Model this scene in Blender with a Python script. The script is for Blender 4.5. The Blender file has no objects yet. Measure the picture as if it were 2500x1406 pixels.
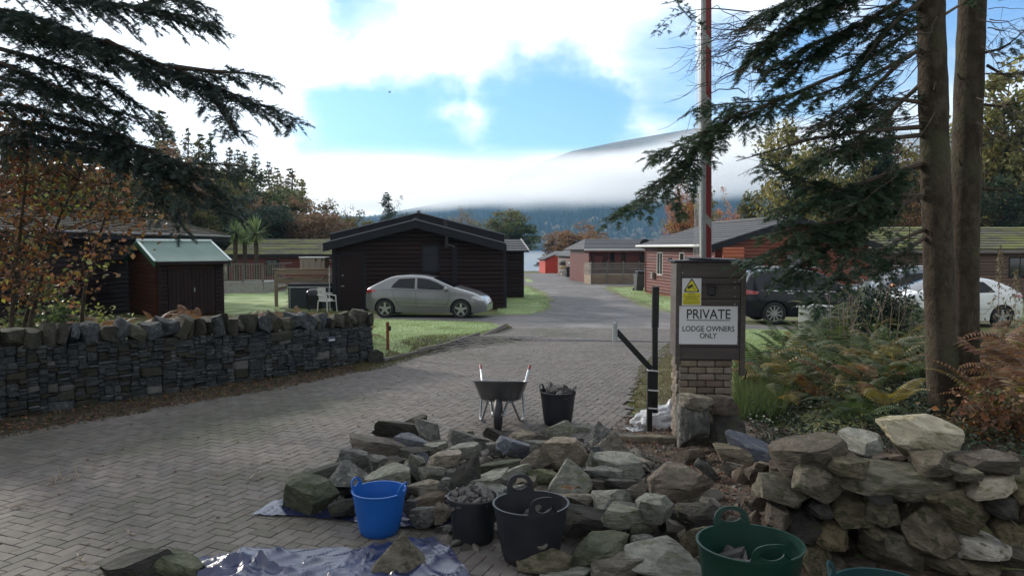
import bpy, bmesh, math, random
import numpy as np
from mathutils import Vector, Matrix
R = math.radians
random.seed(7); rng = np.random.default_rng(7)
sc = bpy.context.scene; col = sc.collection
# ------------------------------------------------------------------ camera
F = 1800.0; PITCH = math.atan(98/1800); CZ = 2.2
cd = bpy.data.cameras.new('camera'); cam = bpy.data.objects.new('camera', cd); col.objects.link(cam)
cd.sensor_width = 36; cd.lens = 36*F/2500; cd.clip_end = 9000; cd.clip_start = .1
cam.location = (0, 0, CZ); cam.rotation_euler = (math.pi/2-PITCH, 0, 0); sc.camera = cam
# ------------------------------------------------------------------ world, sun, exposure
SUN_AZ, SUN_EL = R(-48), R(21)            # azimuth from +Y towards +X
w = bpy.data.worlds.new("World"); sc.world = w; w.use_nodes = True
nt = w.node_tree; N = nt.nodes; L = nt.links; N.clear()
def nd(tree, t, **k):
    n = tree.nodes.new(t)
    for a, b in k.items():
        if a.startswith('i_'):
            n.inputs[a[2:].replace('_', ' ')].default_value = b
        else: setattr(n, a, b)
    return n
def raydir(px, py):
    u = np.array([(px-1250)/F, 0, 0]); s, c = math.sin(PITCH), math.cos(PITCH)
    d = u + np.array([0, s, c])*(703-py)/F + np.array([0, c, -s])
    return d
def mth(tree, op, a, b=None, clamp=False):
    n = tree.nodes.new('ShaderNodeMath'); n.operation = op; n.use_clamp = clamp
    for i, x in enumerate((a, b)):
        if x is None: continue
        if isinstance(x, (int, float)): n.inputs[i].default_value = x
        else: tree.links.new(x, n.inputs[i])
    return n.outputs[0]
def maprange(tree, x, a, b, c=0., d=1., smooth=True):
    n = tree.nodes.new('ShaderNodeMapRange'); n.interpolation_type = 'SMOOTHSTEP' if smooth else 'LINEAR'
    for i, v in ((1, a), (2, b), (3, c), (4, d)): n.inputs[i].default_value = v
    tree.links.new(x, n.inputs[0]); return n.outputs[0]
sky = nd(nt, 'ShaderNodeTexSky', sky_type='NISHITA', sun_disc=False, sun_elevation=SUN_EL, sun_rotation=SUN_AZ, altitude=20, air_density=1.0, dust_density=.6, ozone_density=2.5)
bg = nd(nt, 'ShaderNodeBackground', i_Strength=.1)
out = nd(nt, 'ShaderNodeOutputWorld')
tc = nd(nt, 'ShaderNodeTexCoord')
sep = nd(nt, 'ShaderNodeSeparateXYZ'); L.new(tc.outputs['Generated'], sep.inputs[0])
zz = mth(nt, 'ADD', mth(nt, 'MAXIMUM', sep.outputs[2], 0.), .16)
cmb = nd(nt, 'ShaderNodeCombineXYZ')
L.new(mth(nt, 'DIVIDE', sep.outputs[0], zz), cmb.inputs[0]); L.new(mth(nt, 'DIVIDE', sep.outputs[1], zz), cmb.inputs[1])
nz = nd(nt, 'ShaderNodeTexNoise', i_Scale=.85, i_Detail=7., i_Roughness=.52, i_Distortion=.35); L.new(cmb.outputs[0], nz.inputs['Vector'])
nz2 = nd(nt, 'ShaderNodeTexNoise', i_Scale=2.3, i_Detail=5., i_Roughness=.5); L.new(cmb.outputs[0], nz2.inputs['Vector'])
wn = nd(nt, 'ShaderNodeTexNoise', i_Scale=3.2, i_Detail=6., i_Roughness=.6); L.new(tc.outputs['Generated'], wn.inputs['Vector'])
wv = nd(nt, 'ShaderNodeVectorMath', operation='SUBTRACT'); L.new(wn.outputs['Color'], wv.inputs[0]); wv.inputs[1].default_value = (.5, .5, .5)
ws = nd(nt, 'ShaderNodeVectorMath', operation='MULTIPLY_ADD'); L.new(wv.outputs[0], ws.inputs[0]); ws.inputs[1].default_value = (.34, .34, .26); L.new(tc.outputs['Generated'], ws.inputs[2])
wd = nd(nt, 'ShaderNodeVectorMath', operation='NORMALIZE'); L.new(ws.outputs[0], wd.inputs[0])
blue = None
for px, py, r, a in ((1330, 330, 320, .62), (980, 330, 220, .58), (1130, 370, 190, .3), (840, 40, 100, .42), (1700, 210, 300, .36), (2080, 290, 330, .5), (1450, 60, 300, .12), (2400, 40, 300, .38)):
    v = raydir(px, py); v /= np.linalg.norm(v); ang = r/F
    dp = nd(nt, 'ShaderNodeVectorMath', operation='DOT_PRODUCT'); L.new(wd.outputs[0], dp.inputs[0]); dp.inputs[1].default_value = v
    m = maprange(nt, dp.outputs['Value'], math.cos(ang), math.cos(ang*.05), 0., a*1.1)
    blue = m if blue is None else mth(nt, 'MAXIMUM', blue, m)
cl = mth(nt, 'ADD', nz.outputs['Fac'], mth(nt, 'MULTIPLY', mth(nt, 'SUBTRACT', nz2.outputs['Fac'], .5), .35))
cl = mth(nt, 'SUBTRACT', mth(nt, 'ADD', cl, .27), blue)
cmask = maprange(nt, cl, .17, .66)
# the low mist bank near the horizon hides the blue
lowm = maprange(nt, sep.outputs[2], .10, .14, 1., 0.)
cmask = mth(nt, 'MAXIMUM', cmask, lowm)
GLW = raydir(560, 250); GLW = GLW/np.linalg.norm(GLW)
sunv = (math.sin(SUN_AZ)*math.cos(SUN_EL), math.cos(SUN_AZ)*math.cos(SUN_EL), math.sin(SUN_EL))
dp = nd(nt, 'ShaderNodeVectorMath', operation='DOT_PRODUCT'); L.new(tc.outputs['Generated'], dp.inputs[0]); dp.inputs[1].default_value = GLW
glow = maprange(nt, dp.outputs['Value'], .35, .95, 6.4, 14.5)
shade = mth(nt, 'MULTIPLY', glow, maprange(nt, nz2.outputs['Fac'], .3, .7, .84, 1.1))
cc = nd(nt, 'ShaderNodeMix', data_type='RGBA', blend_type='MULTIPLY'); cc.inputs[0].default_value = 1
cc.inputs[6].default_value = (.90, .95, 1., 1); L.new(shade, cc.inputs[7])
gm = nd(nt, 'ShaderNodeMix', data_type='RGBA', blend_type='MULTIPLY'); gm.inputs[0].default_value = 1
L.new(sky.outputs[0], gm.inputs[6]); gm.inputs[7].default_value = (.95, 1.26, 1.58, 1)
mx = nd(nt, 'ShaderNodeMix', data_type='RGBA'); L.new(cmask, mx.inputs[0]); L.new(gm.outputs[2], mx.inputs[6]); L.new(cc.outputs[2], mx.inputs[7])
L.new(mx.outputs[2], bg.inputs['Color']); L.new(bg.outputs[0], out.inputs[0])
sd = bpy.data.lights.new('sun', 'SUN'); sd.energy = 3.2; sd.angle = R(6); sd.color = (1, .93, .82)
so = bpy.data.objects.new('sun', sd); col.objects.link(so); so.rotation_euler = Vector(sunv).to_track_quat('Z', 'Y').to_euler()
sc.view_settings.view_transform = 'Standard'; sc.view_settings.look = 'None'; sc.view_settings.gamma = 1; sc.view_settings.exposure = .52; sc.view_settings.use_curve_mapping = False
cy = sc.cycles; cy.volume_bounces = 12; cy.max_bounces = 14; cy.diffuse_bounces = 4; cy.glossy_bounces = 3; cy.transmission_bounces = 4; cy.transparent_max_bounces = 8
cy.caustics_reflective = False; cy.caustics_refractive = False; cy.use_denoising = True; cy.sample_clamp_indirect = 8
try: cy.volume_step_rate = 1.0; cy.volume_max_steps = 96
except Exception: pass
# ------------------------------------------------------------------ ground function and photo geometry
def sst(a, b, x):
    t = np.clip((x-a)/(b-a), 0, 1); return t*t*(3-2*t)
_py = [-100, 9, 16, 26, 45, 70, 110, 150, 190, 230, 330]; _pz = [0, 0, -.05, -.22, -.5, -.85, -1.5, -2.5, -3.75, -5.2, -9]
def gz(x, y):
    x = np.asarray(x, float); y = np.asarray(y, float)
    z = np.interp(y, _py, _pz)
    s = x-(1.9+(y-5)*.36)
    z = z+.38*sst(0, 1.3, s)*sst(4.9, 5.5, y)*(1-sst(8.5, 12.5, y))          # bank under the firs
    z = z+.10*sst(.2, .9, x-(.9+(y-5)*.2))*sst(4.6, 5.6, y)*(1-sst(7.2, 8.2, y))*(1-sst(0, 1.3, s))
    z = z+.35*sst(0, 1.6, -x-(2.6+(14.1-y)*.85))*sst(6, 9, y)*(1-sst(14.5, 20, y))  # bank behind the drystone wall
    z = z+13*sst(0, 70, -x-(14+.18*y))*sst(48, 95, y)*(1-sst(150, 190, y))  # wooded slope on the left
    z = z+8*sst(0, 60, x-(16+.12*y))*sst(48, 100, y)*(1-sst(150, 190, y))
    return z
def g1(x, y): return float(gz(x, y))
def P(px, py, d):
    r = raydir(px, py); t = d/r[1]; return Vector((r[0]*t, d, CZ+r[2]*t))
def PZ(px, py, z):
    r = raydir(px, py); t = (z-CZ)/r[2]; return Vector(r*t)+Vector((0, 0, CZ))
def G(px, py):
    r = raydir(px, py); d = 3.
    for _ in range(6000):
        t = d/r[1]
        if CZ+r[2]*t <= g1(r[0]*t, d): break
        d *= 1.002
    t = d/r[1]; return Vector((r[0]*t, d, g1(r[0]*t, d)))
def X(px, d): return (px-1250)/F*d*1.0015
# ------------------------------------------------------------------ mesh helpers
ORIG = {}
def tag(o, label=None, cat=None, group=None, kind=None):
    if label: o['label'] = label
    if cat: o['category'] = cat
    if group: o['group'] = group
    if kind: o['kind'] = kind
    return o
def thing(name, label, cat, loc=(0, 0, 0), rz=0, group=None):
    o = bpy.data.objects.new(name, None); o.empty_display_size = .2; col.objects.link(o)
    o.location = loc; o.rotation_euler = (0, 0, rz); ORIG[o.name] = Vector(loc)
    return tag(o, label, cat, group)
def link(name, me, parent=None, loc=(0, 0, 0), rot=None, scale=None):
    o = bpy.data.objects.new(name, me); col.objects.link(o); o.location = loc
    if rot is not None: o.rotation_euler = rot
    if scale is not None: o.scale = scale
    if parent: o.parent = parent
    return o
def copy_tree(src, loc=None, rot=None, scale=None, parent=None, label=None, group=None):
    o = src.copy(); col.objects.link(o)
    if parent: o.parent = parent
    if loc is not None: o.location = loc
    if rot is not None: o.rotation_euler = rot
    if scale is not None: o.scale = scale
    if label: o['label'] = label
    if group: o['group'] = group
    for ch in src.children: copy_tree(ch, parent=o)
    return o
def npmesh(name, V, Fa, mats=(), smooth=False, sharp=None, mi=None):
    me = bpy.data.meshes.new(name); V = np.asarray(V, np.float32); Fa = np.asarray(Fa, np.int32)
    me.vertices.add(len(V)); me.vertices.foreach_set('co', V.ravel())
    k = Fa.shape[1]; me.loops.add(Fa.size); me.loops.foreach_set('vertex_index', Fa.ravel())
    me.polygons.add(len(Fa)); me.polygons.foreach_set('loop_start', np.arange(0, Fa.size, k, dtype=np.int32))
    try: me.polygons.foreach_set('loop_total', np.full(len(Fa), k, np.int32))
    except Exception: pass
    if mi is not None: me.polygons.foreach_set('material_index', np.asarray(mi, np.int32))
    me.polygons.foreach_set('use_smooth', np.full(len(Fa), bool(smooth)))
    me.update(calc_edges=True); me.validate()
    for m in (mats if isinstance(mats, (list, tuple)) else [mats]): me.materials.append(m)
    if sharp: me.set_sharp_from_angle(angle=R(sharp))
    return me
class MB:
    def __init__(s): s.v = []; s.f = []; s.mi = []
    def add(s, vs, fs, mi=0):
        n = len(s.v); s.v += [tuple(map(float, v)) for v in vs]; s.f += [tuple(i+n for i in f) for f in fs]; s.mi += [mi]*len(fs); return s
    def box(s, c, d, rz=0, rx=0, ry=0, ch=0, mi=0):
        x, y, z = d[0]/2, d[1]/2, d[2]/2; c = Vector(c)
        M = (Matrix.Rotation(rz, 3, 'Z') @ Matrix.Rotation(rx, 3, 'X') @ Matrix.Rotation(ry, 3, 'Y'))
        if ch <= 0:
            vs = [M @ Vector((a*x, b*y, e*z))+c for a in (-1, 1) for b in (-1, 1) for e in (-1, 1)]
            fs = [(0, 1, 3, 2), (4, 6, 7, 5), (0, 4, 5, 1), (2, 3, 7, 6), (0, 2, 6, 4), (1, 5, 7, 3)]
        else:
            vs = []; idx = {}
            for a in (-1, 1):
                for b in (-1, 1):
                    for e in (-1, 1):
                        for k, v in enumerate(((a*x, b*(y-ch), e*(z-ch)), (a*(x-ch), b*y, e*(z-ch)), (a*(x-ch), b*(y-ch), e*z))):
                            idx[a, b, e, k] = len(vs); vs.append(M @ Vector(v)+c)
            fs = []
            q = ((-1, -1), (1, -1), (1, 1), (-1, 1))
            for a in (-1, 1):
                o = 1 if a > 0 else -1
                fs.append(tuple(idx[a, u, v, 0] for u, v in q[::o])); fs.append(tuple(idx[v, a, u, 1] for u, v in q[::o])); fs.append(tuple(idx[u, v, a, 2] for u, v in q[::o]))
            for a in (-1, 1):
                for b in (-1, 1):
                    o = a*b
                    e1 = [idx[a, b, -1, 0], idx[a, b, -1, 1], idx[a, b, 1, 1], idx[a, b, 1, 0]]; fs.append(tuple(e1[::o]))
                    e1 = [idx[-1, a, b, 1], idx[-1, a, b, 2], idx[1, a, b, 2], idx[1, a, b, 1]]; fs.append(tuple(e1[::o]))
                    e1 = [idx[b, -1, a, 2], idx[b, -1, a, 0], idx[b, 1, a, 0], idx[b, 1, a, 2]]; fs.append(tuple(e1[::o]))
                    for e in (-1, 1):
                        t = [idx[a, b, e, 0], idx[a, b, e, 1], idx[a, b, e, 2]]; fs.append(tuple(t[::o*e]))
        return s.add(vs, fs, mi)
    def tube(s, pts, r, n=8, cap=True, mi=0, sq=False):
        pts = [Vector(p) for p in pts]; m = len(pts)
        if not isinstance(r, (list, tuple, np.ndarray)): r = [r]*m
        vs = []; fs = []; prev = None
        for i, p in enumerate(pts):
            t = (pts[min(i+1, m-1)]-pts[max(i-1, 0)])
            t = t.normalized() if t.length > 1e-9 else Vector((0, 0, 1))
            if prev is None:
                a = Vector((0, 0, 1)) if abs(t.z) < .9 else Vector((1, 0, 0)); u = t.cross(a).normalized()
            else:
                u = prev-t*prev.dot(t); u = u.normalized() if u.length > 1e-6 else t.orthogonal().normalized()
            prev = u; b = t.cross(u)
            for k in range(n):
                an = 2*math.pi*(k+(.5 if sq else 0))/n; vs.append(p+(u*math.cos(an)+b*math.sin(an))*r[i])
        for i in range(m-1):
            for k in range(n):
                k2 = (k+1) % n; fs.append((i*n+k, i*n+k2, (i+1)*n+k2, (i+1)*n+k))
        if cap: fs += [tuple(range(n))[::-1], tuple((m-1)*n+k for k in range(n))]
        return s.add(vs, fs, mi)
    def lathe(s, prof, n=32, c=(0, 0, 0), sx=1, sy=1, axis='Z', mi=0, cap=False):
        vs = []; fs = []; m = len(prof)
        for r, z in prof:
            for k in range(n):
                a = 2*math.pi*k/n; x, y = r*math.cos(a)*sx, r*math.sin(a)*sy
                vs.append((c[0]+x, c[1]+y, c[2]+z) if axis == 'Z' else (c[0]+x, c[1]+z, c[2]+y) if axis == 'Y' else (c[0]+z, c[1]+x, c[2]+y))
        for i in range(m-1):
            for k in range(n):
                k2 = (k+1) % n; q = (i*n+k, i*n+k2, (i+1)*n+k2, (i+1)*n+k); fs.append(q if axis != 'Y' else q[::-1])
        if cap: fs += [tuple(range(n))[::-1], tuple((m-1)*n+k for k in range(n))]
        return s.add(vs, fs, mi)
    def prism(s, poly, o, u, v, t, mi=0):
        """polygon poly in the plane o + a*u + b*v, extruded along vector t"""
        o, u, v, t = map(Vector, (o, u, v, t)); n = len(poly)
        a = [o+u*x+v*y for x, y in poly]; b = [p+t for p in a]
        fl = u.cross(v).dot(t) > 0
        fs = [tuple(range(n))[::-1] if fl else tuple(range(n)), tuple(range(n, 2*n)) if fl else tuple(range(n, 2*n))[::-1]]
        for i in range(n):
            j = (i+1) % n; q = (i, j, n+j, n+i); fs.append(q if fl else q[::-1])
        return s.add(a+b, fs, mi)
    def mesh(s, name, mats, smooth=False, sharp=None, off=None):
        me = bpy.data.meshes.new(name); v = s.v
        if off is not None: v = [(a-off[0], b-off[1], c-off[2]) for a, b, c in v]
        me.from_pydata(v, [], s.f); 
        for m in (mats if isinstance(mats, (list, tuple)) else [mats]): me.materials.append(m)
        me.polygons.foreach_set('material_index', s.mi)
        if smooth: me.polygons.foreach_set('use_smooth', [True]*len(s.f)); me.set_sharp_from_angle(angle=R(sharp or 40))
        me.update(); return me
    def build(s, name, mats, parent=None, smooth=False, sharp=None, label=None, local=False, loc=None):
        """world-coordinate mesh; under a parent it is stored relative to the thing's base"""
        off = loc
        if parent is not None and not local:
            q = parent
            while q.parent: q = q.parent
            off = ORIG.get(q.name, Vector((0, 0, 0)))
        me = s.mesh(name, mats, smooth, sharp, off)
        o = link(name, me, parent, loc if (loc is not None and parent is None) else (0, 0, 0))
        if label: o['label'] = label
        return o
# ------------------------------------------------------------------ materials
def mat(name, c1, c2=None, scale=4., rough=.85, bump=0., bscale=None, bdist=.02, metal=0., spec=.4, rnd=0., stretch=(1, 1, 1), detail=6., island=0., lo=.35, hi=.65, coat=0., c3=None, s3=1.2, lo3=.5, hi3=.7, hue=0., rough_var=0., transl=0., sheen=0., emit=None):
    m = bpy.data.materials.new(name); m.use_nodes = True; t = m.node_tree; t.nodes.clear(); K = t.links.new
    o = nd(t, 'ShaderNodeOutputMaterial'); b = nd(t, 'ShaderNodeBsdfPrincipled')
    b.inputs['Roughness'].default_value = rough; b.inputs['Metallic'].default_value = metal; b.inputs['Specular IOR Level'].default_value = spec; b.inputs['Coat Weight'].default_value = coat; b.inputs['Coat Roughness'].default_value = .08
    c1 = tuple(c1)+(1,); c2 = tuple(c2)+(1,) if c2 else c1
    co = nd(t, 'ShaderNodeTexCoord'); mp = nd(t, 'ShaderNodeMapping'); mp.inputs['Scale'].default_value = stretch; K(co.outputs['Object'], mp.inputs[0])
    oi = nd(t, 'ShaderNodeObjectInfo'); W = mth(t, 'MULTIPLY', oi.outputs['Random'], 43.)
    n1 = nd(t, 'ShaderNodeTexNoise', noise_dimensions='4D'); n1.inputs['Scale'].default_value = scale; n1.inputs['Detail'].default_value = detail; n1.inputs['Roughness'].default_value = .6
    K(mp.outputs[0], n1.inputs['Vector']); K(W, n1.inputs['W'])
    f = maprange(t, n1.outputs['Fac'], lo, hi)
    mx = nd(t, 'ShaderNodeMix', data_type='RGBA'); K(f, mx.inputs[0]); mx.inputs[6].default_value = c1; mx.inputs[7].default_value = c2
    c = mx.outputs[2]
    if c3:
        n3 = nd(t, 'ShaderNodeTexNoise', noise_dimensions='4D'); n3.inputs['Scale'].default_value = s3; n3.inputs['Detail'].default_value = 5; K(co.outputs['Object'], n3.inputs['Vector']); K(mth(t, 'ADD', W, 11.), n3.inputs['W'])
        m3 = nd(t, 'ShaderNodeMix', data_type='RGBA'); K(maprange(t, n3.outputs['Fac'], lo3, hi3), m3.inputs[0]); K(c, m3.inputs[6]); m3.inputs[7].default_value = tuple(c3)+(1,); c = m3.outputs[2]
    if rnd or island:
        if island:
            ge = nd(t, 'ShaderNodeNewGeometry'); rv = ge.outputs['Random Per Island']; amt = island
        else: rv = oi.outputs['Random']; amt = rnd
        hs = nd(t, 'ShaderNodeHueSaturation'); K(c, hs.inputs['Color']); K(maprange(t, rv, 0, 1, 1-amt, 1+amt, False), hs.inputs['Value'])
        if hue:
            r2 = mth(t, 'FRACT', mth(t, 'MULTIPLY', rv, 7.31)); K(maprange(t, r2, 0, 1, .5-hue, .5+hue, False), hs.inputs['Hue'])
            r3 = mth(t, 'FRACT', mth(t, 'MULTIPLY', rv, 13.7)); K(maprange(t, r3, 0, 1, .7, 1.15, False), hs.inputs['Saturation'])
        c = hs.outputs[0]
    K(c, b.inputs['Base Color'])
    if rough_var: K(maprange(t, n1.outputs['Fac'], .3, .7, rough-rough_var, rough+rough_var), b.inputs['Roughness'])
    if bump:
        n2 = nd(t, 'ShaderNodeTexNoise', noise_dimensions='4D'); n2.inputs['Scale'].default_value = bscale or scale*4; n2.inputs['Detail'].default_value = 8; n2.inputs['Roughness'].default_value = .65; K(mp.outputs[0], n2.inputs['Vector']); K(W, n2.inputs['W'])
        bp = nd(t, 'ShaderNodeBump'); bp.inputs['Strength'].default_value = bump; bp.inputs['Distance'].default_value = bdist; K(n2.outputs['Fac'], bp.inputs['Height']); K(bp.outputs[0], b.inputs['Normal'])
    sh = b.outputs[0]
    if transl:
        tr = nd(t, 'ShaderNodeBsdfTranslucent'); K(c, tr.inputs[0]); ms = nd(t, 'ShaderNodeMixShader'); ms.inputs[0].default_value = transl; K(sh, ms.inputs[1]); K(tr.outputs[0], ms.inputs[2]); sh = ms.outputs[0]
    K(sh, o.inputs[0]); return m
def leafmat(name, c1, c2, var=.45, hue=.03, transl=.45, rough=.6):
    return mat(name, c1, c2, scale=.8, rough=rough, island=var, hue=hue, transl=transl, lo=.4, hi=.6, spec=.3)
MT = {}
def m_(k, *a, **kw): MT[k] = mat(k.replace(' ', '_'), *a, **kw); return MT[k]
def ml(k, *a, **kw): MT[k] = leafmat(k.replace(' ', '_'), *a, **kw); return MT[k]
# ------------------------------------------------------------------ shared materials
m_('grass_ground', (.085, .105, .034), (.15, .16, .06), scale=1.2, bump=.6, bscale=14, c3=(.085, .05, .025), s3=.35, lo3=.5, hi3=.7)
m_('frosted_lawn', (.24, .32, .12), (.37, .45, .23), scale=1.1, bump=.8, bscale=40, bdist=.03, c3=(.13, .18, .05), s3=.9, lo3=.45, hi3=.7)
m_('gravel', (.10, .094, .095), (.17, .16, .16), scale=2.2, bump=1., bscale=26, bdist=.04, c3=(.23, .21, .205), s3=.5)
m_('sand_joint', (.048, .042, .036), (.062, .06, .04), scale=3, bump=.4)
m_('paver', (.10, .086, .079), (.145, .125, .115), scale=9, bump=.5, bscale=90, bdist=.006, rnd=.16, island=.13, hue=.01, c3=(.066, .066, .046), s3=.45, lo3=.42, hi3=.72)
m_('earth', (.032, .022, .015), (.07, .047, .032), scale=5, bump=1., bscale=30, bdist=.04, c3=(.13, .10, .075), s3=9)
m_('litter', (.16, .075, .035), (.10, .05, .025), scale=8, island=.6, hue=.03, rough=.8)
m_('dark_wood', (.014, .0075, .0075), (.025, .0125, .0115), scale=2.5, rough=.6, spec=.18, bump=.25, bscale=8, stretch=(.3, 1, 6), rnd=.25)
m_('dark_fascia', (.009, .009, .013), (.014, .014, .02), scale=2, rough=.55, bump=.1, spec=.25)
m_('red_wood', (.17, .040, .022), (.24, .062, .035), scale=2, rough=.45, bump=.2, bscale=8, stretch=(.3, 1, 6), rnd=.16)
m_('maroon_wood', (.10, .024, .02), (.15, .036, .028), scale=2, rough=.4, bump=.2, bscale=8, stretch=(.3, 1, 6), rnd=.16)
m_('brown_wood', (.10, .060, .045), (.15, .09, .068), scale=2, rough=.6, bump=.2, bscale=8, stretch=(.3, 1, 6), rnd=.16)
m_('shed_wood', (.052, .018, .010), (.085, .030, .015), scale=2, rough=.65, spec=.15, bump=.25, bscale=8, stretch=(.3, 1, 6), rnd=.2)
m_('signal_red', (.52, .045, .022), (.44, .035, .018), scale=2, rough=.5)
m_('deck_wood', (.19, .145, .10), (.27, .21, .15), scale=3, rough=.8, bump=.3, bscale=10, stretch=(.4, .4, 5), rnd=.2)
m_('grey_wood', (.13, .115, .105), (.20, .18, .16), scale=3, rough=.8, bump=.3, bscale=10, stretch=(.4, .4, 5), rnd=.2)
m_('tile_brown', (.060, .050, .042), (.10, .082, .068), scale=3, rough=.8, bump=.4, rnd=.25, c3=(.10, .11, .05), s3=.8)
m_('tile_moss', (.085, .08, .05), (.13, .12, .085), scale=3, rough=.85, bump=.4, rnd=.25, c3=(.16, .17, .05), s3=.6, lo3=.45, hi3=.6)
m_('tile_dark', (.040, .040, .046), (.065, .063, .07), scale=5, rough=.7, bump=.4, rnd=.2)
m_('glass', (.012, .015, .018), rough=.06, spec=.9)
m_('white_frame', (.55, .55, .54), rough=.5)
m_('black_plastic', (.012, .012, .014), (.018, .018, .02), rough=.42, scale=5)
m_('green_metal', (.13, .22, .19), (.17, .26, .23), rough=.42, scale=1.5, spec=.6)
m_('green_trim', (.025, .085, .042), rough=.5)
m_('galv', (.42, .44, .46), (.30, .32, .34), rough=.38, metal=.75, scale=8)
m_('concrete', (.25, .24, .22), (.33, .32, .30), scale=6, bump=.3)
m_('bark', (.044, .034, .025), (.088, .069, .050), scale=11, bump=1., bscale=30, bdist=.05, stretch=(1, 1, .6), c3=(.075, .075, .045), s3=2.2, spec=.15)
m_('twig', (.05, .038, .028), (.08, .06, .045), scale=5)
# ------------------------------------------------------------------ ground and water
def axis(lo, hi, s0, grow):
    a = [0.]; st = s0
    while a[-1] < hi: a.append(a[-1]+st); st *= grow
    b = [0.]; st = s0
    while b[-1] > lo: b.append(b[-1]-st); st *= grow
    return np.array(sorted(set(a+b)))
def grid_mesh(xs, ys, zf):
    XX, YY = np.meshgrid(xs, ys); V = np.stack([XX.ravel(), YY.ravel(), zf(XX, YY).ravel()], 1)
    nx, ny = len(xs), len(ys); i = np.arange(ny-1)[:, None]*nx+np.arange(nx-1)[None]; i = i.ravel()
    return V, np.stack([i, i+1, i+nx+1, i+nx], 1)
xs = axis(-270, 270, .35, 1.035); ys = axis(-22, 322, .35, 1.035)+8
V, Fa = grid_mesh(xs, ys, lambda x, y: gz(x, y))
tag(link('ground', npmesh('ground', V, Fa, MT['grass_ground'], smooth=True)), kind='structure')
from mathutils.geometry import delaunay_2d_cdt
def inside(poly, x, y):
    r = np.zeros(x.shape, bool); n = len(poly); j = n-1
    for i in range(n):
        xi, yi = poly[i]; xj, yj = poly[j]
        c = ((yi > y) != (yj > y)); r ^= c & (x < (xj-xi)*(y-yi)/((yj-yi) if yj != yi else 1e-9)+xi); j = i
    return r
def ragged(poly, step, jit):
    out = []; n = len(poly)
    for i in range(n):
        a = Vector(poly[i]); b = Vector(poly[(i+1) % n]); k = max(1, int((b-a).length/step))
        for q in range(k):
            p = a.lerp(b, q/k); out.append((p.x+random.uniform(-jit, jit), p.y+random.uniform(-jit, jit)))
    return out
def drape(name, poly, dz, m, res=.45, jit=.06, step=.3, kind='structure'):
    poly = [(p[0], p[1]) for p in poly]; rp = ragged(poly, step, jit)
    x0, x1 = min(p[0] for p in rp), max(p[0] for p in rp); y0, y1 = min(p[1] for p in rp), max(p[1] for p in rp)
    gx, gy = np.meshgrid(np.arange(x0, x1, res), np.arange(y0, y1, res)); k = inside(rp, gx.ravel(), gy.ravel())
    pts = rp+list(zip(gx.ravel()[k]+.013, gy.ravel()[k]+.017)); n = len(rp)
    vs, es, fs, *_ = delaunay_2d_cdt([Vector(p) for p in pts], [(i, (i+1) % n) for i in range(n)], [], 1, 1e-4)
    key = {(round(p[0], 3), round(p[1], 3)) for p in rp}
    mb = MB(); mb.add([(v.x, v.y, g1(v.x, v.y)+(-.015 if (round(v.x, 3), round(v.y, 3)) in key else dz)) for v in vs], [tuple(f) for f in fs])
    o = mb.build(name, m, smooth=True)
    # normals up
    me = o.data
    if me.polygons and me.polygons[0].normal.z < 0: me.flip_normals()
    return tag(o, kind=kind), rp
Gp = lambda L_: [tuple(G(*p)[:2]) for p in L_]
road_px = [(1232, 803), (1215, 793), (1190, 786), (1100, 783), (905, 779), (905, 770), (1225, 770), (1300, 768), (1340, 755), (1348, 735), (1330, 715), (1300, 700), (1272, 692), (1240, 690), (1240, 684), (1300, 678), (1262, 668), (1400, 667.5), (1390, 680), (1420, 688), (1480, 690), (1640, 690), (1640, 697), (1490, 698), (1478, 704), (1500, 716), (1560, 742), (1640, 766), (1700, 778), (1900, 796), (2200, 790), (2200, 806), (1960, 806), (1700, 812)]
drape('gravel_road', Gp(road_px), .022, MT['gravel'], jit=.12)
lawnA, pA = drape('lawn', Gp([(938, 887), (1100, 840), (1236, 803), (1196, 791), (1090, 786), (905, 781), (700, 781), (560, 790), (640, 840), (880, 884)]), .035, MT['frosted_lawn'], jit=.05)
lawnB, pB = drape('lawn', Gp([(1216, 768), (1300, 765), (1334, 754), (1342, 738), (1322, 718), (1296, 704), (1272, 700), (1216, 700)]), .036, MT['frosted_lawn'])
lawnC, pC = drape('lawn', Gp([(1490, 704), (1512, 716), (1565, 738), (1640, 760), (1740, 772), (1740, 735), (1600, 699)]), .036, MT['frosted_lawn'])
lawnD, pD = drape('lawn', Gp([(1700, 816), (1800, 806), (1960, 810), (2120, 812), (2120, 850), (1990, 905), (1850, 945), (1800, 955), (1745, 900)]), .036, MT['frosted_lawn'])
lawnE, pE = drape('lawn', Gp([(500, 770), (700, 760), (720, 728), (690, 700), (640, 694), (545, 716)]), .036, MT['frosted_lawn'], res=1.2)
lawnF, pF = drape('lawn', Gp([(1395, 683), (1440, 690), (1630, 690), (1630, 681), (1430, 678)]), .036, MT['frosted_lawn'], res=1.2)
lawnG, pG = drape('lawn', Gp([(1262, 691), (1318, 690), (1322, 686), (1300, 682), (1262, 681)]), .036, MT['frosted_lawn'], res=1.2)
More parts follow.
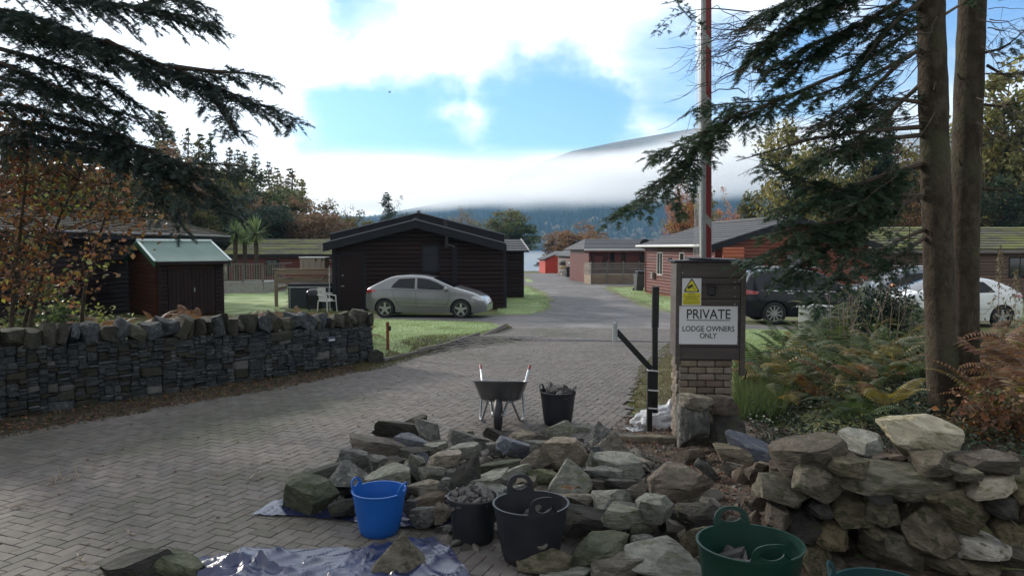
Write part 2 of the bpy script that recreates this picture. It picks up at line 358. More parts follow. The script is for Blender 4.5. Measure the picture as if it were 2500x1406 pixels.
# earth around the pillar, the rock heap and along the wall foot
drape('bare_earth', Gp([(1520, 1062), (1560, 1000), (1660, 990), (1820, 1020), (1990, 1060), (2300, 1075), (2700, 1090)])+[(5.6, 3.0), (.2, 3.0), (.25, 4.6), (.75, 5.4), (1.0, 7.0)], .028, MT['earth'], res=.12, jit=.05, step=.15)
drape('mossy_verge', Gp([(1535, 1000), (1560, 900), (1640, 835), (1690, 830), (1690, 1000)]), .03, mat('moss_verge', (.13, .12, .05), (.10, .065, .035), scale=3, bump=1, bscale=40, bdist=.03, c3=(.09, .07, .055), s3=2), res=.2, jit=.08, step=.2)
drape('mossy_verge', Gp([(935, 905), (870, 915), (850, 890), (905, 870), (1242, 797), (1252, 803)]), .031, bpy.data.materials['moss_verge'], res=.2, jit=.06, step=.2)
drape('leaf_strewn_verge', Gp([(940, 898), (860, 920), (700, 955), (480, 990), (240, 1035), (0, 1075), (-300, 1130), (-350, 1050), (0, 1010), (480, 950), (880, 880)]), .027, MT['earth'], res=.2, jit=.09, step=.2)
# lake
m = bpy.data.materials.new('lake_water'); m.use_nodes = True; t = m.node_tree; b = t.nodes['Principled BSDF']; b.inputs['Base Color'].default_value = (.03, .05, .07, 1); b.inputs['Roughness'].default_value = .3; b.inputs['Specular IOR Level'].default_value = .9
co = nd(t, 'ShaderNodeTexCoord'); mp = nd(t, 'ShaderNodeMapping'); mp.inputs['Scale'].default_value = (.25, .7, 1); t.links.new(co.outputs['Object'], mp.inputs[0])
n2 = nd(t, 'ShaderNodeTexNoise', i_Scale=1., i_Detail=4.); t.links.new(mp.outputs[0], n2.inputs['Vector']); bp = nd(t, 'ShaderNodeBump', i_Strength=.8, i_Distance=.6); t.links.new(n2.outputs['Fac'], bp.inputs['Height']); t.links.new(bp.outputs[0], b.inputs['Normal'])
mb = MB().add([(-2600, 165, -4), (2600, 165, -4), (2600, 1750, -4), (-2600, 1750, -4)], [(0, 1, 2, 3)])
tag(mb.build('lake', m), kind='structure')
# far hills
def fbm(x, y, s, seed, oct=5):
    r = np.random.default_rng(seed); o = np.zeros_like(x); a = 1.
    for k in range(oct):
        for _ in range(4):
            th, ph = r.uniform(0, 6.28, 2); o += a*.5*np.sin((x*np.cos(th)+y*np.sin(th))/s+ph)
        s *= .5; a *= .5
    return o
_rx = [-2600, -1200, -500, -150, 0, 60, 210, 361, 650, 840, 1100, 1700, 2600]; _rz = [150, 130, 120, 185, 262, 292, 345, 376, 428, 432, 420, 400, 340]
def hz(x, y):
    xr = x*2600/np.maximum(y, 900)
    rid = np.interp(xr, _rx, _rz)
    t = np.clip((y-1420)/(2600-1420), -.2, 1.6)
    p = np.where(t < 1, np.sign(t)*np.abs(t)**.88, 1-.15*(t-1)**2)
    h = -6+rid*p
    return h+fbm(x, y, 260, 3)*9*np.clip(t*3, 0, 1)*np.clip(1.15-t*1., .12, 1)
hm = bpy.data.materials.new('hillside_cover'); hm.use_nodes = True; t = hm.node_tree; b = t.nodes['Principled BSDF']; b.inputs['Roughness'].default_value = .95; b.inputs['Specular IOR Level'].default_value = .1
co = nd(t, 'ShaderNodeTexCoord'); sp = nd(t, 'ShaderNodeSeparateXYZ'); t.links.new(co.outputs['Object'], sp.inputs[0])
n2 = nd(t, 'ShaderNodeTexNoise', i_Scale=.012, i_Detail=9., i_Roughness=.65); t.links.new(co.outputs['Object'], n2.inputs['Vector'])
hgt = mth(t, 'ADD', sp.outputs[2], mth(t, 'MULTIPLY', mth(t, 'SUBTRACT', n2.outputs['Fac'], .5), 140.))
mx = nd(t, 'ShaderNodeMix', data_type='RGBA'); t.links.new(maprange(t, hgt, 190, 260), mx.inputs[0]); mx.inputs[6].default_value = (.022, .036, .026, 1)
m2 = nd(t, 'ShaderNodeMix', data_type='RGBA'); t.links.new(maprange(t, n2.outputs['Fac'], .4, .6), m2.inputs[0]); m2.inputs[6].default_value = (.22, .165, .10, 1); m2.inputs[7].default_value = (.12, .11, .065, 1); t.links.new(m2.outputs[2], mx.inputs[7]); t.links.new(mx.outputs[2], b.inputs['Base Color'])
xs = np.linspace(-2700, 2700, 181); ys = np.linspace(1395, 3300, 100)
V, Fa = grid_mesh(xs, ys, hz)
tag(link('far_hills', npmesh('far_hills', V, Fa, hm, smooth=True)), kind='structure')
# the forest across the water: thousands of distant firs, one mass
def scatter_forest(name, n, xr, yr, keep, hh, ww, mats, seed, round_=False):
    r = np.random.default_rng(seed); x = r.uniform(*xr, n); y = r.uniform(*yr, n); ok = keep(x, y, r); x, y = x[ok], y[ok]; z = hz(x, y); n = len(x)
    h = r.uniform(*hh, n); w = h*r.uniform(*ww, n); k = 6
    an = np.arange(k)*2*math.pi/k
    if round_: lv = [(0., .35), (.25, .85), (.6, 1.), (.85, .7), (1., .05)]
    else: lv = [(0.05, 1.), (.35, .72), (.36, .85), (.68, .38), (.69, .5), (1., .01)]
    V = np.zeros((n, len(lv)*k, 3)); 
    for i, (a, q) in enumerate(lv):
        jr = r.uniform(.75, 1.25, (n, k)); V[:, i*k:(i+1)*k, 0] = x[:, None]+np.cos(an)*w[:, None]*q*jr; V[:, i*k:(i+1)*k, 1] = y[:, None]+np.sin(an)*w[:, None]*q*jr; V[:, i*k:(i+1)*k, 2] = (z+h*a)[:, None]+r.uniform(-.02, .02, (n, k))*h[:, None]
    f = []
    for i in range(len(lv)-1):
        for j in range(k): f.append((i*k+j, i*k+(j+1) % k, (i+1)*k+(j+1) % k, (i+1)*k+j))
    f = np.array(f); Fa = (f[None]+(np.arange(n)*len(lv)*k)[:, None, None]).reshape(-1, 4)
    o = link(name, npmesh(name, V.reshape(-1, 3), Fa, mats)); tag(o, kind='stuff'); return o
m_('far_fir', (.020, .040, .028), (.035, .055, .036), scale=.01, island=.45, rough=.95, spec=.1)
m_('far_birch', (.17, .13, .085), (.12, .115, .065), scale=.02, island=.4, hue=.03, rough=.95, spec=.1)
scatter_forest('far_forest', 18000, (-600, 1600), (1440, 2150), lambda x, y, r: (hz(x, y) > 6) & (np.abs(x/y-.2) < .6), (16, 30), (.16, .24), MT['far_fir'], 5)
scatter_forest('far_broadleaf_shore', 1500, (-300, 900), (1420, 1560), lambda x, y, r: (hz(x, y) > -4) & (r.random(len(x)) < np.clip(1.3-(y-1420)/110, 0, 1)), (12, 20), (.38, .52), MT['far_birch'], 6, True)
# ------------------------------------------------------------------ haze and low cloud
def volmat(name, dens, color=(1, 1, 1), aniso=0.):
    m = bpy.data.materials.new(name); m.use_nodes = True; t = m.node_tree; t.nodes.clear()
    o = nd(t, 'ShaderNodeOutputMaterial'); v = nd(t, 'ShaderNodeVolumePrincipled'); v.inputs['Color'].default_value = color+(1,); v.inputs['Density'].default_value = dens; v.inputs['Anisotropy'].default_value = aniso
    t.links.new(v.outputs[0], o.inputs['Volume']); return m, t, v
hzm, _, _ = volmat('haze_air', .00017, (.36, .66, 1.0))
hb = MB().box((0, 1670, 232), (5500, 3400, 490)).build('haze', hzm); tag(hb, kind='stuff')
fm, t, v = volmat('low_cloud_mist', .02, (1, 1, 1), .6)
co = nd(t, 'ShaderNodeTexCoord'); sp = nd(t, 'ShaderNodeSeparateXYZ'); t.links.new(co.outputs['Object'], sp.inputs[0])
n2 = nd(t, 'ShaderNodeTexNoise', i_Scale=.006, i_Detail=4.); t.links.new(co.outputs['Object'], n2.inputs['Vector'])
nn = mth(t, 'MULTIPLY', mth(t, 'SUBTRACT', n2.outputs['Fac'], .5), 58.)
zt = mth(t, 'ADD', sp.outputs[2], nn)
up = mth(t, 'SUBTRACT', mth(t, 'ADD', mth(t, 'MULTIPLY', mth(t, 'MAXIMUM', sp.outputs[0], 0.), .15), 110.), zt)     # top surface climbs to the right
d1 = maprange(t, up, -2, 20); 
lo_ = mth(t, 'SUBTRACT', mth(t, 'ADD', sp.outputs[2], mth(t, 'MULTIPLY', nn, .8)), mth(t, 'ADD', mth(t, 'MULTIPLY', sp.outputs[0], .03), 66.)); d2 = maprange(t, lo_, -2, 34)
edge = maprange(t, sp.outputs[0], 360, 560, 1., 0.)
t.links.new(mth(t, 'MULTIPLY', mth(t, 'MULTIPLY', mth(t, 'MULTIPLY', d1, d2), edge), .016), v.inputs['Density'])
LOWCLOUD = MB().box((-620, 1120, 140), (2500, 520, 250)).build('low_cloud', fm); tag(LOWCLOUD, kind='stuff')
m_('dim_pane', (.02, .02, .028), rough=.5, spec=.3)
# ------------------------------------------------------------------ timber lodges and sheds
def wc(o, rz, px, py, y0=0.):
    """where the ray through a photo pixel meets the wall plane y=y0 of a building at o turned by rz: local (x, z)"""
    r = raydir(px, py); n = Vector((-math.sin(rz), math.cos(rz), 0)); q = Vector(o)-Vector((0, 0, CZ)); t = (q.dot(n)+y0)/Vector(r).dot(n)
    p = Vector(r)*t+Vector((0, 0, CZ))-Vector(o); return p.x*math.cos(rz)+p.y*math.sin(rz), p.z
BP = [(0, 0), (.7, .03), (1., .15), (1., .55), (.85, .80), (.2, 1.), (0, 1.)]
def clad(par, a, b, nrm, z0, z1, bh, m, top=None, dep=.045, gaps=(), name='cladding_board'):
    """horizontal boards between the points a and b (local xy), each a part; gaps = (s0,s1,z0,z1) openings"""
    a = Vector((a[0], a[1], 0)); b = Vector((b[0], b[1], 0)); ln = (b-a).length; u = (b-a)/ln; n = Vector((nrm[0], nrm[1], 0)); z = z0; k = 0
    while z < z1-.02:
        h = min(bh, z1-z); segs = [(0., ln)]
        if top:
            s = top(z+h*.6)
            if s is None: break
            segs = [s]
        for g in gaps:
            if z+h > g[2]+.02 and z < g[3]-.02:
                ns = []
                for s0, s1 in segs:
                    if g[0] > s0 and g[0] < s1: ns.append((s0, g[0]))
                    if g[1] < s1 and g[1] > s0: ns.append((g[1], s1))
                    if g[1] <= s0 or g[0] >= s1: ns.append((s0, s1))
                segs = ns
        for s0, s1 in segs:
            if s1-s0 < .04: continue
            mb = MB(); o = a+u*s0+Vector((0, 0, z)); mb.prism([(p*dep, q*h*.985) for p, q in BP], o, n, (0, 0, 1), u*(s1-s0)); mb.build(name, m, par, local=True)
        z += h; k += 1
def slope(par, e0, e1, r0, r1, n, m, lift=.03, name='roof_tile_course', slab=None, th=.06):
    e0, e1, r0, r1 = map(Vector, (e0, e1, r0, r1)); nm = (e1-e0).cross(r0-e0)
    if nm.length < 1e-6: nm = (e1-e0).cross(r1-e0)
    nm.normalize()
    if nm.z < 0: nm = -nm
    for k in range(n):
        t0, t1 = k/n, min(1., (k+1.12)/n)
        A, B, C, D = e0.lerp(r0, t0), e1.lerp(r1, t0), e1.lerp(r1, t1), e0.lerp(r0, t1)
        mb = MB(); lo = nm*.006; jit = lambda: nm*random.uniform(-.004, .004)
        mb.add([A+lo, B+lo, B+nm*(lift+.012)+jit(), A+nm*(lift+.012)+jit(), C+nm*.014, D+nm*.014, C, D], [(0, 1, 2, 3), (3, 2, 4, 5), (0, 3, 5, 7), (1, 6, 4, 2)])
        mb.build(name, m, par, local=True)
    mb = MB(); d = nm*-th; q = [e0, e1, r1, r0]; mb.add(q+[p+d for p in q], [(0, 1, 2, 3), (7, 6, 5, 4), (0, 4, 5, 1), (1, 5, 6, 2), (2, 6, 7, 3), (3, 7, 4, 0)]); mb.build('roof_deck', slab or MT['dark_fascia'], par, local=True)
def window(par, x0, x1, z0, z1, y, face=(0, -1), m='white_frame', bars=1, fw=.05, hbar=None, name='window', out=.05, pane='glass'):
    """framed window on a wall; face=(0,-1): front wall at local y; (-1,0)/(1,0): side wall where x is y"""
    def T(s, d, z): return (s, y-d, z) if face == (0, -1) else (y-d, s, z) if face == (-1, 0) else (y+d, s, z)
    fr = MB()
    def bx(s0, s1, a, b, d0, d1):
        vs = [T(s, d, z) for s in (s0, s1) for d in (d0, d1) for z in (a, b)]; fr.add(vs, [(0, 1, 3, 2), (4, 6, 7, 5), (0, 4, 5, 1), (2, 3, 7, 6), (0, 2, 6, 4), (1, 5, 7, 3)])
    bx(x0-fw, x0, z0-fw, z1+fw, -.02, out); bx(x1, x1+fw, z0-fw, z1+fw, -.02, out); bx(x0, x1, z1, z1+fw, -.02, out); bx(x0, x1, z0-fw*1.3, z0, -.02, out+.02)
    for k in range(1, bars+1):
        s = x0+(x1-x0)*k/(bars+1); bx(s-.022, s+.022, z0, z1, -.02, out-.008)
    if hbar: bx(x0, x1, hbar-.022, hbar+.022, -.02, out-.01)
    w_ = fr.build(name, MT[m], par, local=True)
    g = MB(); g.add([T(x0, .036, z0), T(x1, .036, z0), T(x1, .036, z1), T(x0, .036, z1)], [(0, 1, 2, 3)]); g.build('pane', MT[pane], w_, local=True); return w_
def box(par, c, d, m, name, rz=0, rx=0, ry=0, ch=0, label=None):
    return MB().box(c, d, rz, rx, ry, ch).build(name, MT[m] if isinstance(m, str) else m, par, local=True, label=label)
def core(par, poly, y0, y1, m, name='wall'):
    return MB().prism(poly, (0, y0, 0), (1, 0, 0), (0, 0, 1), (0, y1-y0, 0)).build(name, MT[m] if isinstance(m, str) else m, par, local=True)
def gable_top(W, ze, zp):
    def f(z):
        if z <= ze: return (0., W)
        k = (z-ze)/(zp-ze)
        return (W/2*k, W-W/2*k) if k < .97 else None
    return f
# --- the dark lodge in the middle
rz = R(9); O = Vector((X(812, 28.7), 28.7, g1(-7, 28.7)-.03))
lo = thing('lodge', 'dark brown timber lodge with stepped gable roof behind the silver car', 'lodge', O, rz)
W = 6.85; ZE = 2.62; ZP = 3.62
core(lo, [(0, 0), (W, 0), (W, ZE), (W/2, ZP), (0, ZE)], .03, 11, 'dark_wood')
dx0, dz1 = wc(O, rz, 828, 624); dx1, _ = wc(O, rz, 888, 700)
wx0, wz0 = wc(O, rz, 1034, 661); wx1, wz1 = wc(O, rz, 1068, 604)
clad(lo, (0.12, 0), (W-.12, 0), (0, -1), .05, ZP, .168, MT['dark_wood'], top=lambda z: (lambda s: None if s is None else (max(0, s[0]-.0), min(W-.24, s[1]-.24)))(gable_top(W, ZE, ZP)(z)), gaps=[(dx0-.17, dx1-.07, 0, dz1+.05), (wx0-.2, wx1-.03, wz0-.1, wz1+.12)])
for x in (.06, W-.06): box(lo, (x, -.02, ZE/2), (.13, .07, ZE-.02), 'dark_fascia', 'corner_board')
d = box(lo, ((dx0+dx1)/2, -.012, dz1/2+.02), (dx1-dx0, .05, dz1-.06), 'dark_wood', 'door'); box(d, (dx0+.12, -.07, 1.0), (.12, .05, .03), 'galv', 'handle'); box(d, (dx0+.13, -.045, 1.42), (.05, .02, .06), 'galv', 'lock')
fr = MB()
for x, z, a, b in ((dx0-.04, dz1/2, .08, dz1+.06), (dx1+.04, dz1/2, .08, dz1+.06), ((dx0+dx1)/2, dz1+.03, dx1-dx0-.01, .08)): fr.box((x, -.025, z), (a, .085, b))
fr.build('door_frame', MT['dark_fascia'], lo, local=True)
window(lo, wx0, wx1, wz0+.02, wz1, -.0, m='dark_fascia', bars=0, hbar=wz1-.28, fw=.08, pane='dim_pane')
cx, _ = wc(O, rz, 1110, 640); box(lo, (cx, -.03, 1.5), (.2, .09, 2.4), 'dark_fascia', 'cover_strip')
fx, fz = wc(O, rz, 1090, 565, -.3); box(lo, (fx, -.36, 3.02), (.12, .12, 1.0), 'black_plastic', 'flue_pipe'); box(lo, (fx, -.36, 3.54), (.19, .19, .05), 'black_plastic', 'flue_cap')
mb = MB().tube([(fx+.06, -.1, 2.62), (fx+.2, -.1, 2.58), (fx+.34, -.1, 2.52)], .02, 6); mb.build('cable', MT['galv'], lo, local=True)
def gable_roof(par, x0, x1, ze, zp, y0, y1, m, n=9, xc=None, th=.07, barge=.2, fasc='dark_fascia', name='roof_tile_course', edge=None):
    xc = (x0+x1)/2 if xc is None else xc
    slope(par, (x0, y0, ze), (x0, y1, ze), (xc, y0, zp), (xc, y1, zp), n, m, name=name, th=th); slope(par, (x1, y1, ze), (x1, y0, ze), (xc, y1, zp), (xc, y0, zp), n, m, name=name, th=th)
    for xa in (x0, x1):
        mb = MB(); mb.prism([(0, 0), (0, -barge), (1, -barge), (1, 0)], (xa, y0-.03, ze+.0), ((xc-xa)*.999, 0, zp-ze), (0, 0, 1), (0, .035, 0)); mb.build('bargeboard', MT[fasc], par, local=True)
        if edge:
            mb = MB(); mb.prism([(0, 0), (0, .03), (1, .03), (1, 0)], (xa, y0-.06, ze+.02), ((xc-xa)*.999, 0, zp-ze), (0, 0, 1), (0, .07, 0)); mb.build('roof_edge_trim', MT[edge], par, local=True)
    MB().tube([(xc, y0-.02, zp+.03), (xc, y1, zp+.03)], .09, 8).build('ridge_cap', m, par, local=True)
m_('slate_edge', (.20, .21, .24), rough=.4)
pl = wc(O, rz, 788, 590, -.5); pr = wc(O, rz, 1234, 598, -.5); pp = wc(O, rz, 1017, 538, -.5)
gable_roof(lo, pl[0], pr[0], ZE+.02, pp[1], -.5, .9, MT['tile_dark'], n=7, barge=.3, edge='slate_edge')
q1 = wc(O, rz, 806, 570, 1.); q2 = wc(O, rz, 1231, 576, 1.); qp = wc(O, rz, 1021, 521, 1.)
gable_roof(lo, q1[0], q2[0], q1[1]-.05, qp[1], 1., 11.2, MT['tile_dark'], n=9, barge=.34, edge='slate_edge')
# annex on the far right side
AX0, AX1 = W+.0, 8.95; AY = 7.9
aw = box(lo, ((AX0+AX1)/2, AY+2, 1.1), (AX1-AX0, 4, 2.34), 'dark_wood', 'annex_wall')
clad(lo, (AX0, AY), (AX1-.1, AY), (0, -1), 0, 2.27, .168, MT['dark_wood'])
box(lo, (AX1-.05, AY-.01, 1.12), (.1, .08, 2.3), 'dark_fascia', 'corner_board')
slope(lo, (AX0-.6, AY-.25, 2.32), (AX1+.2, AY-.25, 2.32), (AX0-.6, AY+2.2, 2.92), (AX1+.2, AY+2.2, 2.92), 5, MT['tile_dark'])
MB().prism([(0, 0), (0, .16), (1, .16), (1, 0)], (AX1+.2, AY-.27, 2.24), (0, 2.47, .6), (0, 0, 1), (.04, 0, 0)).build('bargeboard', mat('pale_trim', (.4, .4, .42)), lo, local=True)
# air conditioner beside it
ac = thing('air_conditioner', 'white outdoor air conditioning unit against the dark lodge annex', 'air conditioner', O+Vector((7.35*math.cos(rz)-7.3*math.sin(rz), 7.35*math.sin(rz)+7.3*math.cos(rz), 0)), rz)
m_('ac_white', (.62, .62, .58), (.55, .55, .5), rough=.5)
box(ac, (0, 0, .62), (.38, .3, .58), 'ac_white', 'casing', ch=.02)
gb = box(ac, (.0, -.152, .62), (.26, .006, .46), 'black_plastic', 'grille')
for k in range(5): box(gb, (0, -.16, .42+.1*k), (.27, .012, .02), 'ac_white', 'grille_bar')
for x in (-.14, .14): box(ac, (x, 0, .19), (.05, .26, .34), 'galv', 'bracket')
# --- shed with green roof
rz = R(43); O = Vector((X(385, 25.2), 25.2, g1(-12, 25.2)-.02))
sh = thing('garden_shed', 'dark timber shed with green corrugated metal roof and double doors', 'shed', O, rz)
W, D, ZE, ZP = 2.25, 3.1, 2.02, 2.60
core(sh, [(0, 0), (W, 0), (W, ZE), (0, ZE)], .03, D, 'shed_wood')
MB().prism([(0, ZE-.01), (D/2, ZP-.02), (D, ZE-.01)], (0.02, 0, 0), (0, 1, 0), (0, 0, 1), (W-.04, 0, 0)).build('gable_wall', MT['shed_wood'], sh, local=True)
clad(sh, (0, D), (0, 0.08), (-1, 0), .05, ZP, .145, MT['shed_wood'], top=gable_top(D-.08, ZE, ZP))
clad(sh, (0.08, 0), (W-.08, 0), (0, -1), .05, ZE-.02, .145, MT['dark_wood'], gaps=[(.22, W-.38, 0, 1.72)])
for x in (.05, W-.05): box(sh, (x, -.015, 1.0), (.11, .07, 2.), 'dark_wood', 'corner_board')
for k in range(2):
    x = .32+k*.80+.38; d = box(sh, (x+.03, .005, .9), (.78, .05, 1.66), 'dark_wood', 'door')
    for j in range(6): box(d, (x-.33+j*.132+.03, -.028, .9), (.124, .02, 1.62), 'dark_wood', 'door_plank')
    if k: box(d, (x-.29, -.055, .95), (.03, .04, .14), 'galv', 'handle')
def corrug(par, e0, e1, r0, r1, m, n, amp=.022, name='roof_sheet'):
    e0, e1, r0, r1 = map(Vector, (e0, e1, r0, r1)); nm = (e1-e0).cross(r0-e0).normalized()
    if nm.z < 0: nm = -nm
    vs = []; fs = []
    for i in range(n*4+1):
        t = i/(n*4); o = nm*(amp*math.cos(i*math.pi/2)+amp+.01); vs += [e0.lerp(e1, t)+o, r0.lerp(r1, t)+o]
    for i in range(n*4): fs.append((2*i, 2*i+2, 2*i+3, 2*i+1))
    return MB().add(vs, fs).build(name, m, par, local=True, smooth=True, sharp=80)
ov = .16; ye = -.28; ze = ZE-.09
for k in range(2):
    a, b = (-ov+(W+2*ov)*k/2, -ov+(W+2*ov)*(k+1)/2+.03)
    corrug(sh, (a, ye, ze), (b, ye, ze), (a, D/2, ZP+.02), (b, D/2, ZP+.02), MT['green_metal'], 16); corrug(sh, (a, D-ye, ze), (b, D-ye, ze), (a, D/2, ZP+.02), (b, D/2, ZP+.02), MT['green_metal'], 16)
m_('pale_green_edge', (.45, .52, .50), rough=.4, metal=.2)
for xa, mm in ((-ov-.03, 'green_trim'), (W+ov-.01, 'green_trim')):
    for ya in (ye, D-ye):
        MB().prism([(0, .03), (0, -.15), (1, -.15), (1, .03)], (xa, ya, ze), (0, D/2-ya, ZP-ze+.02), (0, 0, 1), (.04, 0, 0)).build('bargeboard', MT[mm], sh, local=True)
        MB().prism([(0, .045), (0, .065), (1, .065), (1, .045)], (xa-.01, ya, ze), (0, D/2-ya, ZP-ze+.02), (0, 0, 1), (.09, 0, 0)).build('edge_flashing', MT['pale_green_edge'], sh, local=True)
MB().tube([(-ov-.03, D/2, ZP+.075), (W+ov+.03, D/2, ZP+.075)], .065, 8).build('ridge_cap', MT['pale_green_edge'], sh, local=True)
box(sh, (W/2, ye+.02, ze-.03), (W+2*ov-.1, .03, .1), 'dark_wood', 'fascia')
# --- hipped lodge behind it on the left
rz = R(83.6); O = Vector((-15.23, 21.48, -.28))
h = thing('lodge', 'dark timber lodge with hipped tile roof behind the green roofed shed', 'lodge', O, rz)
W = 13.; ZE = 3.0; D = 4.
core(h, [(0, 0), (W, 0), (W, ZE-.05), (0, ZE-.05)], .03, D, 'dark_wood'); clad(h, (0, 0), (W, 0), (0, -1), .1, ZE-.1, .17, MT['dark_wood'], gaps=[(W-2.6, W-1.6, 1.0, 2.5), (W-6.6, W-4.6, 1.0, 2.5)]); clad(h, (0, D), (0, 0), (-1, 0), .1, ZE-.1, .17, MT['dark_wood'])
window(h, W-2.5, W-1.7, 1.1, 2.4, 0, bars=1, m='dark_fascia'); window(h, W-6.5, W-4.7, 1.1, 2.4, 0, bars=2, m='dark_fascia')
ex0, ex1, ey0, ey1 = -.4, W+.35, -.45, D+.45; rzp = ZE+.68; ry = D/2; rx1 = W-1.0
slope(h, (ex0, ey0, ZE), (ex1, ey0, ZE), (ex0+2., ry, rzp), (rx1, ry, rzp), 10, MT['tile_brown'], lift=.05); slope(h, (ex1, ey0, ZE), (ex1, ey1, ZE), (rx1, ry, rzp), (rx1, ry, rzp), 4, MT['tile_brown']); slope(h, (ex1, ey1, ZE), (ex0, ey1, ZE), (rx1, ry, rzp), (ex0+2., ry, rzp), 4, MT['tile_brown']); slope(h, (ex0, ey1, ZE), (ex0, ey0, ZE), (ex0+2., ry, rzp), (ex0+2., ry, rzp), 6, MT['tile_brown'])
MB().tube([(rx1, ry, rzp+.04), (ex1, ey0, ZE+.07)], .06, 6).build('hip_cap', MT['tile_brown'], h, local=True); MB().tube([(ex0+2, ry, rzp+.04), (rx1, ry, rzp+.04)], .06, 6).build('ridge_cap', MT['tile_brown'], h, local=True)
box(h, (W/2, ey0+.0, ZE-.12), (W+.72, .05, .2), 'dark_fascia', 'fascia'); box(h, (W+.33, D/2, ZE-.12), (.05, D+.8, .2), 'dark_fascia', 'fascia')
MB().tube([(ex0, ey0-.08, ZE-.02), (ex1, ey0-.08, ZE-.02)], .06, 8).build('gutter', MT['black_plastic'], h, local=True)
# --- long low lodge behind the palms
rz = R(2); O = Vector((X(560, 54), 54., g1(-20, 54)-.05))
h = thing('lodge', 'long low red lodge with mossy tile roof behind the hot tub', 'lodge', O, rz)
W = X(840, 54)-X(560, 54); ZE = 2.38
core(h, [(0, 0), (W, 0), (W, ZE), (0, ZE)], .03, 6, 'maroon_wood'); g0 = X(650, 54)-X(560, 54); clad(h, (0, 0), (W, 0), (0, -1), 0, ZE-.05, .19, MT['maroon_wood'], gaps=[(g0-.05, g0+.95, .9, 2.0)])
window(h, g0, g0+.9, .95, 1.95, 0, bars=1, m='dark_fascia'); window(h, W-1.6, W-.9, 1.0, 1.95, 0, bars=0)
slope(h, (-.4, -.4, ZE), (W+.4, -.4, ZE), (-.4, 3, ZE+1.15), (W+.4, 3, ZE+1.15), 9, MT['tile_moss'], lift=.05); slope(h, (W+.4, 6.4, ZE), (-.4, 6.4, ZE), (W+.4, 3, ZE+1.15), (-.4, 3, ZE+1.15), 3, MT['tile_moss'])
box(h, (W/2, -.38, ZE-.1), (W+.8, .05, .17), 'dark_fascia', 'fascia')
# --- red lodge on the right
rz = R(9.5); O = Vector((X(1747, 33.5), 33.5, g1(9, 33.5)-.05))
h = thing('lodge', 'red timber lodge with dark roof behind the sign box and dark car', 'lodge', O, rz)
W, D, ZE, ZP = 7.6, 9.2, 2.72, 3.85
core(h, [(0, 0), (W, 0), (W, ZE), (W/2, ZP), (0, ZE)], .03, D, 'red_wood')
dx0, _ = wc(O, rz, 1806, 650); dx1, dz1 = wc(O, rz, 1858, 632); wx0, wz0 = wc(O, rz, 1920, 668); wx1, wz1 = wc(O, rz, 1957, 622)
clad(h, (0, 0), (W, 0), (0, -1), .1, ZP, .165, MT['red_wood'], dep=.04, top=gable_top(W, ZE, ZP), gaps=[(dx0-.05, dx1+.05, 0, dz1+.06), (wx0-.05, wx1+.05, wz0-.05, wz1+.05)])
window(h, wx0, wx1, wz0, wz1, 0, bars=0, m='dark_fascia'); d = window(h, dx0, dx1, .35, dz1, 0, bars=1, m='dark_fascia', name='glazed_door')
gl = [(D-2.2-.0, 0)]
# side wall facing the road (x=0): distances run from the far end
s = lambda y: D-y
cgaps = [(s(7.35), s(6.5), 1.1, 2.35), (s(4.15), s(3.55), 1.4, 2.35)]
clad(h, (0, D), (0, 0), (-1, 0), .1, ZE-.06, .165, MT['maroon_wood'], dep=.045, gaps=cgaps)
window(h, 6.55, 7.3, 1.15, 2.3, 0, face=(-1, 0), bars=1); window(h, 3.6, 4.1, 1.45, 2.3, 0, face=(-1, 0), bars=0)
box(h, (-.03, D-.03, 1.35), (.09, .09, 2.6), 'maroon_wood', 'corner_post'); box(h, (-.02, 0.0, 1.35), (.1, .1, 2.6), 'maroon_wood', 'corner_post')
gable_roof(h, -.45, W+.45, ZE-.02, ZP+.12, -.5, D+.3, MT['tile_dark'], n=11, barge=.28)
MB().tube([(-.5, -.45, ZE-.05), (-.5, D+.3, ZE-.05)], .065, 8).build('gutter', MT['white_frame'], h, local=True)
lx, lz = wc(O, rz, 1973, 607); MB().lathe([(0, .06), (.06, .055), (.10, .02), (.10, -.04)], 14, (lx, -.06, lz), axis='Y').build('wall_lamp', MT['white_frame'], h, local=True)
MB().lathe([(.0, .10), (.07, .08), (.10, 0)], 12, (-.14, 5.3, 1.95), axis='Y').build('wall_lamp', MT['galv'], h, local=True); box(h, (-.07, 5.3, 1.95), (.08, .1, .22), 'galv', 'lamp_bracket')
box(h, (-.12, 7.8, 1.05), (.16, .3, .34), 'grey_wood', 'meter_box')
pw = box(h, (.55, -.55, 1.55), (1.0, .06, 2.1), 'red_wood', 'porch_panel', label='red boarded corner panel coloured bright orange as if catching light')
clad(pw, (.05, -.58), (1.05, -.58), (0, -1), .5, 2.6, .165, mat('lit_red_wood', (.34, .09, .045), (.40, .12, .06), scale=2, rough=.4, rnd=.1), dep=.04)  # red boards given a brighter orange colour for the light catching this end
